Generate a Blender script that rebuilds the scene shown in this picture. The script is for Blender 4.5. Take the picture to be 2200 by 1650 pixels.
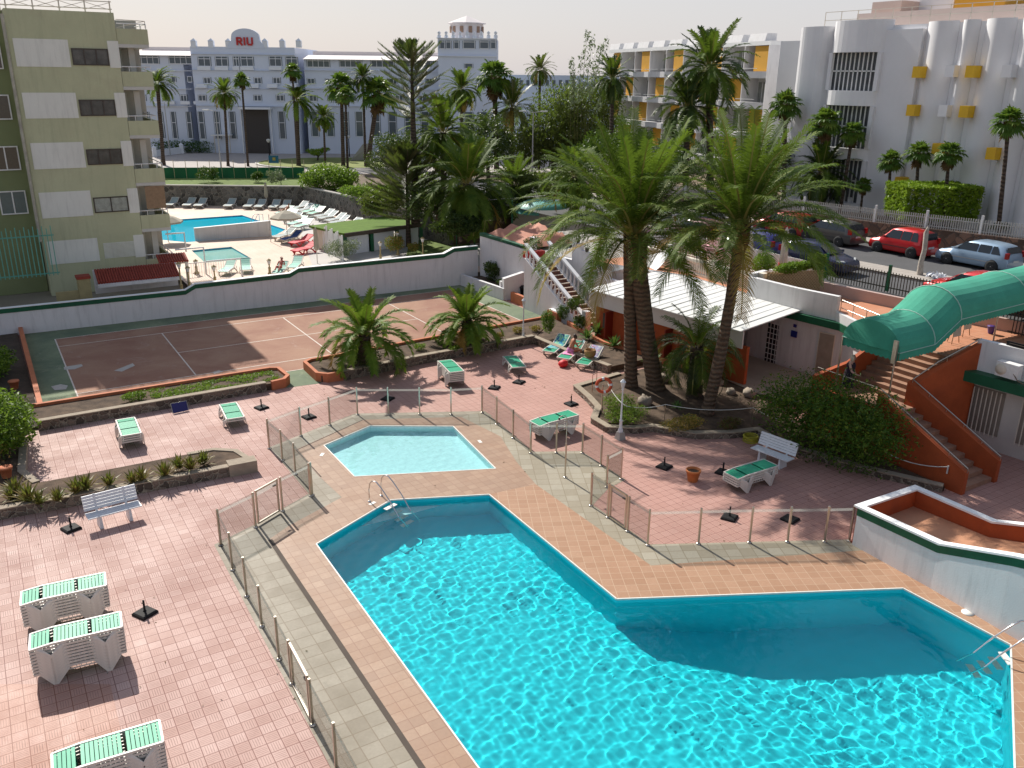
import bpy, bmesh, math, random
from mathutils import Vector, Matrix, noise, geometry
for _o in list(bpy.data.objects):
    bpy.data.objects.remove(_o)
SC = bpy.context.scene
COL = SC.collection
PI = math.pi
# ---------------------------------------------------------------- camera (solved from the court markings)
FPX, PITCH, ROLL, YAW = 1861.325, .340544, .0121971, .553496
CAM = Vector((-2.43746, -49.1081, 13.1096))
_fw = Vector((math.sin(YAW)*math.cos(PITCH), math.cos(YAW)*math.cos(PITCH), -math.sin(PITCH)))
_r = Vector((math.cos(YAW), -math.sin(YAW), 0)); _u = _r.cross(_fw)
CR = _r*math.cos(ROLL)+_u*math.sin(ROLL); CU = _u*math.cos(ROLL)-_r*math.sin(ROLL); CF = _fw
cd = bpy.data.cameras.new('camera'); co = bpy.data.objects.new('camera', cd); COL.objects.link(co)
co.matrix_world = Matrix(((CR.x, CU.x, -CF.x, CAM.x), (CR.y, CU.y, -CF.y, CAM.y), (CR.z, CU.z, -CF.z, CAM.z), (0, 0, 0, 1)))
cd.sensor_width = 36; cd.lens = FPX/2200*36; cd.clip_start = .1; cd.clip_end = 6000
SC.camera = co
# ---------------------------------------------------------------- sky, sun, exposure
SUN_EL, SUN_HD = math.radians(39.5), math.radians(-1)      # heading measured from +Y towards +X
w = bpy.data.worlds.new('World'); SC.world = w; w.use_nodes = True
_n = w.node_tree.nodes; _l = w.node_tree.links; _n.clear()
_sky = _n.new('ShaderNodeTexSky'); _sky.sky_type = 'NISHITA'; _sky.sun_disc = False
_sky.sun_elevation = SUN_EL; _sky.sun_rotation = SUN_HD; _sky.dust_density = 1.5; _sky.air_density = 1.2; _sky.ozone_density = 1.2
_bg = _n.new('ShaderNodeBackground'); _bg.inputs[1].default_value = .094
_ow = _n.new('ShaderNodeOutputWorld'); _vm = _n.new('ShaderNodeMix'); _vm.data_type = 'RGBA'; _vm.inputs[0].default_value = .86; _vm.inputs[7].default_value = (5.9, 5.75, 6.1, 1)
_tc = _n.new('ShaderNodeTexCoord'); _sx = _n.new('ShaderNodeSeparateXYZ'); _mr = _n.new('ShaderNodeMapRange'); _l.new(_tc.outputs['Generated'], _sx.inputs[0]); _l.new(_sx.outputs[2], _mr.inputs[0])
_mr.inputs[1].default_value = .08; _mr.inputs[2].default_value = .5; _mr.inputs[3].default_value = .8; _mr.inputs[4].default_value = .2; _l.new(_mr.outputs[0], _vm.inputs[0])   # thick haze low down, clearer overhead
_l.new(_sky.outputs[0], _vm.inputs[6]); _l.new(_vm.outputs[2], _bg.inputs[0]); _l.new(_bg.outputs[0], _ow.inputs[0])
sd = bpy.data.lights.new('sun', 'SUN'); sd.energy = 5.0; sd.angle = math.radians(.53); sd.color = (1, .95, .87)
so = bpy.data.objects.new('sun', sd); COL.objects.link(so); so.location = (0, 0, 60)
SUNV = Vector((math.sin(SUN_HD)*math.cos(SUN_EL), math.cos(SUN_HD)*math.cos(SUN_EL), math.sin(SUN_EL)))
so.rotation_euler = SUNV.to_track_quat('Z', 'Y').to_euler()
sd.cycles.is_caustics_light = True
SC.view_settings.view_transform = 'Standard'; SC.view_settings.look = 'None'
SC.view_settings.exposure = 0.34; SC.view_settings.gamma = 1; SC.view_settings.use_curve_mapping = False
SC.render.engine = 'CYCLES'
cy = SC.cycles
cy.max_bounces = 14; cy.transparent_max_bounces = 24; cy.transmission_bounces = 12; cy.glossy_bounces = 3; cy.diffuse_bounces = 6
cy.use_denoising = True; cy.caustics_reflective = False; cy.caustics_refractive = True; cy.sample_clamp_indirect = 6

# ---------------------------------------------------------------- survey helpers: a pixel of the 2200 px photograph meets a real plane
def RAY(px, py): return CF+((px-1100)*CR-(py-825)*CU)/FPX
def G(px, py, z=0.):
    d = RAY(px, py); return CAM+d*((z-CAM.z)/d.z)
def VX(px, py, X):
    d = RAY(px, py); return CAM+d*((X-CAM.x)/d.x)
def VY(px, py, Y):
    d = RAY(px, py); return CAM+d*((Y-CAM.y)/d.y)
def DEP(px, py, D):
    d = RAY(px, py); h = math.hypot(d.x, d.y); return CAM+d*(D/h)
def ZT(p, py):
    """height at which the vertical through p meets picture row py"""
    d = Vector((p[0], p[1], 0))-Vector((CAM.x, CAM.y, CAM.z)); k = (825-py)/FPX
    return (d.dot(CU)-k*d.dot(CF))/(k*CF.z-CU.z)
def V2(p): return (p[0], p[1])

# ---------------------------------------------------------------- mesh builder
class M:
    def __init__(s): s.v = []; s.f = []; s.m = []; s.T = None; s.sm = []
    def add(s, vs, fs, mi=0, sm=False):
        n = len(s.v)
        for p in vs:
            p = Vector(p); s.v.append(s.T @ p if s.T else p)
        for f in fs: s.f.append([i+n for i in f]); s.m.append(mi); s.sm.append(sm)
        return s
    def box(s, x0, x1, y0, y1, z0, z1, mi=0):
        return s.hexa([(x0, y0, z0), (x1, y0, z0), (x1, y1, z0), (x0, y1, z0), (x0, y0, z1), (x1, y0, z1), (x1, y1, z1), (x0, y1, z1)], mi)
    def hexa(s, p, mi=0):
        return s.add(p, [(0, 3, 2, 1), (4, 5, 6, 7), (0, 1, 5, 4), (1, 2, 6, 5), (2, 3, 7, 6), (3, 0, 4, 7)], mi)
    def obox(s, c, size, rz=0, mi=0, rx=0, ry=0):
        R = Matrix.Rotation(rz, 3, 'Z') @ Matrix.Rotation(ry, 3, 'Y') @ Matrix.Rotation(rx, 3, 'X'); c = Vector(c); a, b, d = [q/2 for q in size]
        return s.hexa([c+R @ Vector(q) for q in [(-a, -b, -d), (a, -b, -d), (a, b, -d), (-a, b, -d), (-a, -b, d), (a, -b, d), (a, b, d), (-a, b, d)]], mi)
    def beam(s, a, b, w, h, mi=0, up=(0, 0, 1)):
        a = Vector(a); b = Vector(b); t = (b-a).normalized(); sd_ = t.cross(Vector(up))
        if sd_.length < 1e-4: sd_ = Vector((1, 0, 0))
        sd_.normalize(); u2 = sd_.cross(t); S = sd_*w/2; U = u2*h/2
        return s.hexa([a-S-U, b-S-U, b+S-U, a+S-U, a-S+U, b-S+U, b+S+U, a+S+U], mi)
    def poly(s, ps, mi=0): return s.add(ps, [tuple(range(len(ps)))], mi)
    def prism(s, pts, z0, z1, mi=0, mt=None, bottom=False):
        """pts 2d counter-clockwise or not; z1 may be list"""
        n = len(pts); a = sum(pts[i][0]*pts[(i+1) % n][1]-pts[(i+1) % n][0]*pts[i][1] for i in range(n))
        zt = z1 if isinstance(z1, (list, tuple)) else [z1]*n; zb = z0 if isinstance(z0, (list, tuple)) else [z0]*n
        pts = list(pts); zt = list(zt); zb = list(zb)
        if a < 0: pts.reverse(); zt.reverse(); zb.reverse()
        vs = [(p[0], p[1], z) for p, z in zip(pts, zb)]+[(p[0], p[1], z) for p, z in zip(pts, zt)]
        s.add(vs, [(i, (i+1) % n, (i+1) % n+n, i+n) for i in range(n)], mi)
        tris = geometry.tessellate_polygon([[Vector((p[0], p[1], 0)) for p in pts]])
        s.add(vs, [tuple(i+n for i in t) for t in s.up(vs, tris)], mi if mt is None else mt)
        if bottom: s.add(vs, [tuple(reversed(t)) for t in s.up(vs, tris)], mi)
        return s
    @staticmethod
    def up(vs, tris):
        o = []
        for t in tris:
            a, b, c = [Vector(vs[i][:2]) for i in t]
            o.append(tuple(t) if (b-a).cross(c-a) > 0 else tuple(reversed(t)))
        return o
    def sheet(s, loops, z, mi=0):
        L = [[Vector((p[0], p[1], 0)) for p in l] for l in loops]; vs = [(p.x, p.y, z) for l in L for p in l]
        s.add(vs, s.up(vs, geometry.tessellate_polygon(L)), mi); return s
    def tube(s, pts, r, n=6, mi=0, cap=True, sm=True):
        pts = [Vector(p) for p in pts]; k = len(pts); rs = r if isinstance(r, (list, tuple)) else [r]*k
        vs = []; ref = None
        for i, p in enumerate(pts):
            t = (pts[min(i+1, k-1)]-pts[max(i-1, 0)]).normalized()
            if ref is None: ref = Vector((0, 0, 1)) if abs(t.z) < .9 else Vector((1, 0, 0))
            a = t.cross(ref)
            if a.length < 1e-4: a = t.orthogonal()
            a.normalize(); b = t.cross(a); ref = -b if False else ref
            for j in range(n):
                th = 2*PI*j/n; vs.append(p+(a*math.cos(th)+b*math.sin(th))*rs[i])
        fs = [(i*n+j, i*n+(j+1) % n, (i+1)*n+(j+1) % n, (i+1)*n+j) for i in range(k-1) for j in range(n)]
        s.add(vs, fs, mi, sm)
        if cap: s.add([vs[j] for j in range(n)], [tuple(reversed(range(n)))], mi); s.add([vs[(k-1)*n+j] for j in range(n)], [tuple(range(n))], mi)
        return s
    def lathe(s, prof, c=(0, 0, 0), n=12, mi=0, sm=True):
        c = Vector(c); k = len(prof)
        vs = [c+Vector((r*math.cos(2*PI*j/n), r*math.sin(2*PI*j/n), z)) for r, z in prof for j in range(n)]
        s.add(vs, [(i*n+j, i*n+(j+1) % n, (i+1)*n+(j+1) % n, (i+1)*n+j) for i in range(k-1) for j in range(n)], mi, sm)
        if prof[0][0] > 1e-3: s.add(vs[:n], [tuple(reversed(range(n)))], mi)
        if prof[-1][0] > 1e-3: s.add(vs[-n:], [tuple(range(n))], mi)
        return s
    def wall(s, path, z0, z1, th, mi=0, closed=False):
        """thick wall along a 2-d path; z1 number or list per vertex; th centred"""
        P = [Vector((p[0], p[1])) for p in path]; k = len(P)
        zt = z1 if isinstance(z1, (list, tuple)) else [z1]*k; zb = z0 if isinstance(z0, (list, tuple)) else [z0]*k
        L, R = [], []
        for i in range(k):
            a = P[i-1] if (i > 0 or closed) else None; b = P[(i+1) % k] if (i < k-1 or closed) else None
            d1 = (P[i]-a).normalized() if a is not None else None; d2 = (b-P[i]).normalized() if b is not None else None
            if d1 is None: d1 = d2
            if d2 is None: d2 = d1
            n1 = Vector((-d1.y, d1.x)); n2 = Vector((-d2.y, d2.x)); m = (n1+n2)
            m = m/max(m.dot(n1), .3) if m.length > .1 else n1
            L.append(P[i]+m*th/2); R.append(P[i]-m*th/2)
        vs = [(*L[i], zb[i]) for i in range(k)]+[(*R[i], zb[i]) for i in range(k)]+[(*L[i], zt[i]) for i in range(k)]+[(*R[i], zt[i]) for i in range(k)]
        fs = []
        for i in range(k if closed else k-1):
            j = (i+1) % k
            fs += [(j, i, i+2*k, j+2*k), (i+k, j+k, j+3*k, i+3*k), (i+2*k, i+3*k, j+3*k, j+2*k)]
        if not closed: fs += [(0, k, 3*k, 2*k), (2*k-1, k-1, 3*k-1, 4*k-1)]
        return s.add(vs, fs, mi)
    def build(s, name, mats, parent=None, org=None, world=True, smooth=None, bevel=0):
        if not isinstance(mats, (list, tuple)): mats = [mats]
        if parent is not None and world: o_ = tot(parent)
        else: o_ = Vector((0, 0, 0))
        base = Vector(org) if org is not None else Vector((0, 0, 0))
        if parent is None and org is None and world and s.v:
            xs = [p.x for p in s.v]; ys = [p.y for p in s.v]; base = Vector(((min(xs)+max(xs))/2, (min(ys)+max(ys))/2, min(p.z for p in s.v)))
        me = bpy.data.meshes.new(name); sub = o_ if parent is not None else base
        me.from_pydata([p-sub for p in s.v], [], s.f); 
        for m_ in mats: me.materials.append(m_)
        me.polygons.foreach_set('material_index', s.m)
        me.polygons.foreach_set('use_smooth', [bool(smooth) if smooth is not None else q for q in s.sm])
        me.update(); o = bpy.data.objects.new(name, me); COL.objects.link(o)
        if parent is not None: o.parent = parent
        else: o.location = base
        if bevel:
            b = o.modifiers.new('bevel', 'BEVEL'); b.width = bevel; b.segments = 2; b.limit_method = 'ANGLE'
        return o
def tot(o):
    p = Vector(o.location)
    while o.parent: o = o.parent; p += Vector(o.location)
    return p
def tag(o, label=None, cat=None, group=None, kind=None):
    if label: o['label'] = label
    if cat: o['category'] = cat
    if group: o['group'] = group
    if kind: o['kind'] = kind
    return o
def thing(name, label, cat, loc=(0, 0, 0), rz=0, group=None):
    o = bpy.data.objects.new(name, None); COL.objects.link(o); o.location = loc; o.rotation_euler = (0, 0, rz); o.empty_display_size = .2
    return tag(o, label, cat, group)
def kids(o): return [c for c in bpy.data.objects if c.parent == o]
def dup(root, loc, rz=0, label=None, group=None, sc=None, tree=None):
    r = root.copy(); COL.objects.link(r); r.location = loc; r.rotation_euler = (0, 0, rz)
    if sc is not None: r.scale = sc if isinstance(sc, (tuple, list)) else (sc, sc, sc)
    if label: r['label'] = label
    if group: r['group'] = group
    def rec(a, b):
        for ch in kids(a):
            if ch == b: continue
            c = ch.copy(); COL.objects.link(c); c.parent = b; rec(ch, c)
    ks = kids(root)
    for ch in ks:
        c = ch.copy(); COL.objects.link(c); c.parent = r; rec(ch, c)
    return r

# ---------------------------------------------------------------- materials
def NT(m): return m.node_tree.nodes, m.node_tree.links
class NB:
    """small node-graph helper"""
    def __init__(s, m): s.n, s.l = NT(m)
    def node(s, t, **k):
        x = s.n.new(t)
        for a, b in k.items(): setattr(x, a, b)
        return x
    def inp(s, x, i, v):
        if v is None: return
        if hasattr(v, 'links'): s.l.new(v, x.inputs[i])
        else: x.inputs[i].default_value = v
    def math(s, op, a, b=None, c=None):
        x = s.node('ShaderNodeMath', operation=op); s.inp(x, 0, a); s.inp(x, 1, b); s.inp(x, 2, c); return x.outputs[0]
    def pos(s): return s.node('ShaderNodeNewGeometry').outputs['Position']
    def obj(s): return s.node('ShaderNodeTexCoord').outputs['Object']
    def noise(s, vec, scale, detail=4, rough=.55, dist=0):
        x = s.node('ShaderNodeTexNoise'); s.inp(x, 'Vector', vec); x.inputs['Scale'].default_value = scale; x.inputs['Detail'].default_value = detail
        x.inputs['Roughness'].default_value = rough; x.inputs['Distortion'].default_value = dist; return x.outputs['Fac']
    def mapr(s, v, a, b, c=0., d=1.):
        x = s.node('ShaderNodeMapRange'); s.inp(x, 0, v); x.inputs[1].default_value = a; x.inputs[2].default_value = b; x.inputs[3].default_value = c; x.inputs[4].default_value = d; return x.outputs[0]
    def mix(s, f, a, b, mode='MIX'):
        x = s.node('ShaderNodeMix', data_type='RGBA', blend_type=mode); s.inp(x, 0, f)
        for i, v in ((6, a), (7, b)):
            if hasattr(v, 'links'): s.l.new(v, x.inputs[i])
            else: x.inputs[i].default_value = (*v[:3], 1)
        return x.outputs[2]
    def xyz(s, v):
        x = s.node('ShaderNodeSeparateXYZ'); s.l.new(v, x.inputs[0]); return x.outputs
    def comb(s, a, b, c=0.):
        x = s.node('ShaderNodeCombineXYZ'); s.inp(x, 0, a); s.inp(x, 1, b); s.inp(x, 2, c); return x.outputs[0]
    def bump(s, h, st=.3, dist=.01):
        x = s.node('ShaderNodeBump'); s.l.new(h, x.inputs['Height']); x.inputs['Strength'].default_value = st; x.inputs['Distance'].default_value = dist; return x.outputs[0]
def newmat(name):
    m = bpy.data.materials.new(name); m.use_nodes = True; nb = NB(m); b = m.node_tree.nodes['Principled BSDF']; return m, nb, b
def mul(c, k): return tuple(min(1, q*k) for q in c[:3])
def mat(name, c, rough=.8, var=.18, scale=1.5, c2=None, bump=.0, metal=0., spec=.4, local=False, fine=25, stain=0., stainc=None, streak=0.):
    m, nb, b = newmat(name); vec = nb.obj() if local else nb.pos()
    n1 = nb.noise(vec, scale, 5); f1 = nb.mapr(n1, .3, .7)
    col = nb.mix(f1, mul(c, 1-var), c2 or mul(c, 1+var*.6))
    n2 = nb.noise(vec, fine, 3); col = nb.mix(nb.mapr(n2, .35, .65, 0, .35), col, mul(c, 1-var*1.3))
    if stain:
        n3 = nb.noise(vec, scale*.45, 6, .7, .4); col = nb.mix(nb.mapr(n3, .52, .72, 0, stain), col, stainc or mul(c, .5))
    nb.l.new(col, b.inputs['Base Color']); b.inputs['Roughness'].default_value = rough; b.inputs['Metallic'].default_value = metal
    b.inputs['Specular IOR Level'].default_value = spec
    if streak:
        X, Y, Z = nb.xyz(nb.pos()); ns = nb.noise(nb.comb(nb.math('MULTIPLY', X, 3), nb.math('MULTIPLY', Y, 3), nb.math('MULTIPLY', Z, .3)), 1.3, 5, .7)
        col = nb.mix(nb.mapr(ns, .5, .72, 0, streak), col, mul(c, .55)); nb.l.new(col, b.inputs['Base Color'])
    if bump: nb.l.new(nb.bump(n2, bump, .02), b.inputs['Normal'])
    return m
def plain(name, c, rough=.5, metal=0., spec=.5):
    m, nb, b = newmat(name); n = nb.noise(nb.obj(), 9, 3)
    nb.l.new(nb.mix(nb.mapr(n, .3, .7), mul(c, .9), mul(c, 1.06)), b.inputs['Base Color'])
    b.inputs['Roughness'].default_value = rough; b.inputs['Metallic'].default_value = metal; b.inputs['Specular IOR Level'].default_value = spec; return m

# ================================================================ materials of the place
def tile(name, size, c, c2, grout, ang=0., g=.035, groove=False, var=.5, sy=None, dirt=.35, rough=.6, dirtc=None, sheen_grad=None):
    m, nb, b = newmat(name); rot = nb.node('ShaderNodeVectorRotate', rotation_type='Z_AXIS'); nb.l.new(nb.pos(), rot.inputs['Vector']); rot.inputs['Angle'].default_value = ang
    X, Y, _ = nb.xyz(rot.outputs[0]); x = nb.math('DIVIDE', X, size); y = nb.math('DIVIDE', Y, sy or size)
    fx = nb.math('FRACT', x); fy = nb.math('FRACT', y); ix = nb.math('FLOOR', x); iy = nb.math('FLOOR', y)
    e = nb.math('MINIMUM', nb.math('MINIMUM', fx, nb.math('SUBTRACT', 1, fx)), nb.math('MINIMUM', fy, nb.math('SUBTRACT', 1, fy)))
    wn = nb.node('ShaderNodeTexWhiteNoise', noise_dimensions='3D'); nb.l.new(nb.comb(ix, iy), wn.inputs['Vector'])
    col = nb.mix(nb.math('MULTIPLY', wn.outputs['Value'], var), c, c2)
    if sheen_grad: col = nb.mix(nb.mapr(nb.xyz(nb.pos())[0], 1, 15, 0, .75), col, sheen_grad)  # pale left to salmon right: differing sun sheen painted into the tile colour
    big = nb.noise(nb.pos(), .5, 6, .65, .3); col = nb.mix(nb.mapr(big, .4, .75, 0, dirt), col, dirtc or mul(c, .62))
    sm = nb.noise(nb.pos(), 14, 4); col = nb.mix(nb.mapr(sm, .35, .7, 0, .25), col, mul(c, .75))
    st = nb.noise(nb.pos(), 2.3, 8, .75, .8); col = nb.mix(nb.mapr(st, .6, .68, 0, .22), col, mul(c, .55))
    gm = nb.math('LESS_THAN', e, g)
    h = nb.math('SUBTRACT', 1, gm)
    if groove:
        gk = nb.mapr(nb.noise(nb.pos(), .25, 2), .35, .6, .25, .75)
        par = nb.math('MODULO', nb.math('ABSOLUTE', nb.math('ADD', ix, iy)), 2)
        par = nb.math('LESS_THAN', nb.math('ADD', par, nb.math('MULTIPLY', nb.math('LESS_THAN', wn.outputs['Value'], .12), 1)), .5)
        al = nb.math('ADD', nb.math('MULTIPLY', fx, par), nb.math('MULTIPLY', fy, nb.math('SUBTRACT', 1, par)))
        gr = nb.math('FRACT', nb.math('MULTIPLY', al, 6)); gl = nb.math('LESS_THAN', nb.math('ABSOLUTE', nb.math('SUBTRACT', gr, .5)), .16)
        inn = nb.math('GREATER_THAN', e, .1); gl = nb.math('MULTIPLY', gl, inn)
        col = nb.mix(nb.math('MULTIPLY', gl, gk), col, mul(c, .42)); h = nb.math('SUBTRACT', h, nb.math('MULTIPLY', gl, .5))
    col = nb.mix(nb.math('MULTIPLY', gm, .8), col, grout)
    nb.l.new(col, b.inputs['Base Color']); nb.l.new(nb.mapr(big, .3, .7, rough-.12, rough+.15), b.inputs['Roughness'])
    nb.l.new(nb.bump(h, .5, .006), b.inputs['Normal']); b.inputs['Specular IOR Level'].default_value = .25
    return m
def stone(name, c, mortar, scale=3., rough=.9, dark=.35):
    m, nb, b = newmat(name); v = nb.node('ShaderNodeTexVoronoi', feature='DISTANCE_TO_EDGE'); v2 = nb.node('ShaderNodeTexVoronoi')
    wv = nb.node('ShaderNodeMix', data_type='VECTOR'); ns = nb.node('ShaderNodeTexNoise'); ns.inputs['Scale'].default_value = scale*1.6; nb.l.new(nb.pos(), ns.inputs['Vector'])
    wv.inputs[0].default_value = .12; nb.l.new(nb.pos(), wv.inputs[4]); nb.l.new(ns.outputs['Color'], wv.inputs[5])
    for q in (v, v2): nb.l.new(wv.outputs[1], q.inputs['Vector']); q.inputs['Scale'].default_value = scale
    hsv = nb.xyz(v2.outputs['Color'])[0]
    col = nb.mix(hsv, mul(c, dark), mul(c, 1.5)); n = nb.noise(nb.pos(), 18, 4); col = nb.mix(nb.mapr(n, .3, .7, 0, .4), col, mul(c, .5))
    e = nb.mapr(v.outputs['Distance'], .02, .07, 1, 0); col = nb.mix(e, col, mortar)
    nb.l.new(col, b.inputs['Base Color']); b.inputs['Roughness'].default_value = rough
    nb.l.new(nb.bump(nb.mapr(v.outputs['Distance'], 0, .15), .8, .05), b.inputs['Normal']); return m
def bark(name, c, rings=14., axis=True):
    m, nb, b = newmat(name); X, Y, Z = nb.xyz(nb.obj()); n = nb.noise(nb.obj(), 3, 4)
    s_ = nb.math('SINE', nb.math('ADD', nb.math('MULTIPLY', Z, rings*2*PI), nb.math('MULTIPLY', n, 9)))
    n2 = nb.noise(nb.obj(), 22, 4); col = nb.mix(nb.mapr(s_, -1, 1), mul(c, .5), mul(c, 1.25)); col = nb.mix(nb.mapr(n2, .3, .7, 0, .5), col, mul(c, .45))
    nb.l.new(col, b.inputs['Base Color']); b.inputs['Roughness'].default_value = .95
    nb.l.new(nb.bump(nb.math('ADD', s_, n2), .9, .03), b.inputs['Normal']); return m
def leaf(name, c, c2, trans=.25, rough=.45, scale=1.3):
    m, nb, b = newmat(name); n = nb.noise(nb.pos(), scale, 4, .6); n2 = nb.noise(nb.pos(), 11, 2)
    col = nb.mix(nb.mapr(n, .32, .68), c, c2); col = nb.mix(nb.mapr(n2, .35, .7, 0, .5), col, mul(c, .55))
    nb.l.new(col, b.inputs['Base Color']); b.inputs['Roughness'].default_value = rough; b.inputs['Specular IOR Level'].default_value = .14
    tr = nb.node('ShaderNodeBsdfTranslucent'); nb.l.new(nb.mix(.5, col, (.35, .55, .05)), tr.inputs[0])
    mx = nb.node('ShaderNodeMixShader'); mx.inputs[0].default_value = trans; out = [x for x in m.node_tree.nodes if x.type == 'OUTPUT_MATERIAL'][0]
    nb.l.new(b.outputs[0], mx.inputs[1]); nb.l.new(tr.outputs[0], mx.inputs[2]); nb.l.new(mx.outputs[0], out.inputs[0]); return m
def glassy(name, tint=(.9, .97, .96), op=.14, rough=.02, c=(.6, .65, .65)):
    m, nb, b = newmat(name); b.inputs['Base Color'].default_value = (*c, 1); b.inputs['Roughness'].default_value = rough
    t = nb.node('ShaderNodeBsdfTransparent'); t.inputs[0].default_value = (*tint, 1); mx = nb.node('ShaderNodeMixShader')
    fr = nb.node('ShaderNodeFresnel'); fr.inputs[0].default_value = 1.45; f = nb.math('ADD', nb.math('MULTIPLY', fr.outputs[0], .3), op); nb.l.new(nb.math('MINIMUM', f, 1), mx.inputs[0])
    out = [x for x in m.node_tree.nodes if x.type == 'OUTPUT_MATERIAL'][0]; nb.l.new(t.outputs[0], mx.inputs[1]); nb.l.new(b.outputs[0], mx.inputs[2]); nb.l.new(mx.outputs[0], out.inputs[0]); return m

mWHITE = mat('white_render', (.7, .69, .69), .85, .06, .8, bump=.15, stain=.25, stainc=(.5, .48, .45), streak=.4)
mWHITE2 = mat('white_paint', (.8, .8, .79), .7, .05, 2, fine=12)
mCREAM = mat('cream_render', (.66, .6, .5), .85, .08, 1)
mGREEN = mat('green_coping_paint', (.008, .1, .045), .55, .25, 2)
mGREEN2 = mat('pale_green_render', (.5, .51, .33), .85, .1, .5, stain=.4, stainc=(.4, .35, .24), bump=.15, streak=.3)
mGREY2 = mat('pale_grey_render', (.73, .73, .67), .85, .05, .6, stain=.15, stainc=(.35, .28, .22), streak=.35)
mORANGE = mat('orange_render', (.42, .085, .022), .8, .2, 1.5, bump=.15, stain=.3, stainc=(.2, .04, .02))
mCURB = mat('terracotta_curb', (.5, .16, .07), .8, .2, 2, stain=.3, stainc=(.25, .1, .06))
mSOIL = mat('soil', (.085, .055, .035), .98, .4, 2.5, bump=.8, fine=30, c2=(.15, .1, .065))
mSOILD = mat('dark_soil', (.07, .05, .035), .98, .4, 2.5, bump=.8, fine=30)
mASPH = mat('asphalt', (.085, .085, .088), .9, .12, .6, bump=.2, fine=60, stain=.2, stainc=(.05, .05, .05))
mPAVE = tile('pavement_tile', .4, (.4, .36, .32), (.46, .42, .38), (.28, .25, .22), var=.6)
mCONC = mat('concrete', (.36, .34, .31), .9, .15, 1.2, bump=.2)
mSTW = stone('volcanic_stone', (.17, .13, .1), (.3, .26, .2), 4.5)
mSTW2 = stone('dark_stone_wall', (.12, .11, .1), (.2, .185, .16), 2.6)
mSTW3 = stone('brown_crazy_stone', (.17, .1, .07), (.07, .05, .04), 2.2)
mSTCAP = mat('stone_cap', (.34, .28, .21), .9, .2, 4, bump=.5)
mSTEEL = plain('brushed_steel', (.55, .5, .43), .28, .95)
mCHROME = plain('polished_steel', (.7, .7, .7), .12, 1.)
mGLASS = glassy('clear_glass', tint=(.985, .992, .988), op=.0, c=(.02, .02, .02))
mFROST = glassy('frosted_strip', tint=(.93, .95, .94), op=.0, rough=.4, c=(.3, .32, .3))
_nb = NB(mFROST); _tl = _nb.node('ShaderNodeBsdfTranslucent'); _tl.inputs[0].default_value = (.6, .62, .6, 1); _ms = _nb.node('ShaderNodeMixShader'); _ms.inputs[0].default_value = .16
_out = [x for x in _nb.n if x.type == 'OUTPUT_MATERIAL'][0]; _src = _out.inputs[0].links[0].from_socket; _nb.l.new(_src, _ms.inputs[1]); _nb.l.new(_tl.outputs[0], _ms.inputs[2]); _nb.l.new(_ms.outputs[0], _out.inputs[0])
mLAWN = mat('lawn', (.09, .15, .02), .95, .3, 1.5, c2=(.16, .22, .04), bump=.5)
mDECK = tile('pink_deck_tile', .3, (.47, .295, .25), (.6, .42, .37), (.18, .085, .07), groove=True, rough=.7, var=.85, sheen_grad=(.5, .26, .21), dirt=.25)
mDECK2 = tile('orange_deck_tile', .3, (.46, .26, .2), (.57, .35, .29), (.2, .08, .05), groove=True, rough=.62)
mCOP = tile('terracotta_coping_tile', .31, (.32, .21, .145), (.41, .285, .2), (.26, .15, .1), g=.03, var=.8, dirt=.4, dirtc=(.3, .15, .08), rough=.5)
mCOPR = tile('terracotta_coping_tile_turned', .31, (.36, .21, .13), (.44, .275, .18), (.5, .36, .25), ang=math.radians(26.6), g=.025, var=.8, dirt=.4, dirtc=(.3, .14, .07), rough=.5)
mBEI = tile('grey_border_tile', .42, (.25, .215, .16), (.34, .305, .24), (.2, .16, .11), g=.03, var=.9, dirt=.3)
mBEIR = tile('grey_border_tile_turned', .42, (.3, .26, .19), (.39, .355, .28), (.22, .18, .12), ang=math.radians(26.6), g=.03, var=.9, dirt=.3)
mBLUEW = plain('painted_basin_white', (.75, .93, .95), .6)
mBASIN = mat('painted_basin_blue', (.02, .7, .8), .8, .04, 2, fine=8)
mDRAIN = mat('drain_slot', (.09, .07, .055), .9)

# ================================================================ ground sheets
POOL = [(4.55, -26.88), (7.62, -25.37), (10.6, -26.65), (10.46, -33.68), (17.58, -37.27), (17.65, -40.24), (13.7, -42.6), (9, -45.4), (4.2, -44.5)]
KID = [(7.27, -20.03), (9.51, -19.09), (12.35, -20.78), (11.81, -25.03), (7.25, -23.13)]
def struct(m_, name, mats): return tag(m_.build(name, mats), kind='structure')
DX0, DX1, DY0, DY1 = -14, 31, -50, 2.6
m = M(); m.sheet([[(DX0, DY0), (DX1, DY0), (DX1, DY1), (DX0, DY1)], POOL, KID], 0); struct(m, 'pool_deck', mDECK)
m = M(); m.sheet([[(-2500, -300), (3000, -300), (3000, 3500), (-2500, 3500)], [(DX0, DY0), (DX1, DY0), (DX1, DY1), (DX0, DY1)]], -.02)
struct(m, 'ground', mat('far_ground', (.3, .26, .2), .95, .2, .05))
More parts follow.
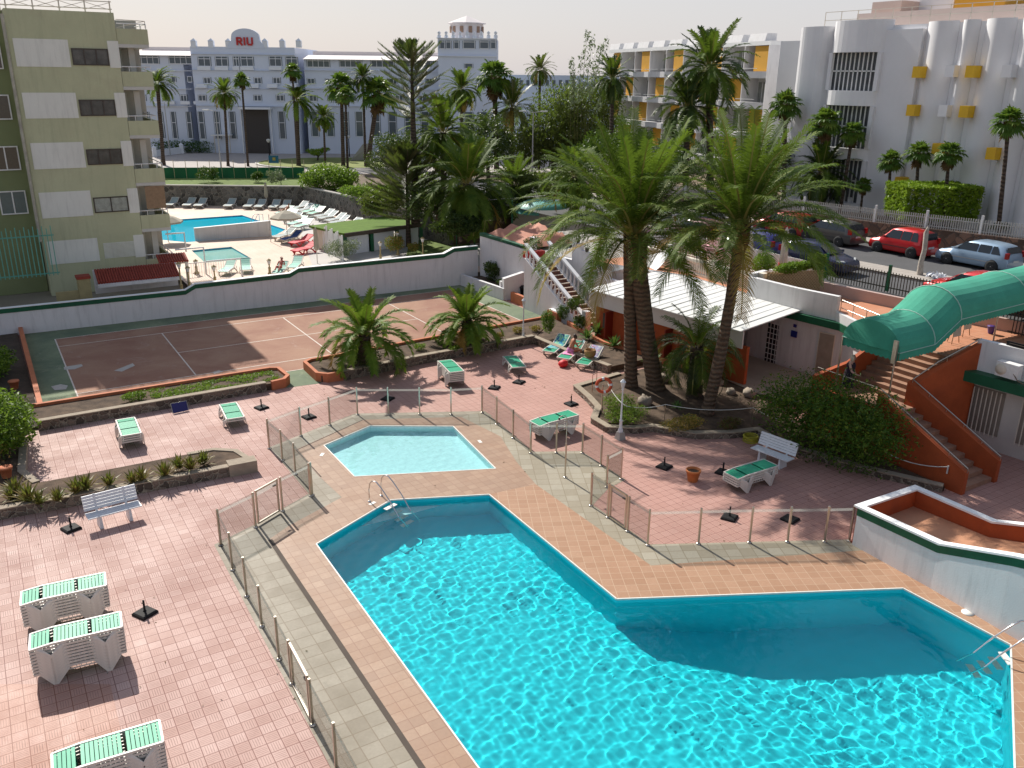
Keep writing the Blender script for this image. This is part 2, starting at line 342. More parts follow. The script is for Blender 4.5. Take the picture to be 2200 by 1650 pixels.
# border tiles, coping, drain
FL = [(2.11, -25.55), (2.05, -27.08), (2.03, -28.59), (1.99, -30.11), (1.96, -31.61), (1.94, -32.63), (1.9, -34.15), (1.87, -35.65), (1.84, -37.15)]
beige = [(1.95, -25.4), (3.3, -24.8), (4.2, -24.2), (5.45, -23.6), (5.45, -19.2), (8.1, -18.1), (9.5, -17.55), (14.25, -20.0), (13.75, -24.45), (15.35, -25.3), (15.25, -28.0), (14.3, -28.3), (13.15, -29.0), (13.1, -31.9), (18.5, -34.75), (18.5, -35.5), (12, -34), (9, -30), (4, -26), (4.0, -46), (1.65, -46)]
m = M(); m.sheet([beige, POOL, KID] if False else [beige], .004)
def clip_hole(poly, holes, z, mi=0):
    mm = M(); mm.sheet([poly]+holes, z, mi); return mm
bei1 = [(1.95, -25.4), (3.3, -24.8), (5.45, -23.6), (5.45, -19.2), (8.1, -18.1), (9.5, -17.55), (14.25, -19.95), (14.25, -20.6), (12.9, -19.95), (9.5, -18.35), (6.2, -19.9), (6.2, -22.5), (6.3, -24.4), (4.2, -25.4), (3.45, -25.9), (3.3, -46), (1.65, -46)]
m = M(); m.sheet([bei1], .004); struct(m, 'grey_tile_border', mBEI)
bei2 = [(14.25, -19.95), (13.75, -24.45), (15.35, -25.3), (15.25, -28.05), (14.3, -28.3), (13.15, -29.0), (13.1, -31.9), (18.45, -34.7), (18.45, -35.5), (17.9, -35.2), (12.35, -32.85), (12.35, -26.8), (12.75, -24.9), (13.45, -22.6), (13.1, -20.1), (13.6, -19.95)]
m = M(); m.sheet([bei2], .0045); struct(m, 'grey_tile_border', mBEIR)
# terracotta surround as one ring around both basins, split where the laying direction turns
c1 = [(3.45, -25.9), (4.2, -25.4), (6.3, -24.4), (6.2, -22.5), (6.2, -19.9), (9.5, -18.35), (12.9, -19.95), (13.1, -20.1), (13.45, -22.6), (12.75, -24.9), (12.35, -26.8), (10.63, -26.66), (10.6, -26.65), (7.62, -25.37), (4.55, -26.88), (4.2, -44.5), (3.3, -46)]
m = M(); m.sheet([c1, KID], .008); struct(m, 'terracotta_coping', mCOP)
c2_ = [(10.6, -26.65), (12.35, -26.8), (12.35, -32.85), (17.9, -35.2), (18.6, -35.5), (18.6, -48), (9, -48), (9, -45.4), (13.7, -42.6), (17.65, -40.24), (17.58, -37.27), (10.46, -33.68)]
m = M(); m.sheet([c2_], .0085); struct(m, 'terracotta_coping', mCOPR)
m = M(); m.wall([(3.45, -25.95), (3.3, -46)], .009, .011, .13)
m.wall([(6.24, -22.6), (6.24, -19.95), (9.5, -18.38)], .009, .011, .04); struct(m, 'drain_channel', mDRAIN)
m = M(); m.sheet([[tuple(G(-40, 1470)[:2]), tuple(G(237, 1470)[:2]), tuple(G(262, 1580)[:2]), tuple(G(300, 1720)[:2]), tuple(G(-60, 1760)[:2])]], .004); struct(m, 'orange_tile_patch', mDECK2)
# white rim of the basins
mRIM = plain('basin_rim', (.75, .72, .66), .5)
def rim(poly, name, skip=()):
    mm = M()
    for i in range(len(poly)):
        a = Vector(poly[i]); b = Vector(poly[(i+1) % len(poly)]); mm.wall([a, b], -.03, .016, .035)
    return struct(mm, name, mRIM)
rim(POOL, 'pool_rim'); rim(KID, 'pool_rim')
# small paint marks and a lid on the coping
m = M(); m.lathe([(.16, .012), (.16, .02), (.0, .022)], G(2079, 1317), 16); tag(m.build('skimmer_lid', mRIM), 'round cream skimmer lid set in the coping beside the big pool', 'pool lid')
for i, (a, b) in enumerate([((800, 1082), 'flat white depth plate on the coping left of the pool steps'), ((692, 977), 'flat white depth plate at the left tip of the small pool'), ((1031, 949), 'flat white depth plate right of the small pool')]):
    m = M(); p = G(*a); m.obox(p+Vector((0, 0, .012)), (.26, .12, .008), .4+i*.5); tag(m.build('depth_plate', mRIM), b, 'plate', 'depth plates')

# ================================================================ water
def inside(p, poly):
    c = False; n = len(poly)
    for i in range(n):
        x1, y1 = poly[i]; x2, y2 = poly[(i+1) % n]
        if (y1 > p[1]) != (y2 > p[1]) and p[0] < (x2-x1)*(p[1]-y1)/(y2-y1)+x1: c = not c
    return c
rw = random.Random(5)
WAVES = []
for i in range(34):
    lam = rw.uniform(.15, .5); th = rw.uniform(0, 2*PI); WAVES.append((2*PI/lam*math.cos(th), 2*PI/lam*math.sin(th), rw.uniform(0, 6.28), .003*lam**1.5))
def water(name, poly, z, step, mat_, amp=1.):
    x0 = min(p[0] for p in poly)-.1; x1 = max(p[0] for p in poly)+.1; y0 = min(p[1] for p in poly)-.1; y1 = max(p[1] for p in poly)+.1
    nx = int((x1-x0)/step); ny = int((y1-y0)/step); idx = {}; m_ = M(); vs = []; fs = []
    ins = [[inside((x0+(i+.5)*step, y0+(j+.5)*step), poly) for j in range(ny+1)] for i in range(nx+1)]
    def vid(i, j):
        if (i, j) not in idx:
            x = x0+i*step; y = y0+j*step
            a_ = amp*(.75+.5*noise.noise(Vector((x*.35, y*.35, 1))))
            idx[(i, j)] = len(vs); vs.append((x, y, z+a_*sum(a*math.sin(kx*x+ky*y+ph) for kx, ky, ph, a in WAVES)))
        return idx[(i, j)]
    for i in range(nx):
        for j in range(ny):
            if ins[i][j] or ins[i-1][j] or ins[i+1][j] or ins[i][j-1] or ins[i][j+1]:
                fs.append((vid(i, j), vid(i+1, j), vid(i+1, j+1), vid(i, j+1)))
    m_.add(vs, fs, 0, True); o = tag(m_.build(name, mat_), kind='structure'); o.cycles.is_caustics_caster = True; return o
mWATER = bpy.data.materials.new('water'); mWATER.use_nodes = True; _a, _b = NT(mWATER); _a.clear()
_g = _a.new('ShaderNodeBsdfGlass'); _g.inputs['IOR'].default_value = 1.33; _g.inputs['Roughness'].default_value = 0; _g.inputs['Color'].default_value = (.8, 1, 1, 1)
_o = _a.new('ShaderNodeOutputMaterial'); _b.new(_g.outputs[0], _o.inputs[0])
water('pool_water', POOL, -.13, .036, mWATER)
water('wading_pool_water', KID, -.1, .06, mWATER, .55)
def basin(name, poly, zf, mat_, step=.5):
    m_ = M(); n = len(poly)
    m_.add([(x, y, 0) for x, y in poly]+[(x, y, zf(x, y)-1.) for x, y in poly], [(i, (i+1) % n, (i+1) % n+n, i+n) for i in range(n)])
    x0 = min(p[0] for p in poly)-1; x1 = max(p[0] for p in poly)+1; y0 = min(p[1] for p in poly)-1; y1 = max(p[1] for p in poly)+1
    nx = int((x1-x0)/step); ny = int((y1-y0)/step)
    vs = [(x0+i*step, y0+j*step, zf(x0+i*step, y0+j*step)) for j in range(ny+1) for i in range(nx+1)]
    m_.add(vs, [(j*(nx+1)+i, j*(nx+1)+i+1, (j+1)*(nx+1)+i+1, (j+1)*(nx+1)+i) for j in range(ny) for i in range(nx)], 0, True)
    o = tag(m_.build(name, mat_), kind='structure'); o.cycles.is_caustics_receiver = True; return o
def zmain(x, y):
    t = min(1, max(0, (x-9.5)/4))*min(1, max(0, (-y-31)/3)); t = t*t*(3-2*t); return -1.38-.72*t
basin('pool_basin', POOL, zmain, mBASIN); basin('wading_pool_basin', KID, lambda x, y: -.5, mBLUEW)

# ================================================================ tennis court
def courtmat(name, c, c2, worn):
    m_, nb, b = newmat(name); n = nb.noise(nb.pos(), .35, 7, .62, .5); col = nb.mix(nb.mapr(n, .35, .65), c, c2)
    n2 = nb.noise(nb.pos(), 1.1, 9, .75, 1.2); col = nb.mix(nb.mapr(n2, .56, .66, 0, .35), col, worn); n3 = nb.noise(nb.pos(), 30, 3); col = nb.mix(nb.mapr(n3, .3, .7, 0, .3), col, mul(c, .7))
    nb.l.new(col, b.inputs['Base Color']); b.inputs['Roughness'].default_value = .9; nb.l.new(nb.bump(n3, .3, .01), b.inputs['Normal']); return m_
mCR = courtmat('court_red', (.26, .12, .078), (.36, .21, .135), (.4, .3, .24)); mCG = courtmat('court_green', (.1, .14, .085), (.22, .26, .15), (.36, .36, .27))
mLINE = mat('worn_line_paint', (.68, .6, .52), .8, .2, 3, stain=.3)
L_, Wd, cA, cB, cC = 23.1, 10.97, 4.98, 11.55, 1.52
m = M(); m.sheet([[(-1.4, 2.0), (24.4, 1.05), (24.9, -9.9), (9.9, -10.7), (9.6, -13.3), (7.8, -13.1), (8.25, -11.2), (-1.45, -11.05)]], .004); struct(m, 'tennis_court_surround', mCG)
m = M(); m.sheet([[(0, 0), (L_, 0), (L_, -Wd), (8.3, -Wd), (0, -Wd)]], .008); struct(m, 'tennis_court', mCR)
m = M(); lw = .06
def ln(x0, y0, x1, y1):
    if x0 == x1: m.sheet([[(x0-lw/2, y0), (x0+lw/2, y0), (x0+lw/2, y1), (x0-lw/2, y1)]], LZ)
    else: m.sheet([[(x0, y0-lw/2), (x1, y0-lw/2), (x1, y0+lw/2), (x0, y0+lw/2)]], LZ)
LZ = .012
for y in (0, -cC, -Wd+cC, -Wd): ln(-.03, y, L_+.03, y)
ln(cA, -Wd/2, 2*cB-cA, -Wd/2); LZ = .0135
for x in (0, L_): ln(x, 0, x, -Wd)
for x in (cA, cB, 2*cB-cA): ln(x, -cC, x, -Wd+cC)
struct(m, 'court_lines', mLINE)
# worn patches, as the photo shows them
mPATCH = mat('cement_patch', (.45, .42, .38), .9, .15, 6)
for ps in ([(137, 789), (175, 783), (178, 787), (160, 794), (138, 795)], [(245, 797), (285, 781), (290, 786), (262, 799)], [(457, 800), (470, 796), (480, 799), (460, 804)], [(110, 831), (130, 826), (146, 829), (142, 837), (118, 839)]):
    m = M(); m.sheet([[tuple(G(*q)[:2]) for q in ps]], .016); struct(m, 'cement_patch', mPATCH)

# ================================================================ pool fence of glass and steel posts
def glass_fence(label, pts, skip=(), hh=1.2, endwall=False):
    base = Vector((*pts[0], 0)); root = thing('glass_fence', label, 'fence', base)
    for i, p in enumerate(pts):
        q = M(); q.obox((p[0], p[1], hh/2), (.055, .055, hh), math.atan2(pts[min(i+1, len(pts)-1)][1]-pts[max(i-1, 0)][1], pts[min(i+1, len(pts)-1)][0]-pts[max(i-1, 0)][0]))
        q.lathe([(.075, .012), (.075, .03), (.04, .045)], (p[0], p[1], 0), 10); q.build('post', mSTEEL, root)
    for i in range(len(pts)-1):
        if i in skip: continue
        a = Vector(pts[i]); b = Vector(pts[i+1]); d = (b-a).normalized()*.04; q = M(); q.wall([a+d, b-d], .06, hh-.172, .01); q.wall([a+d, b-d], hh-.17, hh-.08, .012, 1); q.wall([a+d, b-d], hh-.078, hh-.03, .01)
        q.build('glass_panel', [mGLASS, mFROST], root)
    return root
FN = [(5.52, -23.76), (5.55, -21.95), (5.52, -20.57), (5.42, -19.32), (6.82, -18.74), (8.16, -18.26), (9.54, -17.72), (10.64, -18.35), (11.75, -18.98), (12.86, -19.62), (14.07, -20.07), (13.94, -21.47), (13.77, -23.), (13.6, -24.52), (14.44, -24.96), (15.26, -25.48), (15.19, -26.71), (15.12, -27.95), (14.31, -28.19)]
FE = [(13.04, -29.02), (13.03, -29.93)]
FE2 = [(13.01, -30.95), (13., -31.92), (14.37, -32.62), (15.75, -33.34), (16.77, -33.9), (17.76, -34.45), (18.45, -34.8)]
glass_fence('long glass pool fence with steel posts curving behind the small pool', FN)
glass_fence('glass pool fence along the left side of the big pool', FL[:6])
glass_fence('end stretch of glass pool fence at the bottom edge by the left coping', FL[6:])
glass_fence('short single glass fence panel left of the gate on the right of the pool', FE)
glass_fence('glass pool fence running from the right gate to the white planter wall', FE2)
glass_fence('short glass fence panel between the top left gate and the corner post', [(2.11, -25.55), (3.3, -24.98)])
glass_fence('short glass fence panel between the top left gate and the small pool fence', [(4.33, -24.36), (5.45, -23.8)])
def gate(label, a, b):
    a = Vector((*a, 0)); b = Vector((*b, 0)); root = thing('glass_gate', label, 'gate', a); z = Vector((0, 0, 1)); d = (b-a).normalized()
    q = M()
    for p, s_ in ((a, 1), (b, -1)): q.beam(p+d*.07*s_+z*.07, p+d*.07*s_+z*1.2, .05, .05, up=d)
    q.beam(a+d*.05+z*1.17, b-d*.05+z*1.17, .05, .05); q.beam(a+d*.05+z*.09, b-d*.05+z*.09, .05, .05); q.build('gate_frame', mSTEEL, root)
    q = M(); q.wall([(a+d*.1)[:2], (b-d*.1)[:2]], .12, .98, .01); q.wall([(a+d*.1)[:2], (b-d*.1)[:2]], .985, 1.14, .012, 1); q.build('glass_panel', [mGLASS, mFROST], root)
    q = M(); q.obox(b-d*.2+z*1.02, (.12, .06, .03), math.atan2(d.y, d.x)); q.build('latch', mDRAIN, root)
gate('steel framed glass gate at the top left of the pool fence', (3.35, -24.94), (4.27, -24.39))
gate('steel framed glass gate on the left side, its rail flashing in the sun', (1.94, -32.7), (1.9, -34.08))
gate('steel framed glass gate with black latch on the right of the big pool', (13.03, -29.98), (13.01, -30.9))
# shower
root = thing('pool_shower', 'slim steel outdoor shower with a hooked head beside the right fence', 'shower', G(1214, 1026)); p0 = G(1214, 1026)
q = M(); q.tube([p0, p0+Vector((0, 0, 1.3))], .03, 8); q.tube([p0+Vector((0, 0, 1.3)), p0+Vector((0, 0, 2.2)), p0+Vector((-.05, .02, 2.3)), p0+Vector((-.16, .05, 2.33)), p0+Vector((-.26, .08, 2.28))], .016, 6); q.lathe([(.08, 0), (.08, .02), (.03, .04)], p0, 10); q.build('pole', mSTEEL, root)
q = M(); q.lathe([(.05, -.06), (.02, 0)], p0+Vector((-.27, .08, 2.26)), 10); q.build('shower_head', mDRAIN, root)
# pool ladders
def ladder(label, p, rz, steps=4, w=.55):
    root = thing('pool_ladder', label, 'ladder', p, rz)   # local +y points into the pool
    for s_ in (-1, 1):
        x = s_*w/2; q = M(); q.tube([(x, -.55, .01), (x, -.55, .45), (x, -.5, .68), (x, -.38, .8), (x, -.2, .82), (x, 0, .68), (x, .4, .3), (x, .9, -.3), (x, 1.15, -.62)], .021, 8, sm=True)
        q.lathe([(.055, .01), (.055, .03), (.02, .04)], (x, -.55, 0), 10); q.build('handrail', mCHROME, root, world=False)
    for k in range(steps):
        y = .12+k*.24; z = -.08-.23*k; q = M(); q.obox((0, y, z), (w-.06, .16, .03)); q.build('tread', mRIM, root, world=False)
    return root
ladder('steel ladder with white treads at the near corner between the two pools', Vector((7.42, -25.56, 0)), math.radians(180+22))
ladder('steel ladder at the right hand edge of the big pool', Vector((17.25, -40.5, 0)), math.radians(57))

# ================================================================ boundary wall of the court
def VP(px, py, a, b):
    a = Vector((a[0], a[1])); b = Vector((b[0], b[1])); n = Vector((-(b-a).y, (b-a).x)); d = RAY(px, py); c2 = Vector((CAM.x, CAM.y))
    return CAM+d*(n.dot(a-c2)/n.dot(Vector((d.x, d.y))))
def pil(m_, p, r_=.3, z0=0, z1=1, mi=0): m_.box(p[0]-r_/2, p[0]+r_/2, p[1]-r_/2, p[1]+r_/2, z0, z1, mi)
root = thing('boundary_wall', 'long white boundary wall with stepped green coping behind the tennis court', 'wall', (10, 1.5, 0))
wa, wb = (-12, 2.36), (25.6, .95)
prof = [(-320, 700), (0, 662), (397, 622), (418, 609), (621, 586), (640, 575), (952, 544), (974, 532), (1025, 527)]
wp = [VP(x, y, wa, wb) for x, y in prof]; path = [V2(p) for p in wp]; tz = [p.z for p in wp]
q = M(); q.wall(path, 0, [z-.27 for z in tz], .2); q.build('wall', mWHITE, root)
q = M(); q.wall(path, [z-.27 for z in tz], [z-.03 for z in tz], .26); q.build('green_coping', mGREEN, root)
q = M(); q.wall(path, [z-.03 for z in tz], tz, .3); q.build('cap', mWHITE2, root)
# tall white side wall with the stair house
root = thing('side_wall', 'tall plain white side wall with green edge at the right end of the court', 'wall', (26.5, -2, 0))
q = M(); q.wall([(26.0, .95), (26.35, -4.3), (27.3, -7.2), (27.6, -9.4)], 0, [3.15, 3.05, 2.95, 2.9], .3); q.build('wall', mWHITE, root)
q = M(); q.wall([(26.0, .95), (26.35, -4.3)], 3.15, [3.36, 3.26], .36); q.build('green_coping', mGREEN, root)
q = M(); q.wall([(26.42, -4.5), (26.42, -4.9)], 0, 3.9, .3); q.build('pier', mWHITE, root)
q = M(); q.box(26.3, 26.36, -6.6, -5.9, 1.15, 2.35); q.build('blocked_window', mCREAM, root)
root = thing('white_planter', 'white walled raised planter in the far corner of the court', 'planter', (25.4, -1.5, 0))
q = M(); q.wall([(24.4, .85), (24.75, -4.1)], 0, .75, .2); q.wall([(24.75, -3.9), (26.3, -4.2)], 0, [1.35, 1.75], .35); q.wall([(24.75, -3.55), (26.2, -3.75)], 0, 1.1, .25); q.build('wall', mWHITE, root)
q = M(); q.prism([(24.45, .8), (26, .8), (26.2, -4), (24.8, -4)], .3, .5); q.build('soil', mSOIL, root)
# roof slab with crumpled terracotta coloured sheeting
rr = random.Random(3); root = thing('roof_sheeting', 'crumpled terracotta coloured sheeting on top of the white side wall', 'tarpaulin', (28, -1, 3.3))
q = M(); nx, ny = 16, 14; vs = []
for j in range(ny+1):
    for i in range(nx+1):
        x = 26.25+i*3.6/nx; y = .9-j*5.4/ny; e = min(1, i/3, (nx-i)/3, j/2, (ny-j)/2)
        vs.append((x+.05*e*rr.uniform(-1, 1), y, 3.2+e*(.35+.9*abs(noise.noise(Vector((x*.7, y*.62, 3))))+.2*noise.noise(Vector((x*2, y*2, 0))))))
q.add(vs, [(j*(nx+1)+i, (j+1)*(nx+1)+i, (j+1)*(nx+1)+i+1, j*(nx+1)+i+1) for j in range(ny) for i in range(nx)], 0, True); q.build('sheet', mat('terracotta_sheet', (.48, .21, .14), .8, .15, 1.5, bump=.2), root)
m = M(); m.prism([(26.2, .9), (34, .6), (34, -9.4), (27.7, -9.4), (27.45, -7.2), (26.5, -4.3)], 0, 3.0, 0, 1)
tag(m.build('upper_terrace', [mWHITE, mCONC]), kind='structure')

# ================================================================ stone planters
def planter(label, outline, h, wallmat, soilz, capw=.28, curb=None, closed=True, soil=None, parts=None):
    base = Vector((*outline[0], 0)); root = thing('planting_bed', label, 'planter', base)
    q = M(); q.wall(outline, 0, h-.04, capw-.04, 0, closed); q.build('stone_wall', wallmat, root)
    q = M(); q.wall(outline, h-.04, h, capw, 0, closed); q.build('cap', mSTCAP, root)
    if curb: 
        q = M(); q.wall(curb[0], 0, curb[1], .16); q.build('curb', mCURB, root)
    q = M(); q.prism(soil or outline, 0, soilz); q.build('soil', mSOIL, root); return root
r1 = planter('stone planting bed with red curb between the left deck and the tennis court', [(-1.75, -13.15), (7.15, -13.05)], .42, mSTW, .3, curb=([(-1.75, -11.15), (7.9, -11.15), (8.25, -11.35), (8.3, -12.6), (8.0, -13.0), (7.4, -13.1)], .42), closed=False, soil=[(-1.75, -13.1), (7.9, -13.05), (8.2, -12.5), (8.2, -11.2), (-1.75, -11.2)])
r2 = planter('stone planting bed holding the two short palms along the court', [(10.6, -13.35), (14.6, -12.95), (21.3, -12.75)], .45, mSTW, .3, curb=([(10.6, -13.35), (9.9, -13.3), (9.55, -12.9), (9.6, -11.1), (9.95, -10.85), (17, -10.3), (24.6, -9.75)], .42), closed=False, soil=[(9.65, -13.2), (21.3, -12.8), (24.7, -9.8), (9.7, -10.9)])
r3 = planter('aloe planting bed with stone wall behind the left white bench', [(-7, -20.3), (-3.35, -20.45), (4.15, -20.9)], .38, mSTW, .26, curb=None, closed=False, soil=[(-7, -20.3), (4.1, -20.85), (4.3, -20.3), (4.1, -19.4), (3.4, -18.95), (-2.2, -18.85), (-2.6, -17.5), (-2.2, -12), (-7, -12)])
q = M(); q.wall([(4.15, -20.95), (4.35, -20.4), (4.15, -19.5), (3.5, -19.0), (2.6, -18.95)], 0, .3, .2); q.build('rounded_end', mSTCAP, r3); q = M(); q.wall([(3.55, -20.8), (4.5, -20.85)], 0, .44, .5); q.build('end_block', mSTCAP, r3); q = M(); q.wall([(-2.2, -18.8), (-2.55, -17.6), (-2.3, -14.5)], 0, .3, .25); q.build('side_edge', mSTCAP, r3)
r4 = planter('low stone edged palm bed with rope fence on the right of the deck', [(21.77, -19.38), (19.04, -19.8), (18.7, -21.2), (18.31, -22.38), (17.4, -23.3), (17.35, -24.3), (18.2, -24.9), (18.94, -25.1), (19.89, -26.5), (21.2, -27.15), (22.3, -27.45), (22.15, -28.4), (22.25, -29.6), (22.89, -31.8), (24.0, -34.2)], .26, mSTW, .18, closed=False, soil=[(21.77, -19.38), (19.04, -19.9), (18.31, -22.38), (17.4, -23.6), (18.94, -25.0), (19.89, -26.5), (22.3, -27.5), (22.3, -29.6), (24.1, -34.2), (24.2, -31), (24.2, -27.2), (25.4, -24.4), (25.6, -20.7), (24.5, -19.2)])
r5 = planter('stone planting bed of agaves in front of the orange changing rooms', [(21.35, -12.75), (21.45, -15.3), (21.8, -18.6)], .4, mSTW, .28, curb=([(24.6, -11.2), (24.1, -13.5), (23.9, -15.5), (24.6, -18.5), (25.0, -20.2)], .42), closed=False, soil=[(21.4, -12.75), (24.4, -10.2), (24.1, -13.5), (23.9, -15.5), (24.6, -18.4), (22, -18.5)])
# red curb left of the court, dark bed
root = thing('court_curb', 'terracotta curb along the left end of the tennis court', 'curb', (-1.45, -4, 0)); q = M(); q.wall([(-1.42, 1.9), (-1.48, -11.1)], 0, .4, .2); q.build('curb', mCURB, root)
m = M(); m.prism([(-14, 2), (-1.6, 1.8), (-1.6, -13), (-14, -13)], -.01, .12); tag(m.build('soil_bed', mSOILD), kind='structure')
# orange low wall at right end of the court
root = thing('low_wall', 'low orange wall with a white square pillar top at the court corner', 'wall', (25, -8, 0))
q = M(); q.wall([(25.0, -4.6), (24.95, -9.4)], 0, .62, .22); q.box(24.4, 25.3, -10.4, -9.4, 0, .66); q.build('wall', mCURB, root)
q = M(); q.box(24.45, 25.25, -10.35, -9.45, .66, .72); q.build('pillar_top', mWHITE2, root)
m = M(); m.prism([(25.05, -4.4), (27.2, -4.6), (27.6, -9), (27.3, -11), (25.2, -10.4)], 0, .3); tag(m.build('soil_bed', mSOIL), kind='structure')

# ================================================================ white balustrade stair
root = thing('garden_stair', 'brick stair with white balustrades climbing beside the white side wall', 'stairs', (26, -9, 0))
sx0, sx1, sy0, sy1, sz, NS = 24.9, 26.3, -12.4, -6.4, 2.95, 17
q = M()
for k in range(NS): q.box(sx0, sx1, sy0+(sy1-sy0)*k/NS, sy1, sz*k/NS, sz*(k+1)/NS)
q.build('steps', mat('brick_step', (.26, .12, .08), .9, .3, 4, bump=.4), root)
q = M()
for k in range(NS): q.box(sx0, sx1, sy0+(sy1-sy0)*k/NS-.015, sy0+(sy1-sy0)*k/NS+.05, sz*(k+1)/NS-.03, sz*(k+1)/NS+.004)
q.build('nosing', mCREAM, root)
def baluster(q, x, y, z, h, r_=.07, n=7):
    q.lathe([(r_, z), (r_, z+.05*h), (r_*.5, z+.12*h), (r_*1.1, z+.35*h), (r_*.9, z+.5*h), (r_*.45, z+.72*h), (r_*.6, z+.85*h), (r_, z+.9*h), (r_, z+h)], (x, y, 0), n)
for sx in (sx0-.1, sx1+.1):
    for k in range(16):
        y = sy0+.2+(sy1-sy0-.3)*k/15.; z = sz*(y-sy0)/(sy1-sy0); q = M(); baluster(q, sx, y, z+.05, .8); q.build('baluster', mWHITE2, root)
    q = M(); q.hexa([(sx-.12, sy0, .86), (sx+.12, sy0, .86), (sx+.12, sy1, sz+.86), (sx-.12, sy1, sz+.86), (sx-.12, sy0, .98), (sx+.12, sy0, .98), (sx+.12, sy1, sz+.98), (sx-.12, sy1, sz+.98)]); q.build('handrail', mWHITE2, root)
    q = M(); q.hexa([(sx-.1, sy0, 0), (sx+.1, sy0, 0), (sx+.1, sy1, 0), (sx-.1, sy1, 0), (sx-.1, sy0, .12), (sx+.1, sy0, .12), (sx+.1, sy1, sz+.12), (sx-.1, sy1, sz+.12)]); q.build('stringer', mWHITE, root)
    q = M(); q.box(sx-.17, sx+.17, sy0-.35, sy0-.01, 0, 1.25); q.build('pillar', mWHITE, root)

# ================================================================ changing-room shed with white sheet roof
root = thing('changing_rooms', 'low orange building with a white ribbed sheet roof behind the palm trunks', 'building', (27, -18, 0))
A = G(1262, 625, 2.75); B = G(1590, 718, 2.75); eA = Vector((24.0, -13.7, 2.75)); eB = Vector((25.1, -23.4, 2.75)); n_ = Vector((1, .11, 0)).normalized()
bA = eA+n_*5.6+Vector((0, 0, .35)); bB = eB+n_*5.2+Vector((0, 0, .35))
q = M(); q.hexa([eA, eB, bB, bA, eA+Vector((0, 0, .05)), eB+Vector((0, 0, .05)), bB+Vector((0, 0, .05)), bA+Vector((0, 0, .05))])
for k in range(1, 19):
    t = k/19; a = eA.lerp(eB, t); b = bA.lerp(bB, t); wid = .03 if k % 2 else .045
    q.beam(a+Vector((0, 0, .07)), b+Vector((0, 0, .055)), wid, .012 if k % 2 else .02, 1 if k % 2 == 0 else 0)
q.build('roof', [mat('white_sheet_metal', (.7, .7, .68), .5, .06, 3), mat('roof_lap', (.42, .42, .4), .6)], root)
f0 = eA+n_*.25; f1 = eB+n_*.25
q = M(); q.wall([f0[:2], f1[:2]], 1.95, 2.74, .08); q.wall([f0[:2], (f0+n_*4.8)[:2]], 1.95, 2.74, .08); q.build('fascia', mat('white_fascia', (.62, .58, .55), .7, .06, 1), root)
g0 = eA+n_*.75; g1 = eB+n_*.7
q = M(); q.wall([g0[:2], g1[:2]], 0, 1.94, .2); q.wall([g0[:2], (g0+n_*4.5)[:2]], 0, 1.94, .2); q.build('wall', mORANGE, root)
for t in (.13, .3, .55, .72, .88):
    p = g0.lerp(g1, t)-n_*.13; q = M(); q.obox((p.x, p.y, .9), (.06, 1.0, 1.8), math.atan2(-1.1, -9.7)+PI/2+PI); q.build('door', mat('dark_red_door', (.25, .03, .015), .6, .1, 2), root)
p = g0.lerp(g1, .13)-n_*.2; q = M(); q.obox((p.x, p.y+.4, 1.15), (.05, .55, .8)); q.build('notice_board', mDRAIN, root)

# ================================================================ terrace above, its parapets and balustrade
m = M(); m.prism([(27.4, -9.4), (34, -9.4), (33.5, -22), (34.4, -31), (35, -48), (31, -48), (29.5, -34.2), (28.7, -31.2), (28.6, -28), (29.8, -25.2), (29.4, -20.3), (29.6, -15), (28.4, -12)], 0, 3.18, 0, 1)
mTERR = tile('terracotta_terrace', .33, (.52, .23, .13), (.58, .3, .19), (.4, .2, .13), g=.03, dirt=.2, rough=.7)
tag(m.build('terrace', [mWHITE, mTERR]), kind='structure')
root = thing('terrace_balustrade', 'cream balustrade of turned pillars behind the white sheet roof', 'balustrade', (30, -15, 3.2))
ba, bb = Vector((30.1, -9.8)), Vector((30.0, -19.9))
for k in range(58):
    p = ba.lerp(bb, (k+.5)/58); q = M(); baluster(q, p.x, p.y, 3.3, .62, .075, 6); q.build('baluster', mCREAM, root)
q = M(); q.wall([ba, bb], 3.18, 3.3, .26); q.wall([ba, bb], 3.92, 4.04, .26); q.build('rail', mCREAM, root)
for t in (0, .33, .66, 1):
    p = ba.lerp(bb, t); q = M(); q.box(p.x-.18, p.x+.18, p.y-.18, p.y+.18, 3.18, 4.2); q.build('pillar', mCREAM, root)
root = thing('terrace_kerb_wall', 'low beige wall behind the cream balustrade on the restaurant terrace', 'wall', (31.3, -14, 3.2)); q = M(); q.wall([(31.2, -8.5), (31.25, -19.6)], 3.18, 3.85, .15); q.build('wall', mCREAM, root)
for t in range(5): q = M(); q.box(31.1, 31.36, -9-t*2.6-.13, -9-t*2.6+.13, 3.18, 4.15); q.build('pillar', mWHITE2, root)
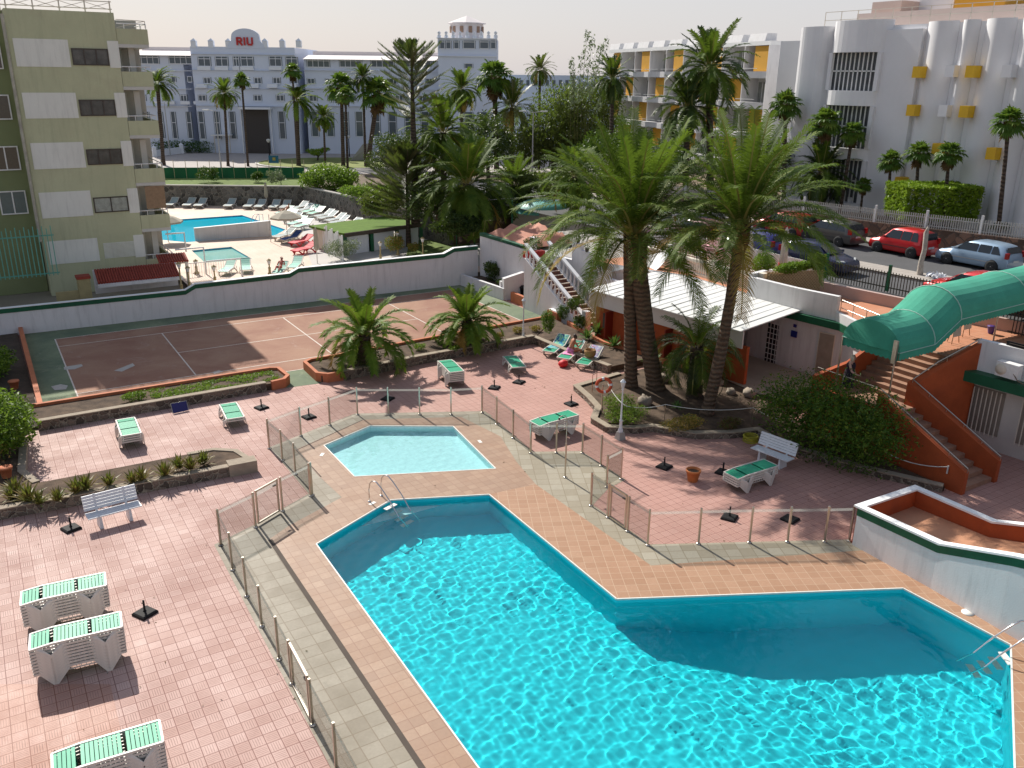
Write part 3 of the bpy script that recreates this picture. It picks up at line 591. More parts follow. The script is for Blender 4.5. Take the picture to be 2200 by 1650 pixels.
# annex: the white one-storey front with the green band
root = thing('annex_building', 'white one-storey annex with a green band and high parapet', 'building', (29.6, -22, 0))
ap = [(29.5, -19.9), (29.6, -22.5), (30.0, -25.0)]
q = M(); q.wall(ap, 0, 2.62, .3); q.wall([(30.0, -25.2), (28.8, -28.2)], 0, 2.62, .2); q.build('wall', mWHITE, root)
q = M(); q.wall([(29.3, -19.6), (29.4, -22.5), (29.75, -25.1), (28.9, -27.2), (28.55, -28.2)], 2.62, 2.95, .5); q.build('green_band', mGREEN, root)
q = M(); q.wall([(29.4, -19.7), (29.5, -22.5), (29.85, -24.6)], 2.95, 4.05, .25); q.wall([(29.85, -24.6), (28.9, -27.0)], 2.95, 3.35, .2); q.wall([(29.4, -19.7), (30.6, -19.5)], 2.95, 4.2, .25); q.build('parapet', mWHITE, root)
def pane(root, a, b, z0, z1, frame, glass, nm='window', off=.03, bars=1, fw=.07, name2='pane', hb=0):
    """window on a vertical plane from a to b (2d)"""
    a = Vector(a); b = Vector(b); d = (b-a).normalized(); n = Vector((d.y, -d.x))*off; q = M()
    def bar(s0, s1, z0_, z1_): q.wall([a+n+d*s0, a+n+d*s1], z0_, z1_, .06)
    L = (b-a).length; bar(0, fw, z0, z1); bar(L-fw, L, z0, z1); bar(fw, L-fw, z0, z0+fw); bar(fw, L-fw, z1-fw, z1)
    for k in range(1, bars+1): bar(L*k/(bars+1)-fw/2, L*k/(bars+1)+fw/2, z0+fw, z1-fw)
    for k in range(1, hb+1):
        zz = z0+(z1-z0)*k/(hb+1); 
        for j in range(bars+1): bar(L*j/(bars+1)+fw/2+.001, L*(j+1)/(bars+1)-fw/2-.001, zz-fw/2, zz+fw/2)
    f = q.build(nm, frame, root); q = M(); q.wall([a+n*.5+d*fw*.5, b+n*.5-d*fw*.5], z0+fw*.5, z1-fw*.5, .02); q.build(name2, glass, f); return f
mWIN = plain('dark_window_glass', (.03, .035, .04), .08); mCURT = mat('beige_curtain', (.3, .26, .21), .8, .15, 3); mDFR = plain('brown_frame', (.045, .03, .022), .4); mWFR = plain('white_frame', (.75, .74, .72), .5)
pane(root, (29.38, -21.1), (29.43, -21.9), .05, 2.1, mWFR, mWIN, 'grille_door', off=-.02, bars=3, fw=.035, hb=7)
pane(root, (29.55, -24.0), (29.72, -24.75), .3, 2.3, mCREAM, mCURT, off=-.05)
pane(root, (29.8, -25.3), (29.3, -26.4), .3, 2.3, mCREAM, mCURT, off=-.05); pane(root, (29.15, -26.7), (28.8, -27.6), .3, 2.3, mCREAM, mCURT, off=-.05, bars=0)
q = M(); q.obox((29.36, -22.75, 1.9), (.04, .34, .3), 0); q.obox((29.36, -22.75, 2.3), (.05, .16, .14), 0); q.build('wall_sign', plain('navy_sign', (.02, .03, .2), .4), root)
# white paved path in front
m = M(); m.sheet([[(25.6, -20.7), (29.2, -19.9), (29.3, -22.4), (29.6, -25.1), (28.6, -28), (26.4, -27.6), (25.4, -24.4)]], .2); m.sheet([[(25.6, -20.7), (29.2, -19.9), (29.3, -22.4), (29.6, -25.1), (28.6, -28), (26.4, -27.6), (25.4, -24.4)]], .01)
tag(m.build('path', mat('beige_paving', (.42, .33, .26), .9, .15, 1)), kind='structure')

# ================================================================ orange stair with landing
root = thing('orange_stair', 'burnt orange outdoor stair with landing and steel handrails under the green canopy', 'stairs', (25.4, -33, 0))
X0, X1, Y0, Y1, LZ_ = 24.5, 26.2, -34.6, -31.0, 1.66
mSTEP = mat('terracotta_step', (.36, .2, .13), .85, .25, 3)
q = M(); N = 10
for k in range(N): q.box(X0, X1, Y0+(Y1-Y0)*k/N, Y1, LZ_*k/N, LZ_*(k+1)/N)
q.box(X0, X1+.1, Y1, -28.2, LZ_-.25, LZ_)
for k in range(9): q.hexa([(26.3+k*.27, -30.9, LZ_-.3), (28.8, -31.3, LZ_-.3), (28.8, -28.6, LZ_-.3), (26.3+k*.27, -28.4, LZ_-.3), (26.3+k*.27, -30.9, LZ_+.17*(k+1)), (28.8, -31.3, LZ_+.17*(k+1)), (28.8, -28.6, LZ_+.17*(k+1)), (26.3+k*.27, -28.4, LZ_+.17*(k+1))])
q.build('steps', mSTEP, root)
q = M(); q.wall([(24.4, Y0-.1), (24.4, Y1)], 0, [.82, 2.5], .18); q.wall([(24.4, Y1), (24.4, -28.2)], 0, [1.9, 1.9], .18); q.build('side_wall', mORANGE, root)
q = M(); q.wall([(26.3, Y0-.1), (26.3, Y1), (28.7, -31.9)], 0, [.84, 2.55, 4.0], .2); q.build('side_wall', mORANGE, root)
q = M(); q.wall([(24.4, -28.1), (26.2, -28.2), (28.9, -28.5)], 0, [2.3, 2.6, 4.0], .18); q.build('back_wall', mORANGE, root)
def rail(pts, r_=.022, posts=()):
    q = M(); q.tube(pts, r_, 6)
    for a in posts: q.tube([a, Vector(a)-Vector((0, 0, .16))], .014, 5)
    return q.build('handrail', mSTEEL, root)
for x in (24.4, 26.3):
    ps = [Vector((x, Y0-.1+(Y1-Y0+.1)*t, (.82 if x < 25 else .84)+1.7*t+.14)) for t in (0, .2, .4, .6, .8, 1)]
    rail(ps, posts=ps)
rail([(24.4, -31, 2.65), (24.4, -28.2, 2.65)], posts=[(24.4, -30.2, 2.65), (24.4, -29.2, 2.65)]); rail([(26.3, -31, 2.69), (27.2, -31.3, 3.3), (28.7, -31.9, 4.15)], posts=[(27.5, -31.45, 3.45)])
# front of the lower wing at right
root = thing('poolside_wing', 'white poolside wing with barred windows, green band and air conditioner', 'building', (29, -33, 0))
wp_ = [(28.85, -31.3), (29.1, -34.1), (29.5, -38), (30.2, -48)]
q = M(); q.wall(wp_, 0, 2.55, .25); q.build('wall', mat('wing_render', (.6, .56, .5), .8, .08, 1), root)
q = M(); q.wall([(28.45, -31.6), (28.65, -34.1), (29.1, -38), (29.8, -48)], 2.55, 2.95, .6); q.build('green_band', mGREEN, root)
q = M(); q.wall([(28.75, -31.8), (29.0, -34.3), (29.4, -38)], 2.95, 4.1, .25); q.build('parapet', mWHITE, root)
for a, b, z0 in (((28.72, -31.65), (28.82, -33.15), .55), ((28.88, -33.75), (29.0, -35.3), .55), ((29.08, -35.8), (29.25, -37.4), .55)):
    f = pane(root, a, b, z0, 2.35, mCREAM, mCURT, off=-.1, bars=0, fw=.06); a = Vector(a); b = Vector(b); q = M()
    for k in range(9):
        p = a.lerp(b, (k+.5)/9); q.box(p.x-.17, p.x-.14, p.y-.015, p.y+.015, z0+.03, 2.33)
    q.build('window_bars', mCREAM, f)
root = thing('air_conditioner', 'white outdoor air conditioner unit on the parapet beside the stair', 'air conditioner', (28.5, -33.2, 3.1))
q = M(); q.box(28.28, 28.6, -33.65, -32.85, 3.08, 3.62); q.build('case', mWFR, root)
q = M(); T = Matrix.Translation((28.27, -33.05, 3.35)) @ Matrix.Rotation(-PI/2, 4, 'Y'); q.T = T; q.lathe([(.2, 0), (.2, .02), (.05, .03)], (0, 0, 0), 18); q.T = None; q.build('fan_grille', mCREAM, root)
q = M(); q.tube([(28.3, -33.5, 3.3), (28.22, -33.75, 3.1), (28.3, -34.05, 3.0)], .02, 6); q.build('pipe', mDRAIN, root)

# ================================================================ green barrel canopy
mCAN = mat('green_canvas', (.05, .31, .21), .9, .15, 1.2, bump=.3, stain=.3, stainc=(.03, .17, .12)); mCAN.use_backface_culling = False
mPIPE = plain('pale_piping', (.3, .5, .42), .5)
root = thing('barrel_canopy', 'long green barrel canopy with scalloped edge arching over the orange stair', 'canopy', (25, -30, 0))
cx = [(24.85, 3.98), (26.9, 4.0), (28.3, 4.78), (32.7, 4.88), (38.5, 5.0)]; yc, hw, rh = -30.0, 1.22, 1.0
def ring(x, z, n=14, r0=1.): return [(x, yc+hw*math.cos(PI*k/n)*-1, z+rh*r0*math.sin(PI*k/n)) for k in range(n+1)]
names = 15
q = M(); rows = []
for i in range(len(cx)-1):
    (xa, za), (xb, zb) = cx[i], cx[i+1]; ns = 6 if i < 3 else 14
    for k in range(ns): t = k/ns; rows.append(ring(xa+(xb-xa)*t, za+(zb-za)*t, r0=.93 if i == 0 and k == 0 else 1-.045*math.sin(PI*t if i < 3 else PI*((t*2) % 1))))
rows.append(ring(*cx[-1])); vs = [p for r_ in rows for p in r_]
q.add(vs, [(i*names+j, i*names+j+1, (i+1)*names+j+1, (i+1)*names+j) for i in range(len(rows)-1) for j in range(names-1)], 0, False)
c0 = ring(*cx[0], r0=.93); q.add([(cx[0][0]-.2, yc, cx[0][1])]+c0, [(0, i+1, i+2) for i in range(names-1)], 0, True)
q.build('canvas', mCAN, root)
def valance(pa, pb, h=.3):
    q = M(); pa = Vector(pa); pb = Vector(pb); L = (pb-pa).length; n = max(2, int(L/.2)); k = 4
    for i in range(n):
        for j in range(k):
            t0 = (i+j/k)/n; t1 = (i+(j+1)/k)/n; d0 = h-.05+.05*math.sin(PI*j/k); d1 = h-.05+.05*math.sin(PI*(j+1)/k); a = pa.lerp(pb, t0); b = pa.lerp(pb, t1)
            q.add([a, b, b-Vector((0, 0, d1)), a-Vector((0, 0, d0))], [(0, 1, 2, 3)])
    return q.build('valance', mCAN, root)
for s_ in (-1, 1):
    for i in range(len(cx)-1): valance((cx[i][0], yc+s_*(hw+.012), cx[i][1]), (cx[i+1][0], yc+s_*(hw+.012), cx[i+1][1]))
valance((cx[0][0]-.012, yc-hw, cx[0][1]), (cx[0][0]-.012, yc+hw, cx[0][1]), .34)
for x, z in cx[1:]:
    q = M(); q.tube([Vector(p)+Vector((0, 0, .01)) for p in ring(x, z)], .022, 5); q.build('rib', mPIPE, root)
q = M(); q.tube([(x, yc-hw-.02, z) for x, z in cx], .02, 5); q.tube([(x, yc+hw+.02, z) for x, z in cx], .02, 5); q.tube([(cx[0][0]-.02, yc-hw, cx[0][1]), (cx[0][0]-.02, yc+hw, cx[0][1])], .02, 5); q.build('edge_tube', mPIPE, root)
for x, y, z0, z1 in ((24.75, -31.15, 1.9, 4.0), (24.75, -28.85, 1.9, 4.0), (31.0, -31.1, 3.2, 4.85), (36.5, -31.1, 3.2, 4.95)):
    q = M(); q.tube([(x, y, z0), (x, y, z1)], .035, 8); q.build('post', mSTEEL, root)
q = M(); q.obox((24.6, -31.2, 4.05), (.08, .16, .85), 0); q.build('lamp_box', mSTEEL, root)

# ================================================================ white ramp planter in the right foreground
root = thing('ramp_parapet', 'white ramp with green band and orange floor at the right foreground', 'ramp', (19.5, -37, 0))
pa = [(18.42, -35.0), (18.3, -37.66), (18.1, -39.7), (17.9, -42.5), (17.6, -48)]; pz = [1.3, 1.42, 2.14, 2.9, 4.2]
pb = [(21.1, -35.0), (21.1, -37.5), (21.2, -39.8), (21.3, -42.5), (21.4, -48)]; pzb = [1.24, 1.24, 2.0, 2.8, 4.1]
q = M(); q.wall(pa, 0, [z-.3 for z in pz], .16); q.build('wall', mWHITE, root)
q = M(); q.wall(pa, [z-.3 for z in pz], [z-.06 for z in pz], .19); q.build('green_band', mGREEN, root)
full = list(reversed(pa))+pb; fz = list(reversed(pz))+pzb
q = M(); q.wall(full, [z-.06 for z in fz], fz, .24); q.build('coping', mWHITE2, root)
q = M(); q.wall([pa[0], pb[0]]+pb[1:], 0, [pz[0]-.07]+[z-.07 for z in pzb], .16); q.build('far_wall', mORANGE, root)
q = M(); q.wall([(x+.1, y) for x, y in pa], 0, [z-.08 for z in pz], .03); q.build('inner_lining', mORANGE, root)
q = M(); 
for i in range(len(pa)-1):
    za = [.62, .72, 1.4, 2.1, 3.3]; q.hexa([(pa[i][0]+.1, pa[i][1], 0), (pb[i][0]-.09, pb[i][1], 0), (pb[i+1][0]-.09, pb[i+1][1], 0), (pa[i+1][0]+.1, pa[i+1][1], 0), (pa[i][0]+.1, pa[i][1], za[i]), (pb[i][0]-.09, pb[i][1], za[i]), (pb[i+1][0]-.09, pb[i+1][1], za[i+1]), (pa[i+1][0]+.1, pa[i+1][1], za[i+1])])
q.build('floor', mat('apricot_floor', (.55, .27, .15), .8, .12, 1), root)

# ================================================================ green striped apartment building
FY = 10.3
root = thing('apartment_building', 'pale green and cream striped apartment block with corner balconies at the left', 'building', (3, 16, 0))
zb = [0, 1.95, 3.37, 4.76, 6.28, 7.64, 9.14, 10.51, 11.94, 13.35, 14.85, 16.45]
q = M(); q.box(.75, 6.42, FY, 26, 0, 16.4); q.build('wall', mGREEN2, root)
q = M(); q.box(-14, .7, FY+1.6, 26, 0, 17.2); q.build('recessed_wall', mat('olive_render', (.22, .25, .12), .85, .1, .6), root)
q = M(); q.box(6.42, 8.3, 14.5, 26, 0, 16.2); q.build('side_wing', mat('balcony_back', (.42, .4, .35), .85, .1, 1), root)
for i in (1, 3, 5, 7, 9):
    zt = zb[i+1]; zl = zb[i] if i > 1 else 1.95; q = M(); q.box(.95, 3.75, FY-.03, FY+.05, zl, zt); q.build('cream_panel', mGREY2, root); q = M(); q.box(5.85, 6.46, FY-.03, FY+.6, zl, zt); q.build('corner_panel', mGREY2, root)
wz = [(13.47, 14.4), (10.62, 11.55), (7.78, 8.7), (4.9, 5.83)]
for i, (z0, z1) in enumerate(wz): pane(root, (3.86, FY), (5.83, FY), z0, z1, mDFR, mat('curtain_behind_glass', (.1, .095, .085), .15, .5, 2) if i != 3 else mat('pale_curtain', (.36, .38, .33), .3, .3, 4), off=.03, bars=2 if i < 3 else 1, fw=.06)
q = M()
for k in range(13): q.box(4.05, 5.85, FY-.05, FY, 2.05+k*.075, 2.05+k*.075+.045)
q.build('louvre_grille', mGREY2, root)
mBALC = mat('balcony_white', (.55, .54, .5), .8, .08, 1.5)
for i, k in enumerate((1, 3, 5, 7, 9, 11)):
    zt = zb[k+1]-0.02 if k < 11 else 0
    z1 = zb[k] if k < 11 else 15.75
    ztop = z1-.15+.05; x1 = 8.12
    q = M(); q.wall([(6.44, FY+.06), (x1, FY+.06), (x1, 15)], ztop-.95, ztop-.1, .14); q.build('balcony_parapet', mGREEN2, root)
    q = M(); q.box(6.43, x1+.06, FY, 15, ztop-1.15, ztop-.955); q.build('balcony_slab', mBALC, root)
    q = M(); q.tube([(6.5, FY+.06, ztop+.18), (x1, FY+.06, ztop+.18), (x1, 14.8, ztop+.18)], .03, 5)
    for y in (FY+.06, 12, 13.6): q.tube([(x1, y, ztop-.1), (x1, y, ztop+.18)], .025, 5)
    q.tube([(6.9, FY+.06, ztop-.1), (6.9, FY+.06, ztop+.18)], .025, 5); q.tube([(7.8, FY+.06, ztop-.1), (7.8, FY+.06, ztop+.18)], .025, 5); q.build('balcony_rail', mWFR, root)
    if k < 11:
        q = M(); q.box(6.43, 6.9, FY+2.2, FY+2.3, ztop-.9, ztop+1.6); q.box(7.1, 7.45, FY+.9, FY+1.1, ztop-.9, ztop+1.6); q.build('balcony_door', mBALC, root)
q = M(); q.box(6.9, 8.06, FY-.03, FY+.03, 4.95, 6.35); q.build('roller_blind', mat('wood_blind', (.3, .2, .12), .8, .2, 6), root)
# roof rail
q = M()
for z in (16.6, 17.0): q.beam((-14, FY+.3, z), (6.4, FY+.3, z), .05, .05)
for k in range(15): 
    x = 6.3-k*1.35; q.beam((x, FY+.3, 16.4), (x, FY+.3, 17.05), .07, .07)
    q.beam((x, FY+.3, 16.55), (x-1.35, FY+.3, 16.95), .03, .03); q.beam((x, FY+.3, 16.95), (x-1.35, FY+.3, 16.55), .03, .03)
q.build('roof_rail', mCREAM, root)
q = M(); q.beam((6.5, FY+.1, 16.05), (8.1, FY+.1, 16.0), .04, .04); q.beam((8.1, FY+.1, 15.6), (8.1, FY+.1, 16.0), .04, .04); q.beam((6.5, FY+.1, 15.6), (8.1, FY+.1, 16.0), .03, .03); q.build('roof_rail', mCREAM, root)
q = M(); q.tube([(.62, FY-.12, 16.1), (.62, FY-.12, 3.4)], .09, 8); q.build('drainpipe', mat('galvanised_pipe', (.42, .4, .33), .6, .3, 2), root)
for i, (z0, z1) in enumerate([(13.2, 14.6), (10.4, 11.8), (7.5, 8.9), (4.9, 6.3)]):
    pane(root, (-1.1, FY+1.58), (.35, FY+1.58), z0, z1, mWFR, plain('window_reflection', (.09, .14, .14) if i > 2 else (.1, .08, .06), .12), off=.04, bars=1, fw=.07)
# garden side: turquoise metal screen, tiled lean-to roofs, small walls
root = thing('metal_screen', 'turquoise painted metal bar screen on the left of the apartment block', 'fence', (-1, 8.6, 3))
q = M(); z0, z1 = 1.6, 4.4
for k in range(26): q.box(-4.6+k*.23, -4.55+k*.23, 8.7, 8.75, z0, z1+.15*(k % 2))
q.build('bars', plain('turquoise_paint', (.12, .38, .3), .5), root)
q = M(); q.box(-4.7, 1.3, 8.76, 8.8, z1-.45, z1-.38); q.box(-4.7, 1.3, 8.76, 8.8, z0+.1, z0+.17); q.build('rail', plain('turquoise_rail', (.12, .38, .3), .5), root)
root = thing('tiled_canopy', 'small red tiled roof along the foot of the apartment block', 'roof', (6, 8.5, 1)); q = M(); mRT = mat('red_roof_tile', (.3, .05, .03), .8, .3, 5)
a0 = VY(172, 640, 5.2); 
for k in range(32): q.tube([(3.1+k*.145, 6.3, 1.35), (3.15+k*.145, 7.9, 1.85)], .075, 6)
q.build('tiles', mRT, root); q = M(); q.box(3.0, 7.8, 6.2, 6.35, 1.1, 1.3); q.box(3.0, 7.8, 7.9, 8.05, .4, 1.85); q.build('beam', mWHITE, root)
root = thing('tiled_canopy', 'short red tiled porch roof below the lowest balcony', 'roof', (8, 9, 1)); q = M()
for k in range(12): q.tube([(7.0+k*.15, 8.6, 1.75), (7.05+k*.15, 9.8, 2.05)], .08, 6)
q.build('tiles', mRT, root); q = M(); q.box(8.5, 8.65, 8.6, 8.75, .4, 1.7); q.box(6.9, 8.7, 8.65, 8.75, 1.6, 1.68); q.build('post', mCREAM, root)
root = thing('barbecue', 'cream masonry chimney with tiled cap behind the left end of the white wall', 'chimney', (2, 6, .4)); q = M(); q.box(1.9, 2.55, 5.3, 6, .4, 1.9); q.box(.7, 1.9, 5.4, 5.6, .4, 1.25); q.build('stack', mat('ochre_render', (.36, .3, .15), .85, .15, 2), root)
q = M(); q.box(1.85, 2.6, 5.25, 6.05, 1.9, 2.05); q.build('cap', mRT, root)

# ================================================================ neighbour's pool terrace
mSAND = tile('pale_peach_tile', .5, (.6, .46, .36), (.64, .5, .4), (.5, .38, .3), g=.03, dirt=.2); mPGREY = mat('pale_grey_deck', (.5, .47, .44), .85, .08, .5)
NPOOL = [(6, 35.3), (19.2, 35.3), (20.3, 25.4), (18.6, 22.9), (11.5, 23.1), (6, 27)]; NKID = [(11.1, 19.4), (14.1, 19.5), (14.2, 14.1), (10.9, 14.2)]
m = M(); m.sheet([[(8.3, 2.3), (40, 2.3), (40, 22), (28.6, 22), (26.6, 38.2), (9, 49), (4, 50), (4, 27), (8.35, 26.5)], NKID, [p if p[0] > 8.6 else (8.6, p[1]) for p in NPOOL]], .4); struct(m, 'neighbour_terrace', mSAND)
m = M(); m.sheet([[(17, 9), (26, 4), (33, 4), (28.6, 22), (25.5, 34), (21.5, 32), (20.6, 22)]], .404); struct(m, 'neighbour_terrace', mPGREY)
def flatwater(name, c):
    mm = plain(name, c, .06); return mm
def npool(poly, name, cw, depth):
    P = [p if p[0] > 8.6 else (8.6, p[1]) for p in poly]
    m_ = M(); m_.sheet([P], .27); struct(m_, name, flatwater(name+'_surface', cw)); m_ = M(); n = len(P)
    m_.add([(x, y, .4) for x, y in P]+[(x, y, .2) for x, y in P], [(i, (i+1) % n, (i+1) % n+n, i+n) for i in range(n)]); struct(m_, 'pool_edge', plain(name+'_edge', (.05, .35, .5), .4))
npool(NPOOL, 'far_pool_water', (.01, .46, .62), 1); npool(NKID, 'far_wading_pool_water', (.3, .58, .52), .3)
root = thing('pool_wall', 'freestanding white wall standing in the far pool', 'wall', (15, 23, .3)); q = M(); q.wall([(12.3, 23.6), (18.3, 22.9)], .2, [1.35, 1.62], .25); q.build('wall', mWHITE, root)
q = M(); q.wall([(12.3, 23.6), (18.3, 22.9)], [1.35, 1.62], [1.4, 1.67], .32); q.build('cap', mWHITE2, root)
# retaining wall of dark stone and the bank behind it
SW = [(4, 52), (9, 49), (26.4, 38.0), (28.5, 22.0), (29.5, 12)]
root = thing('stone_wall', 'dark volcanic stone wall behind the far sunbathing terrace', 'wall', (20, 42, .4)); q = M(); q.wall(SW, .38, [2.3, 2.3, 2.38, 2.42, 2.4], .4); q.build('wall', mSTW2, root)
q = M(); q.wall(SW, [2.3, 2.3, 2.38, 2.42, 2.4], [2.4, 2.4, 2.48, 2.52, 2.5], .46); q.build('cap', mCONC, root)
m = M(); m.prism([(-60, 52.2), (4, 52.2), (9, 49.2), (26.6, 38.2), (28.7, 22.0), (29.7, 12), (40, 12), (62, 12), (160, 60), (160, 240), (-120, 240), (-120, 52)], .1, 2.1, 0, 1)
tag(m.build('garden_bank', [mSOIL, mat('garden_earth', (.16, .12, .08), .95, .3, .6, bump=.4)]), kind='structure')
def L3(pts, z): return [tuple(G(x, y, z)[:2]) for x, y in pts]
m = M(); m.sheet([L3([(330, 398), (640, 400), (700, 392), (660, 376), (340, 382)], 2.1)], 2.11); tag(m.build('lawn', mLAWN), kind='stuff')
mROADL = mat('pale_road', (.42, .38, .35), .9, .1, .12, stain=.25, stainc=(.3, .28, .26)); mWCURB = mat('white_curb', (.6, .57, .52), .85, .1, 1)
m = M(); m.sheet([L3([(250, 381), (660, 378), (1010, 366), (1260, 395), (1350, 352), (1250, 322), (300, 322), (200, 345)], 2.1)], 2.12); struct(m, 'road', mROADL)
# roundabout
cc = G(722, 352, 2.1); ax = Vector((CR.x, CR.y)).normalized(); ay = Vector((ax.y*-1, ax.x))
def ell(a, b, n=40, dx=0, dy=0): return [tuple(Vector((cc.x, cc.y))+ax*(a*math.cos(2*PI*k/n)+dx)+ay*(b*math.sin(2*PI*k/n)+dy)) for k in range(n)]
m = M(); m.prism(ell(10.4, 7.6), 2.1, 2.25); struct(m, 'roundabout_kerb', mWCURB)
m = M(); m.prism(ell(10, 7.2), 2.2, 2.29); tag(m.build('roundabout_lawn', mat('roundabout_grass', (.16, .21, .05), .95, .3, .4, c2=(.26, .28, .08), bump=.3)), kind='stuff')
root = thing('monument', 'pale concrete wedge on the roundabout lawn beside a dark palm trunk', 'monument', G(785, 345, 2.25)); q = M(); a, b = G(752, 346, 2.25), G(799, 344, 2.25); q.add([a, b, b+Vector((0, 0, 2.1)), b+Vector((-1.1, .3, 2.1))]+[p+Vector((.6, 1, 0)) for p in (a, b, b+Vector((0, 0, 2.1)), b+Vector((-1.1, .3, 2.1)))], [(0, 1, 2, 3), (7, 6, 5, 4), (0, 3, 7, 4), (1, 5, 6, 2), (3, 2, 6, 7)]); q.build('wedge', mCONC, root)
# green windbreak fence
root = thing('mesh_fence', 'long green mesh fence between the lawn and the road', 'fence', G(500, 383, 2.1)); a, b = G(350, 384, 2.1), G(655, 383, 2.1)
q = M(); q.wall([a[:2], b[:2]], 2.12, 3.3, .03); q.build('mesh_panel', mat('green_mesh', (.01, .13, .05), .7, .25, 1), root)
for k in range(13):
    p = a.lerp(b, k/12); q = M(); q.tube([(p.x, p.y, 2.1), (p.x, p.y, 4.1)], .035, 5); q.build('post', mSTEEL, root)
q = M(); p = G(589, 372, 2.1); root = thing('notice_board', 'blue and teal board standing behind the green mesh fence', 'sign', p); q.obox(p+Vector((0, -.2, 1.6)), (1.15, .08, .85), -YAW); q.build('panel', plain('teal_board', (.01, .12, .2), .5), root)
q = M(); q.obox(p+Vector((.02, -.3, 1.65)), (.35, .03, .35), -YAW); q.obox(p+Vector((.3, -.35, 1.5)), (.2, .03, .2), -YAW); q.build('board_graphic', plain('yellow_graphic', (.4, .3, .05), .5), root)

# ================================================================ hotel across the road (frame: s along the facade, z up)
FH = Vector((math.sin(YAW), math.cos(YAW), 0)); RH = Vector((math.cos(YAW), -math.sin(YAW), 0))
def HP(px, py, D=132.):
    d = RAY(px, py); p = d*(D/d.dot(FH)); return p.dot(RH), CAM.z+p.z
def frame(D): 
    o = CAM+FH*D; return Matrix(((RH.x, FH.x, 0, o.x), (RH.y, FH.y, 0, o.y), (0, 0, 1, 0), (0, 0, 0, 1)))
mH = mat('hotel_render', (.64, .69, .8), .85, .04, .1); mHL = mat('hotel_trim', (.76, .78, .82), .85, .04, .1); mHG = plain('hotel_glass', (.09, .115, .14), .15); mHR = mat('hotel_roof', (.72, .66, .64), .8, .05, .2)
hroot = thing('grand_hotel', 'long white colonial style hotel with red rooftop letters and a square corner tower', 'hotel', CAM+FH*132+Vector((0, 0, 2-CAM.z)))
DH = 132.
def hb(q, x0, y0, x1, y1, d0, d1, mi=0, D=DH):
    """box from pixel corners (x0,y0)-(x1,y1) on the facade plane, depth d0..d1 behind it"""
    s0, z1 = HP(x0, y0, D); s1, z0 = HP(x1, y1, D); q.box(s0, s1, d0, d1, z0, z1, mi)
def hpart(name, mats, boxes):
    q = M(); q.T = frame(DH)
    for b in boxes: hb(q, *b)
    return q.build(name, mats, hroot)
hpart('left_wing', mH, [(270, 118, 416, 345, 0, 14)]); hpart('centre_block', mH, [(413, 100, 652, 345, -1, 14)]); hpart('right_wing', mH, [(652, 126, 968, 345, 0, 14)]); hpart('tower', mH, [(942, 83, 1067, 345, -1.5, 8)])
def hroof(x0, x1, yb, yt):
    q = M(); q.T = frame(DH); s0, zb_ = HP(x0, yb); s1, _ = HP(x1, yb); _, zt = HP(x0, yt)
    q.hexa([(s0, -.8, zb_), (s1, -.8, zb_), (s1, 6, zb_), (s0, 6, zb_), (s0, 3, zt), (s1, 3, zt), (s1, 6, zt), (s0, 6, zt)]); q.box(s0, s1, 6, 7, zb_, zt+.6); return q.build('roof', mHR, hroot)
hroof(270, 413, 118, 107); hroof(653, 975, 127, 117)
for y in (150, 189, 226): hpart('cornice', mHL, [(270, y, 413, y+3, -.35, 0)]); hpart('cornice', mHL, [(413, y, 652, y+3, -1.35, -1)]); hpart('cornice', mHL, [(652, y+1, 942, y+4, -.35, 0)])
hpart('cornice', mHL, [(413, 116, 652, 119, -1.35, -1)]); hpart('cornice', mHL, [(940, 120, 1069, 123, -1.85, -1.5)]); hpart('cornice', mHL, [(940, 82, 1069, 85, -1.9, -1.5)])
for x in (421, 458, 495, 573, 610, 645):
    q = M(); q.T = frame(DH); s, z = HP(x, 101); q.box(s-.35, s+.35, -1.05, -.35, z-.1, z+.75); q.add([(s-.42, -1.1, z+.75), (s+.42, -1.1, z+.75), (s+.42, -.3, z+.75), (s-.42, -.3, z+.75), (s, -.7, z+1.15)], [(0, 1, 4), (1, 2, 4), (2, 3, 4), (3, 0, 4)]); q.build('finial', mHL, hroot)
q = M(); q.T = frame(DH); s, z = HP(533, 101); n = 18; arc = [(s+1.95*math.cos(PI*k/n), z+1.35+1.05*math.sin(PI*k/n)) for k in range(n+1)]; arc = [(s+2.6, z-.2), (s+2.5, z+.3), (s+2.05, z+.75)]+arc+[(s-2.05, z+.75), (s-2.5, z+.3), (s-2.6, z-.2)]
k = len(arc); q.add([(a, -1.1, b) for a, b in arc]+[(a, -.6, b) for a, b in arc], [tuple(reversed(range(k))), tuple(range(k, 2*k))]+[(i, (i+1) % k, (i+1) % k+k, i+k) for i in range(k)]); q.build('pediment', mH, hroot)
mRED = plain('red_letters', (.5, .02, .02), .5)
q = M(); q.T = frame(DH); s, z = HP(533, 98); W_ = .15
def stroke(a, b, c_, d_): q.beam((s+a, -1.2, z+b), (s+c_, -1.2, z+d_), .12, .24, up=(0, 1, 0)) if False else q.beam((s+a, -1.2, z+b), (s+c_, -1.2, z+d_), .24, .16, up=(0, 1, 0))
H_ = 1.05
for st_ in [(-1.15, 0, -1.15, H_), (-1.15, H_-.1, -.6, H_-.1), (-.55, H_-.12, -.55, .5), (-1.15, .5, -.55, .5), (-.85, .45, -.45, 0), (-.12, 0, -.12, H_), (.3, H_, .3, .15), (.3, .1, .95, .1), (.95, .15, .95, H_)]: stroke(*st_)
q.build('roof_letters', mRED, hroot)
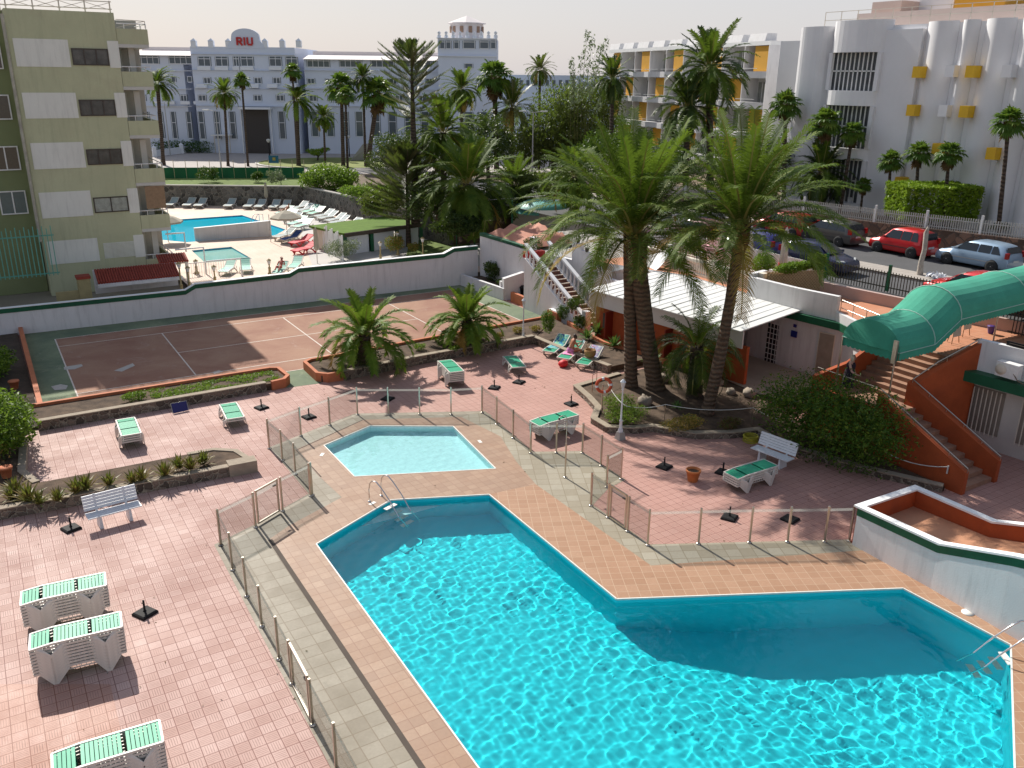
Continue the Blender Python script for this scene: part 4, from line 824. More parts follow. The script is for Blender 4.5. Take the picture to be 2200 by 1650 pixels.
def hwin(x0, y0, x1, y1, d=0., n=2, pane_=mHG):
    q = M(); q.T = frame(DH); s0, z1 = HP(x0, y0); s1, z0 = HP(x1, y1); q.box(s0-.12, s1+.12, d-.06, d+.1, z0, z1, 0)
    for k in range(n+1):
        s = s0+(s1-s0)*k/n; q.box(s-.035, s+.035, d-.12, d-.065, z0, z1, 1)
    q.box(s0, s1, d-.125, d-.066, z0-.1, z0+.02, 1); q.box(s0, s1, d-.125, d-.066, (z0+z1)/2+.3, (z0+z1)/2+.38, 1)
    return q.build('window', [pane_, mHL], hroot)
for a, b in ((291, 342), (363, 415-2)): hwin(a, 120, b, 137, 0, 4)
for a, b in ((431, 458), (468, 495), (506, 519), (522, 549), (583, 609), (618, 643)): hwin(a, 122, b, 142, -1, 2); hpart('balustrade', mHL, [(a-1, 143, b+1, 151, -1.3, -1.1)])
for a, b in ((660, 708), (730, 777), (797, 846), (866, 925)): hwin(a, 128, b, 144, 0, 4)
for a in (300, 330, 368, 403): hwin(a, 164, a+10, 176, 0, 1)
for a in (443, 483, 551, 591, 628): hwin(a, 166, a+15, 179, -1, 2)
for a in (661, 700, 745, 790, 838, 880, 915): hwin(a, 168, a+15, 180, 0, 2)
for a in (300, 350, 388): hwin(a, 203, a+14, 217, 0, 2)
for a in (432, 465, 497, 550, 598, 630): hwin(a, 203, a+16, 216, -1, 2)
for a in (665, 705, 750, 800, 850, 900, 1000): hwin(a, 204, a+16, 217, 0, 2)
for a in (311, 340, 367, 400): hwin(a, 240, a+15, 297, 0, 1)
for a in (431, 464, 497, 602): hwin(a, 239, a+16, 297, -1, 1)
for a in (668, 701, 733, 764, 800, 835, 870, 905, 1000, 1030): hwin(a, 240, a+17, 293, 0 if a < 940 else -1.5, 1)
for a in (947, 960, 977, 997, 1032, 1055): hwin(a, 88, a+(24 if a in (997,) else 18 if a == 1032 else 10), 105, -1.5, 1)
hwin(1000, 137, 1016, 147, -1.5, 1)
for a in (430, 470, 540, 580, 620): hpart('balustrade', mHL, [(a, 180, a+22, 188, -1.6, -1.05)]); hpart('balcony', mHL, [(a, 186, a+22, 189, -1.9, -1.0)])
for a in (360, 392, 420): hpart('balustrade', mHL, [(a, 217, a+20, 224, -.9, -.4)])
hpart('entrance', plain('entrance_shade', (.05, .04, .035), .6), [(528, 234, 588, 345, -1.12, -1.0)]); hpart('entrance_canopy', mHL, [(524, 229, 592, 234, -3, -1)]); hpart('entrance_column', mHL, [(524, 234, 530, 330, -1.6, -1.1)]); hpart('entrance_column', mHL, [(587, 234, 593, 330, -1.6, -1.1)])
q = M(); q.T = frame(DH+3); s, z = HP(1003, 74, DH+3); q.lathe([(2.4, z-1), (2.4, z+1.35), (2.75, z+1.4), (2.75, z+1.5), (0, z+2.5)], (s, 0, 0), 8, sm=False); q.build('belvedere', mHR, hroot)
for k in range(6):
    a = -PI*(k+.5)/6; q = M(); q.T = frame(DH+3); q.obox((s+2.42*math.cos(a), 2.42*math.sin(a)*.95, z+.6), (.12, .5, .85), a); q.build('belvedere_arch', mat('arch_shade', (.35, .22, .15), .8), hroot)
for k in range(9):
    px = 945+k*15; q = M(); q.T = frame(DH); s2, z2 = HP(px, 83); q.lathe([(.3, z2), (.3, z2+.35), (.12, z2+.5), (.28, z2+.7), (0, z2+.95)], (s2, -1.3, 0), 7); q.build('finial', mHL, hroot)
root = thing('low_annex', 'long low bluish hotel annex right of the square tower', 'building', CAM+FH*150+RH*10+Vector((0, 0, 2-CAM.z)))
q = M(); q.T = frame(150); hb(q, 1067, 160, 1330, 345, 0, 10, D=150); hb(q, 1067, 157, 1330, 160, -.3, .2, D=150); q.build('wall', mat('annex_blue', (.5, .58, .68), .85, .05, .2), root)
for k in range(12):
    q = M(); q.T = frame(150); hb(q, 1075+k*14, 172, 1081+k*14, 184, -.1, 0, D=150); q.build('window', mHG, root)
# low white wall, hedges in front of hotel
for i, (a, b, lab) in enumerate([((333, 337), (455, 322), 'low white wall with pyramid posts in front of the left hotel wing'), ((663, 322), (830, 322), 'low white wall below the hedge right of the hotel entrance'), ((1063, 330), (1150, 330), 'low white wall half hidden behind palms at the far right of the road')]):
    p, p2 = G(a[0], a[1], 2.1), G(b[0], b[1], 2.1); root = thing('low_wall', lab, 'wall', p); q = M(); q.wall([p[:2], p2[:2]], 2.1, 3.0, .25); q.build('wall', mHL, root)
    for t in (0, .45, 1):
        c = p.lerp(p2, t); q = M(); q.box(c.x-.25, c.x+.25, c.y-.25, c.y+.25, 2.1, 3.3); q.add([(c.x-.3, c.y-.3, 3.3), (c.x+.3, c.y-.3, 3.3), (c.x+.3, c.y+.3, 3.3), (c.x-.3, c.y+.3, 3.3), (c.x, c.y, 3.65)], [(0, 1, 4), (1, 2, 4), (2, 3, 4), (3, 0, 4)]); q.build('pillar', mHL, root)
# bus shelter and small dark van by the entrance
root = thing('shelter', 'small white roofed shelter at the roadside left of the hotel entrance', 'bus shelter', G(480, 330, 2.1)); p = G(480, 330, 2.1); q = M(); q.obox(p+Vector((0, 0, 2.6)), (2.7, 1.4, .14), -YAW); q.build('roof', mWFR, root)
for dx in (-1.1, 1.1): q = M(); q.tube([p+RH*dx, p+RH*dx+Vector((0, 0, 2.6))], .05, 5); q.build('post', mSTEEL, root)

# ================================================================ yellow and white balcony building
PA, PB = Vector((59., 7., 0)), Vector((65.7, 35.8, 0)); yd = (PB-PA).normalized(); yn = Vector((-yd.y, yd.x, 0))
def yfr(): return Matrix(((yd.x, -yn.x, 0, PA.x), (yd.y, -yn.y, 0, PA.y), (0, 0, 1, 0), (0, 0, 0, 1)))  # x along, y behind (away from us)
def YP(px, py): p = VP(px, py, PA, PB); return (p-PA).dot(yd), p.z
yroot = thing('balcony_building', 'white apartment building with rows of balconies and mustard yellow panels', 'building', PA+Vector((0, 0, 4)))
_, zr = YP(1640, 97); _, zt1 = YP(1640, 147); _, zb1 = YP(1640, 168); _, zt2 = YP(1640, 210); _, zb2 = YP(1640, 235); s_end = YP(1307, 130)[0]; s0_ = YP(1655, 100)[0]
fl = zb1-zb2; mYEL = mat('mustard_panel', (.62, .32, .03), .7, .08, 1); mBEIGE = mat('balcony_recess', (.5, .46, .4), .85, .05, .5)
q = M(); q.T = yfr(); q.box(s0_, s_end, 1.6, 12, 1, zr); q.build('wall', mWHITE, yroot)
q = M(); q.T = yfr(); q.box(s0_, s_end, 0, 12, zr, zr+.35); q.build('roof_slab', mWHITE2, yroot)
nb_ = 9; bw = (s_end-s0_)/nb_
for i in range(nb_):
    sa = s0_+i*bw
    q = M(); q.T = yfr(); q.hexa([(sa+.25*bw, 0, zr+.35), (sa+.95*bw, 0, zr+.35), (sa+.95*bw, 1.2, zr+.35), (sa+.25*bw, 1.2, zr+.35), (sa+.25*bw, .2, zr+1.), (sa+.95*bw, .2, zr+1.), (sa+.95*bw, 1.2, zr+1.), (sa+.25*bw, 1.2, zr+1.)]); q.build('parapet_block', mWHITE, yroot)
    q = M(); q.T = yfr(); q.box(sa-.05, sa+.05, -.1, 1.6, 1, zr); q.build('party_wall', mWHITE, yroot)
    for f in range(4):
        zb_ = zb1-fl*f; ztp = zb_+(zt1-zb1)
        q = M(); q.T = yfr(); q.hexa([(sa+.06, 0, zb_), (sa+bw*.72, -.75, zb_), (sa+bw-.06, -.75, zb_), (sa+bw-.06, 0, zb_)]+[(sa+.06, 0, ztp-.25), (sa+bw*.72, -.75, ztp-.25), (sa+bw-.06, -.75, ztp-.25), (sa+bw-.06, 0, ztp-.25)]); q.box(sa+.06, sa+bw-.06, 0, 1.6, zb_, zb_+.15); q.build('balcony', mWHITE, yroot)
        q = M(); q.T = yfr(); q.beam((sa+bw*.3, -.4, ztp), (sa+bw-.1, -.72, ztp), .05, .05); q.build('balcony_rail', mWFR, yroot)
        top = zr if f == 0 else zb_+fl
        q = M(); q.T = yfr(); 
        if (i+f) % 2 == 0: q.box(sa+.1, sa+bw*.66, .15, .25, zb_+.15, top-.05); q.build('yellow_panel', mYEL, yroot)
        else: q.box(sa+.1, sa+bw*.5, 1.5, 1.58, zb_+.15, top-.05); q.build('recess_wall', mBEIGE, yroot)
        q = M(); q.T = yfr(); q.box(sa+bw*.55, sa+bw*.92, 1.5, 1.59, zb_+.2, top-.35); q.box(sa+bw*.72, sa+bw*.74, 1.44, 1.49, zb_+.2, top-.35, 1); q.build('window', [mat('balcony_door_glass', (.25, .26, .24), .2, .3, 2), mWFR], yroot)

# ================================================================ white sculpted apartment block on the right
XB = 52.
wroot = thing('sculpted_building', 'tall white building with rounded ribs, barred stair windows and small yellow boxes', 'building', (XB, -12, 4))
def WY(px, py, X=XB): p = VX(px, py, X); return p.y, p.z
ytop = WY(1900, 55)[1]; yA = WY(1722, 64)[0]; yB = WY(1905, 60)[0]; yE = WY(2260, 55)[0]; ZB = 3.6
mWB = mat('white_stucco', (.73, .725, .735), .85, .05, .5, bump=.3, stain=.12, stainc=(.5, .48, .46))
q = M(); q.box(XB+.02, XB+14, yE-14, yA, ZB, ytop); q.build('wall', mWB, wroot)
q = M(); q.box(XB+4, XB+14, yA+.01, yA+5.5, ZB, WY(1690, 82)[1]); q.build('left_wing', mWB, wroot)
# scalloped ribs
def rib_(y0, y1, b, z1, z0=ZB):
    n = 10; pts = [(XB-b*math.sin(PI*k/n)**.8, y0+(y1-y0)*k/n) for k in range(n+1)]; q = M(); vs = [(x, y, z0) for x, y in pts]+[(x, y, z1) for x, y in pts]; N = n+1
    q.add(vs, [(i, i+1, i+1+N, i+N) for i in range(n)], 0, True); q.add(vs, [tuple(range(N, 2*N))]); return q.build('rib', mWB, wroot)
edges = [(1988, 2054), (2062, 2099), (2111, 2176), (2188, 2240), (2250, 2300)]
for a, b in edges: rib_(WY(a, 100)[0], WY(b, 100)[0], .5, ytop+.1)
ys = WY(1905, 100)[0]
q = M(); q.box(XB-.35, XB+.02, WY(1985, 100)[0], ys, ZB, ytop-.3); q.build('flat_bay', mWB, wroot)
# stair bay: rounded white bands with barred windows
ya, yb_ = WY(1722, 100)[0], WY(1905, 100)[0]
def band(z0, z1, y0, y1, b, nm='rounded_band'):
    n = 12; pts = []
    for k in range(n+1):
        t = k/n; pts.append((XB-b*(1-abs(2*t-1)**4), y0+(y1-y0)*t))
    q = M(); q.prism(pts+[(XB+.1, y1), (XB+.1, y0)], z0, z1, bottom=True); return q.build(nm, mWB, wroot)
yw0, yw1 = WY(1790, 110)[0], WY(1912, 110)[0]
zf = [WY(1850, y)[1] for y in (55, 113, 195, 227, 300, 345)]
band(zf[1], zf[0]+.3, yw0, yw1, 1.1); band(zf[3], zf[2], yw0, yw1, 1.1); fz_ = zf[0]-zf[2]; band(zf[3]-fz_+.6, zf[2]-fz_+.4, yw0, yw1, 1.1); band(ZB, zf[2]-2*fz_+.9, yw0, yw1, 1.1)
band(ZB, ytop+.1, ya, yw0-.05, .9, 'rounded_corner')
for z0, z1 in ((zf[2], zf[1]), (zf[2]-fz_+.4, zf[3]), (zf[2]-2*fz_+.9, zf[3]-fz_+.6)):
    q = M(); q.box(XB-.35, XB-.3, yw1+.5, yw0-.5, z0, z1); q.build('stair_window', mat('stair_glass', (.12, .13, .14), .25, .5, 1.2), wroot)
    q = M()
    for k in range(11): y = yw1+.55+(yw0-yw1-1.1)*k/10; q.box(XB-.5, XB-.44, y-.035, y+.035, z0, z1)
    q.box(XB-.5, XB-.43, yw1+.5, yw0-.5, (z0+z1)/2, (z0+z1)/2+.08); q.build('window_bars', mWFR, wroot)
    q = M(); q.box(XB-.6, XB, yw0-.5, yw0-.2, z0, z1); q.build('window_jamb', mWB, wroot); q = M(); q.box(XB-.6, XB, yw1+.2, yw1+.5, z0, z1); q.build('window_jamb', mWB, wroot)
mYBX = mat('yellow_box', (.7, .42, .02), .6, .08, 2)
for (x, y, c) in [(1974, 155, 1), (1961, 237, 1), (2089, 154, 1), (2075, 240, 1), (2133, 330, 1), (1935, 392, 1), (2045, 153, 0), (2167, 153, 0), (2030, 238, 0), (2016, 320, 1)]:
    yy, zz = WY(x, y, XB-.8); q = M(); q.box(XB-1.05, XB-.3, yy-.3, yy+.3, zz-.35, zz+.35); q.build('wall_box', mYBX if c else mWB, wroot)
# roof terrace blocks
q = M(); _a = VX(1842, 30, XB+2); q.box(XB+2, XB+9, -60, _a.y, ytop, _a.z); q.box(XB+3, XB+6, VX(1937, 5, XB+3).y, VX(1875, 5, XB+3).y, _a.z, VX(1875, 5, XB+3).z); q.build('roof_parapet', mat('pinkish_parapet', (.62, .5, .44), .85, .06, .6), wroot)
_a, _b = VX(1938, 26, XB+5), VX(2046, 26, XB+5); q = M(); q.box(XB+5, XB+10, _b.y, _a.y, ytop+1, _a.z+5); q.build('roof_house', mWB, wroot)
_a, _b = VX(2048, 26, XB+4.8), VX(2155, 26, XB+4.8); q = M(); q.box(XB+4.8, XB+9, _b.y, _a.y, _a.z, _a.z+5); q.build('roof_house', mYEL, wroot)
q = M()
for z in (.55, 1.1): q.beam((XB+.5, WY(1762, 50)[0], ytop+z), (XB+.5, yE, ytop+z), .04, .04)
for k in range(16): y = WY(1762, 50)[0]-k*1.4; q.beam((XB+.5, y, ytop), (XB+.5, y, ytop+1.1), .04, .04)
q.build('roof_rail', mCREAM, wroot)

# ================================================================ street, pavements, retaining wall with railings
SD = Vector((-.101, .995)); 
def sp(x, y): return (x, y)
ZS = 3.6
near = [(40.7, -36), (39.6, -24.5), (38.8, -16.9), (37.2, -1), (35.5, 16)]; far = [(46.6, -36), (46.0, -24), (45.3, -14), (43.6, 2), (41.9, 18)]
m = M(); m.sheet([[(34.6, -48), (47.2, -48)]+far+[(38.5, 40), (33, 40), (33.2, 16), (33.4, -22), (34.2, -31)]], ZS); struct(m, 'street', mASPH)
# earth body under the street so nothing floats
m = M(); m.prism([(34.8, -48), (70, -48), (70, 14), (40.5, 14), (34.0, 10), (34.05, -9.4), (33.6, -22), (34.5, -31)], 0, ZS-.02); struct(m, 'street_embankment', mCONC)
m = M(); m.wall([(40.9, -48), (39.2, -30), (38.3, -22), (37.5, -12), (36.8, -4)], ZS, ZS+.13, 1.7); struct(m, 'pavement', mPAVE)
m = M(); m.wall([(47.9, -48), (46.7, -34), (46.05, -24), (45.35, -14), (43.9, 2), (42.4, 16)], ZS, ZS+.13, 1.7); struct(m, 'pavement', mPAVE)
m = M(); a = Vector((39.0, -22)); m.wall([a+Vector((0, -1)), a+Vector((.3, -2.6))], ZS+.13, ZS+.19, .7); struct(m, 'traffic_island', mCONC)
RW = [(48.5, -48), (47.5, -34), (46.85, -24), (46.15, -14), (44.7, 2), (43.2, 16)]
rwz = [5.2, 5.1, 5.0, 4.7, 4.5, 4.3]
root = thing('retaining_wall', 'brown crazy stone retaining wall along the far side of the street', 'wall', (46, -14, 3.6)); q = M(); q.wall(RW, ZS-.1, rwz, .4); q.build('wall', mSTW3, root)
root = thing('picket_railing', 'grey picket railing on top of the brown stone wall across the street', 'railing', (46, -14, 4.7))
q = M(); PP = []
for i in range(len(RW)-1):
    a, b = Vector(RW[i]), Vector(RW[i+1]); n = int((b-a).length/.14)
    for k in range(n):
        t = k/n; p = a.lerp(b, t); z = rwz[i]+(rwz[i+1]-rwz[i])*t; q.box(p.x-.02, p.x+.02, p.y-.025, p.y+.025, z, z+.82)
q.build('pickets', mat('picket_paint', (.5, .48, .44), .7, .1, 4), root)
q = M(); q.wall(RW, [z+.12 for z in rwz], [z+.17 for z in rwz], .05); q.wall(RW, [z+.6 for z in rwz], [z+.65 for z in rwz], .05); q.build('rail', mat('rail_paint', (.5, .48, .44), .7), root)
for i in range(5):
    for t in (0, .33, .66):
        a, b = Vector(RW[i]), Vector(RW[i+1]); p = a.lerp(b, t); z = rwz[i]+(rwz[i+1]-rwz[i])*t; q = M(); q.box(p.x-.06, p.x+.06, p.y-.06, p.y+.06, z, z+1.05); q.build('post', mWFR, root)
m = M(); m.prism([(48.7, -48), (47.7, -34), (47.0, -24), (46.35, -14), (44.9, 2), (43.4, 16), (75, 16), (75, -48)], 3, 4.25); tag(m.build('garden_terrace', mat('garden_soil', (.2, .15, .1), .95, .3, 1, bump=.4)), kind='structure')
# near side railing, terrace walls
root = thing('picket_railing', 'dark green picket railing between the terrace and the street', 'railing', (38.5, -24, 3.2))
ra, rb = Vector((33.75, -20.6)), Vector((34.5, -31)); q = M(); n = int((rb-ra).length/.15)
for k in range(n): p = ra.lerp(rb, k/n); q.box(p.x-.015, p.x+.015, p.y-.015, p.y+.015, 3.62, 4.62)
q.build('pickets', plain('dark_iron', (.05, .05, .035), .6), root); q = M(); q.wall([ra, rb], 3.85, 3.9, .04); q.wall([ra, rb], 4.5, 4.55, .04); q.build('rail', plain('dark_rail', (.05, .05, .035), .6), root)
for t in (0, .33, .66, 1): p = ra.lerp(rb, t); q = M(); q.box(p.x-.06, p.x+.06, p.y-.06, p.y+.06, 3.7, 4.95); q.build('post', mGREEN, root)
root = thing('terrace_wall', 'low pinkish parapet wall along the street side of the upper terrace', 'wall', (37, -22, 3.2)); q = M(); q.wall([(32.75, -21.2), (33.35, -25.2), (34.2, -31), (34.5, -48)], 3.18, 3.72, .2); q.build('wall', mat('pink_render', (.5, .36, .32), .85, .1, 1), root)
root = thing('terrace_gate', 'black metal gate on the terrace at the far right under the canopy', 'gate', (36, -30, 3.2)); q = M()
for k in range(16): q.box(33.6, 33.63, -32.5+k*.14, -32.47+k*.14, 3.25, 4.2)
q.box(33.59, 33.64, -32.6, -30.2, 4.2, 4.26); q.box(33.59, 33.64, -32.6, -30.2, 3.3, 3.35); q.build('bars', plain('black_iron', (.02, .02, .02), .5), root)
# white screens on the terrace left of the shed + lattice + pergola posts
root = thing('white_fence', 'white plank fence around the restaurant terrace by the street', 'fence', (36, -10, 3.2)); q = M(); a, b = G(1385, 560, 3.2), Vector((35.4, -17.4, 0)); a = Vector((33.3, -3.0)); b = Vector((33.1, -20.6))
n = 88
for k in range(n): p = Vector(a).lerp(Vector(b[:2]), k/n); q.box(p.x-.02, p.x+.02, p.y-.085, p.y+.085, 3.18, 4.5)
q.build('planks', mWHITE2, root)
root = thing('lattice_screen', 'beige lattice screen with plants on top at the end of the restaurant terrace', 'screen', (34, -19, 3.2)); mLAT = mat('lattice_wood', (.5, .38, .22), .8, .2, 4)
la, lb = G(1607, 650, 3.2), G(1752, 655, 3.2); la = Vector((29.9, -20.35, 3.2)); lb = Vector((32.75, -21.3, 3.2))
q = M(); d = (lb-la); L = d.length; d.normalize()
for k in range(int(L/.16)+6):
    for sgn in (-1, 1):
        x0 = k*.16 if sgn > 0 else k*.16; x1 = x0-1.1*sgn*1; z0_, z1_ = 3.25, 4.35
        if sgn < 0: x0 -= .9
        x1 = x0-sgn*1.1
        p0_, p1_ = max(0, min(L, x0)), max(0, min(L, x1))
        if abs(x1-x0) < 1e-6 or p0_ == p1_: continue
        q.beam(la+d*p0_+Vector((0, 0, z0_-3.2+(z1_-z0_)*abs(p0_-x0)/1.1)), la+d*p1_+Vector((0, 0, z0_-3.2+(z1_-z0_)*(1-abs(p1_-x1)/1.1))), .035, .02, up=(0, 1, 0))
q.build('lattice', mLAT, root); q = M(); q.wall([la[:2], lb[:2]], 3.2, 4.3, .03); 
for o_ in q.v: o_.y += .1
q.build('backing_mat', mat('reed_mat', (.4, .27, .15), .9, .25, 5), root)
# tarpaulins, loose screens seen on the terrace
root = thing('folding_screen', 'small white folding panel on the orange terrace floor', 'screen', G(1775, 660, 3.2)); a, b = G(1750, 658, 3.2), G(1795, 668, 3.2); q = M(); q.wall([a[:2], b[:2], (b+Vector((.3, .3, 0)))[:2]], 3.2, 3.75, .04); q.build('panel', mWHITE2, root)
root = thing('terrace_rail', 'thin white rail at the edge of the orange terrace above the annex', 'railing', (29.5, -26, 3.2)); q = M(); q.tube([(29.9, -24.7, 3.9), (28.8, -28.2, 3.9)], .025, 5); q.tube([(29.9, -24.7, 3.55), (28.8, -28.2, 3.55)], .02, 5)
for t in (0, .25, .5, .75, 1): p = Vector((29.9, -24.7, 3.2)).lerp(Vector((28.8, -28.2, 3.2)), t); q.tube([p, p+Vector((0, 0, .72))], .02, 5)
q.build('rail', mSTEEL, root)

# ================================================================ vegetation
FD = lambda p: (Vector(p)-CAM).dot(FH)
def DP(px, py, D): d = RAY(px, py); return CAM+d*(D/d.dot(FH))
mPALM = leaf('palm_leaf', (.032, .075, .008), (.12, .165, .022), .17, .65); mPALMD = leaf('palm_leaf_dark', (.022, .045, .012), (.06, .09, .02), .1)
mPALMG = leaf('palm_leaf_bright', (.055, .115, .01), (.17, .22, .03), .2, .65); mPALMB = leaf('palm_leaf_bleached', (.085, .09, .035), (.17, .16, .06), .15)
mFAN = leaf('fan_leaf', (.04, .1, .015), (.12, .2, .035), .2); mDEAD = leaf('dead_leaf', (.1, .055, .025), (.2, .12, .06), .1, .8); mDRY = leaf('dry_yellow_leaf', (.3, .17, .04), (.4, .28, .08), .2, .7)
mRACH = plain('leaf_stalk', (.28, .25, .07), .6); mBARK = bark('palm_bark', (.145, .095, .06), 5.); mBARKD = bark('dark_bark', (.1, .07, .05), 4.)
def frond(m_, base, az, el, L, droop, n=36, ll=.5, w=.035, mi=0, seg=9, sag=.5, side=0., vee=.35, cup=1., rng=random, rach=1):
    p = Vector(base); pts = [p.copy()]; tg = []; e = el; a = az
    for i in range(seg):
        t = (i+.5)/seg; e = el-droop*t**1.2; a = az+side*t*t
        d = Vector((math.cos(e)*math.cos(a), math.cos(e)*math.sin(a), math.sin(e))); tg.append(d); p = p+d*(L/seg); pts.append(p.copy())
    vs = []; fs = []; N = len(pts)
    for i, q in enumerate(pts):
        d = tg[min(i, seg-1)]; s_ = d.cross(Vector((0, 0, 1)))
        if s_.length < .05: s_ = Vector((-math.sin(a), math.cos(a), 0))
        s_.normalize(); wd = (.045*(1-i/N)+.008)*(L/4)**.5; vs += [q-s_*wd, q+s_*wd]
    fs = [(2*i, 2*i+1, 2*i+3, 2*i+2) for i in range(N-1)]; m_.add(vs, fs, rach)
    vs = []; fs = []
    for k in range(n):
        t = .14+.86*(k+.3)/n; x = t*seg; i = min(seg-1, int(x)); f = x-i; q = pts[i].lerp(pts[i+1], min(1, f)); d = tg[i]
        s_ = d.cross(Vector((0, 0, 1)))
        if s_.length < .05: s_ = Vector((-math.sin(a), math.cos(a), 0))
        s_.normalize(); up = s_.cross(d); l_ = ll*(.45+.75*math.sin(PI*min(1, t*.92)))*(1 if t < .9 else 1.05-.0*t)
        for sg in (-1, 1):
            r1 = rng.uniform(.85, 1.15); dr = (s_*sg*cup+d*(.55+.55*t)+up*(vee+rng.uniform(-.12, .12))).normalized(); tip = q+dr*l_*r1+Vector((0, 0, -sag*l_*rng.uniform(.35, .8)))
            mid = q+dr*l_*.5*r1+Vector((0, 0, -sag*l_*.08)); b = len(vs); o = d*w*.5
            vs += [q-o, q+o, mid+o, mid-o, tip]; fs += [(b, b+1, b+2, b+3), (b+3, b+2, b+4)]
    m_.add(vs, fs, mi)
def feather_crown(seed, nf=46, L=4.3, elmin=-45, elmax=84, ll=.5, w=.035, n=36, droop=1.0, dry=.06, side=.15, sag=.5, hub=.22, dead=0, ex=.95):
    rg = random.Random(seed); m_ = M()
    for i in range(nf):
        t = (i+.5)/nf; az = i*2.39996+rg.uniform(-.15, .15); el = math.radians(elmax+(elmin-elmax)*t**ex+rg.uniform(-6, 6))
        mi = 0 if rg.random() < .62 else 2
        if t > .8 and rg.random() < dry*4: mi = 3
        frond(m_, Vector((hub*math.cos(az), hub*math.sin(az), -.3*t)), az, el, L*rg.uniform(.82, 1.08)*(.88 if t < .15 else 1), droop*rg.uniform(.75, 1.2)*(.5 if t < .2 else .85+.75*t), n, ll, w, mi, side=rg.uniform(-side, side), sag=sag, rng=rg)
    for i in range(dead):
        az = rg.uniform(0, 6.28); frond(m_, (hub*math.cos(az), hub*math.sin(az), -.5), az, math.radians(-55), L*.5, .6, n//2, ll*.6, w, 4, rng=rg, side=.2)
    return m_
def fan(m_, c, d, R, ns=18, mi=0, rg=random, droopy=.35):
    d = d.normalized(); s_ = d.cross(Vector((0, 0, 1)))
    if s_.length < .1: s_ = Vector((1, 0, 0))
    s_.normalize(); up = s_.cross(d); vs = []; fs = []
    for k in range(ns):
        a = -2.15+4.3*k/(ns-1); r_ = R*(1-.12*abs(a)/2.15)*rg.uniform(.9, 1.06); ra = d*math.cos(a)+s_*math.sin(a)
        a2 = a+4.3/(ns-1)*.5; a1 = a-4.3/(ns-1)*.5
        e1 = (d*math.cos(a1)+s_*math.sin(a1)); e2 = (d*math.cos(a2)+s_*math.sin(a2)); b = len(vs)
        vs += [c, c+e1*r_*.62+up*(.06 if k % 2 else -.02)*R-Vector((0, 0, .1*R*droopy)), c+e2*r_*.62+up*(.06 if k % 2 == 0 else -.02)*R-Vector((0, 0, .1*R*droopy)), c+ra*r_-Vector((0, 0, droopy*R*rg.uniform(.4, 1)))]; fs += [(b, b+1, b+2), (b+1, b+3, b+2)]
    m_.add(vs, fs, mi)
def fan_crown(seed, nf=34, pl=1.0, R=.85, skirt=22, elmin=-35):
    rg = random.Random(seed); m_ = M()
    for i in range(nf):
        t = (i+.5)/nf; az = i*2.39996+rg.uniform(-.2, .2); el = math.radians(88+(elmin-88)*t**.8+rg.uniform(-7, 7)); d = Vector((math.cos(el)*math.cos(az), math.cos(el)*math.sin(az), math.sin(el))); p = d*pl*rg.uniform(.8, 1.1)*(.7+.5*t)
        m_.tube([Vector((0, 0, -.1)), p*.5+Vector((0, 0, .03)), p], .02, 3, 1, False); fan(m_, p, (d+Vector((0, 0, -.15-.4*t))).normalized(), R*rg.uniform(.85, 1.1), 16, 0 if rg.random() < .7 else 2, rg)
    m2 = M()
    for i in range(skirt):
        az = i*2.4; z = -.15-rg.random()*1.1; d = Vector((math.cos(az), math.sin(az), 0)); p = d*.28*rg.uniform(.7, 1.2)+Vector((0, 0, z)); fan(m2, p, (d*.35+Vector((0, 0, -1))).normalized(), R*.85*rg.uniform(.7, 1.1), 9, 0, rg, .1)
    return m_, m2
def leaves(m_, c, rad, n, size, seed, mi=0, shell=.45, lump=.35, zmin=-1, fl=.8, mi2=None, hang=0.):
    rg = random.Random(seed); c = Vector(c); vs = []; fs = []; vs2 = []; fs2 = []
    while n > 0:
        d = Vector((rg.gauss(0, 1), rg.gauss(0, 1), rg.gauss(0, 1))).normalized()
        if d.z < zmin: continue
        n -= 1; lp = 1+lump*noise.noise(d*2.6+Vector((seed*1.7, 0, 0)))+lump*.5*noise.noise(d*6+Vector((0, seed, 0))); r_ = (1-shell*rg.random()**1.6)*lp
        p = c+Vector((d.x*rad[0], d.y*rad[1], d.z*rad[2]))*r_; s = size*rg.uniform(.6, 1.3); a = Vector((rg.gauss(0, 1), rg.gauss(0, 1), rg.gauss(0, 1)*fl-hang)).normalized(); b = a.orthogonal().normalized(); b = (b*math.cos(rg.random()*6.28)+a.cross(b)*math.sin(rg.random()*6.28)).normalized()*.38
        V, F = (vs, fs) if mi2 is None or rg.random() < .65 else (vs2, fs2); k = len(V)
        V += [p-a*s*.5, p+b*s*.5, p+a*s*.5, p-b*s*.5]; F.append((k, k+1, k+2, k+3))
    m_.add(vs, fs, mi)
    if vs2: m_.add(vs2, fs2, mi2)
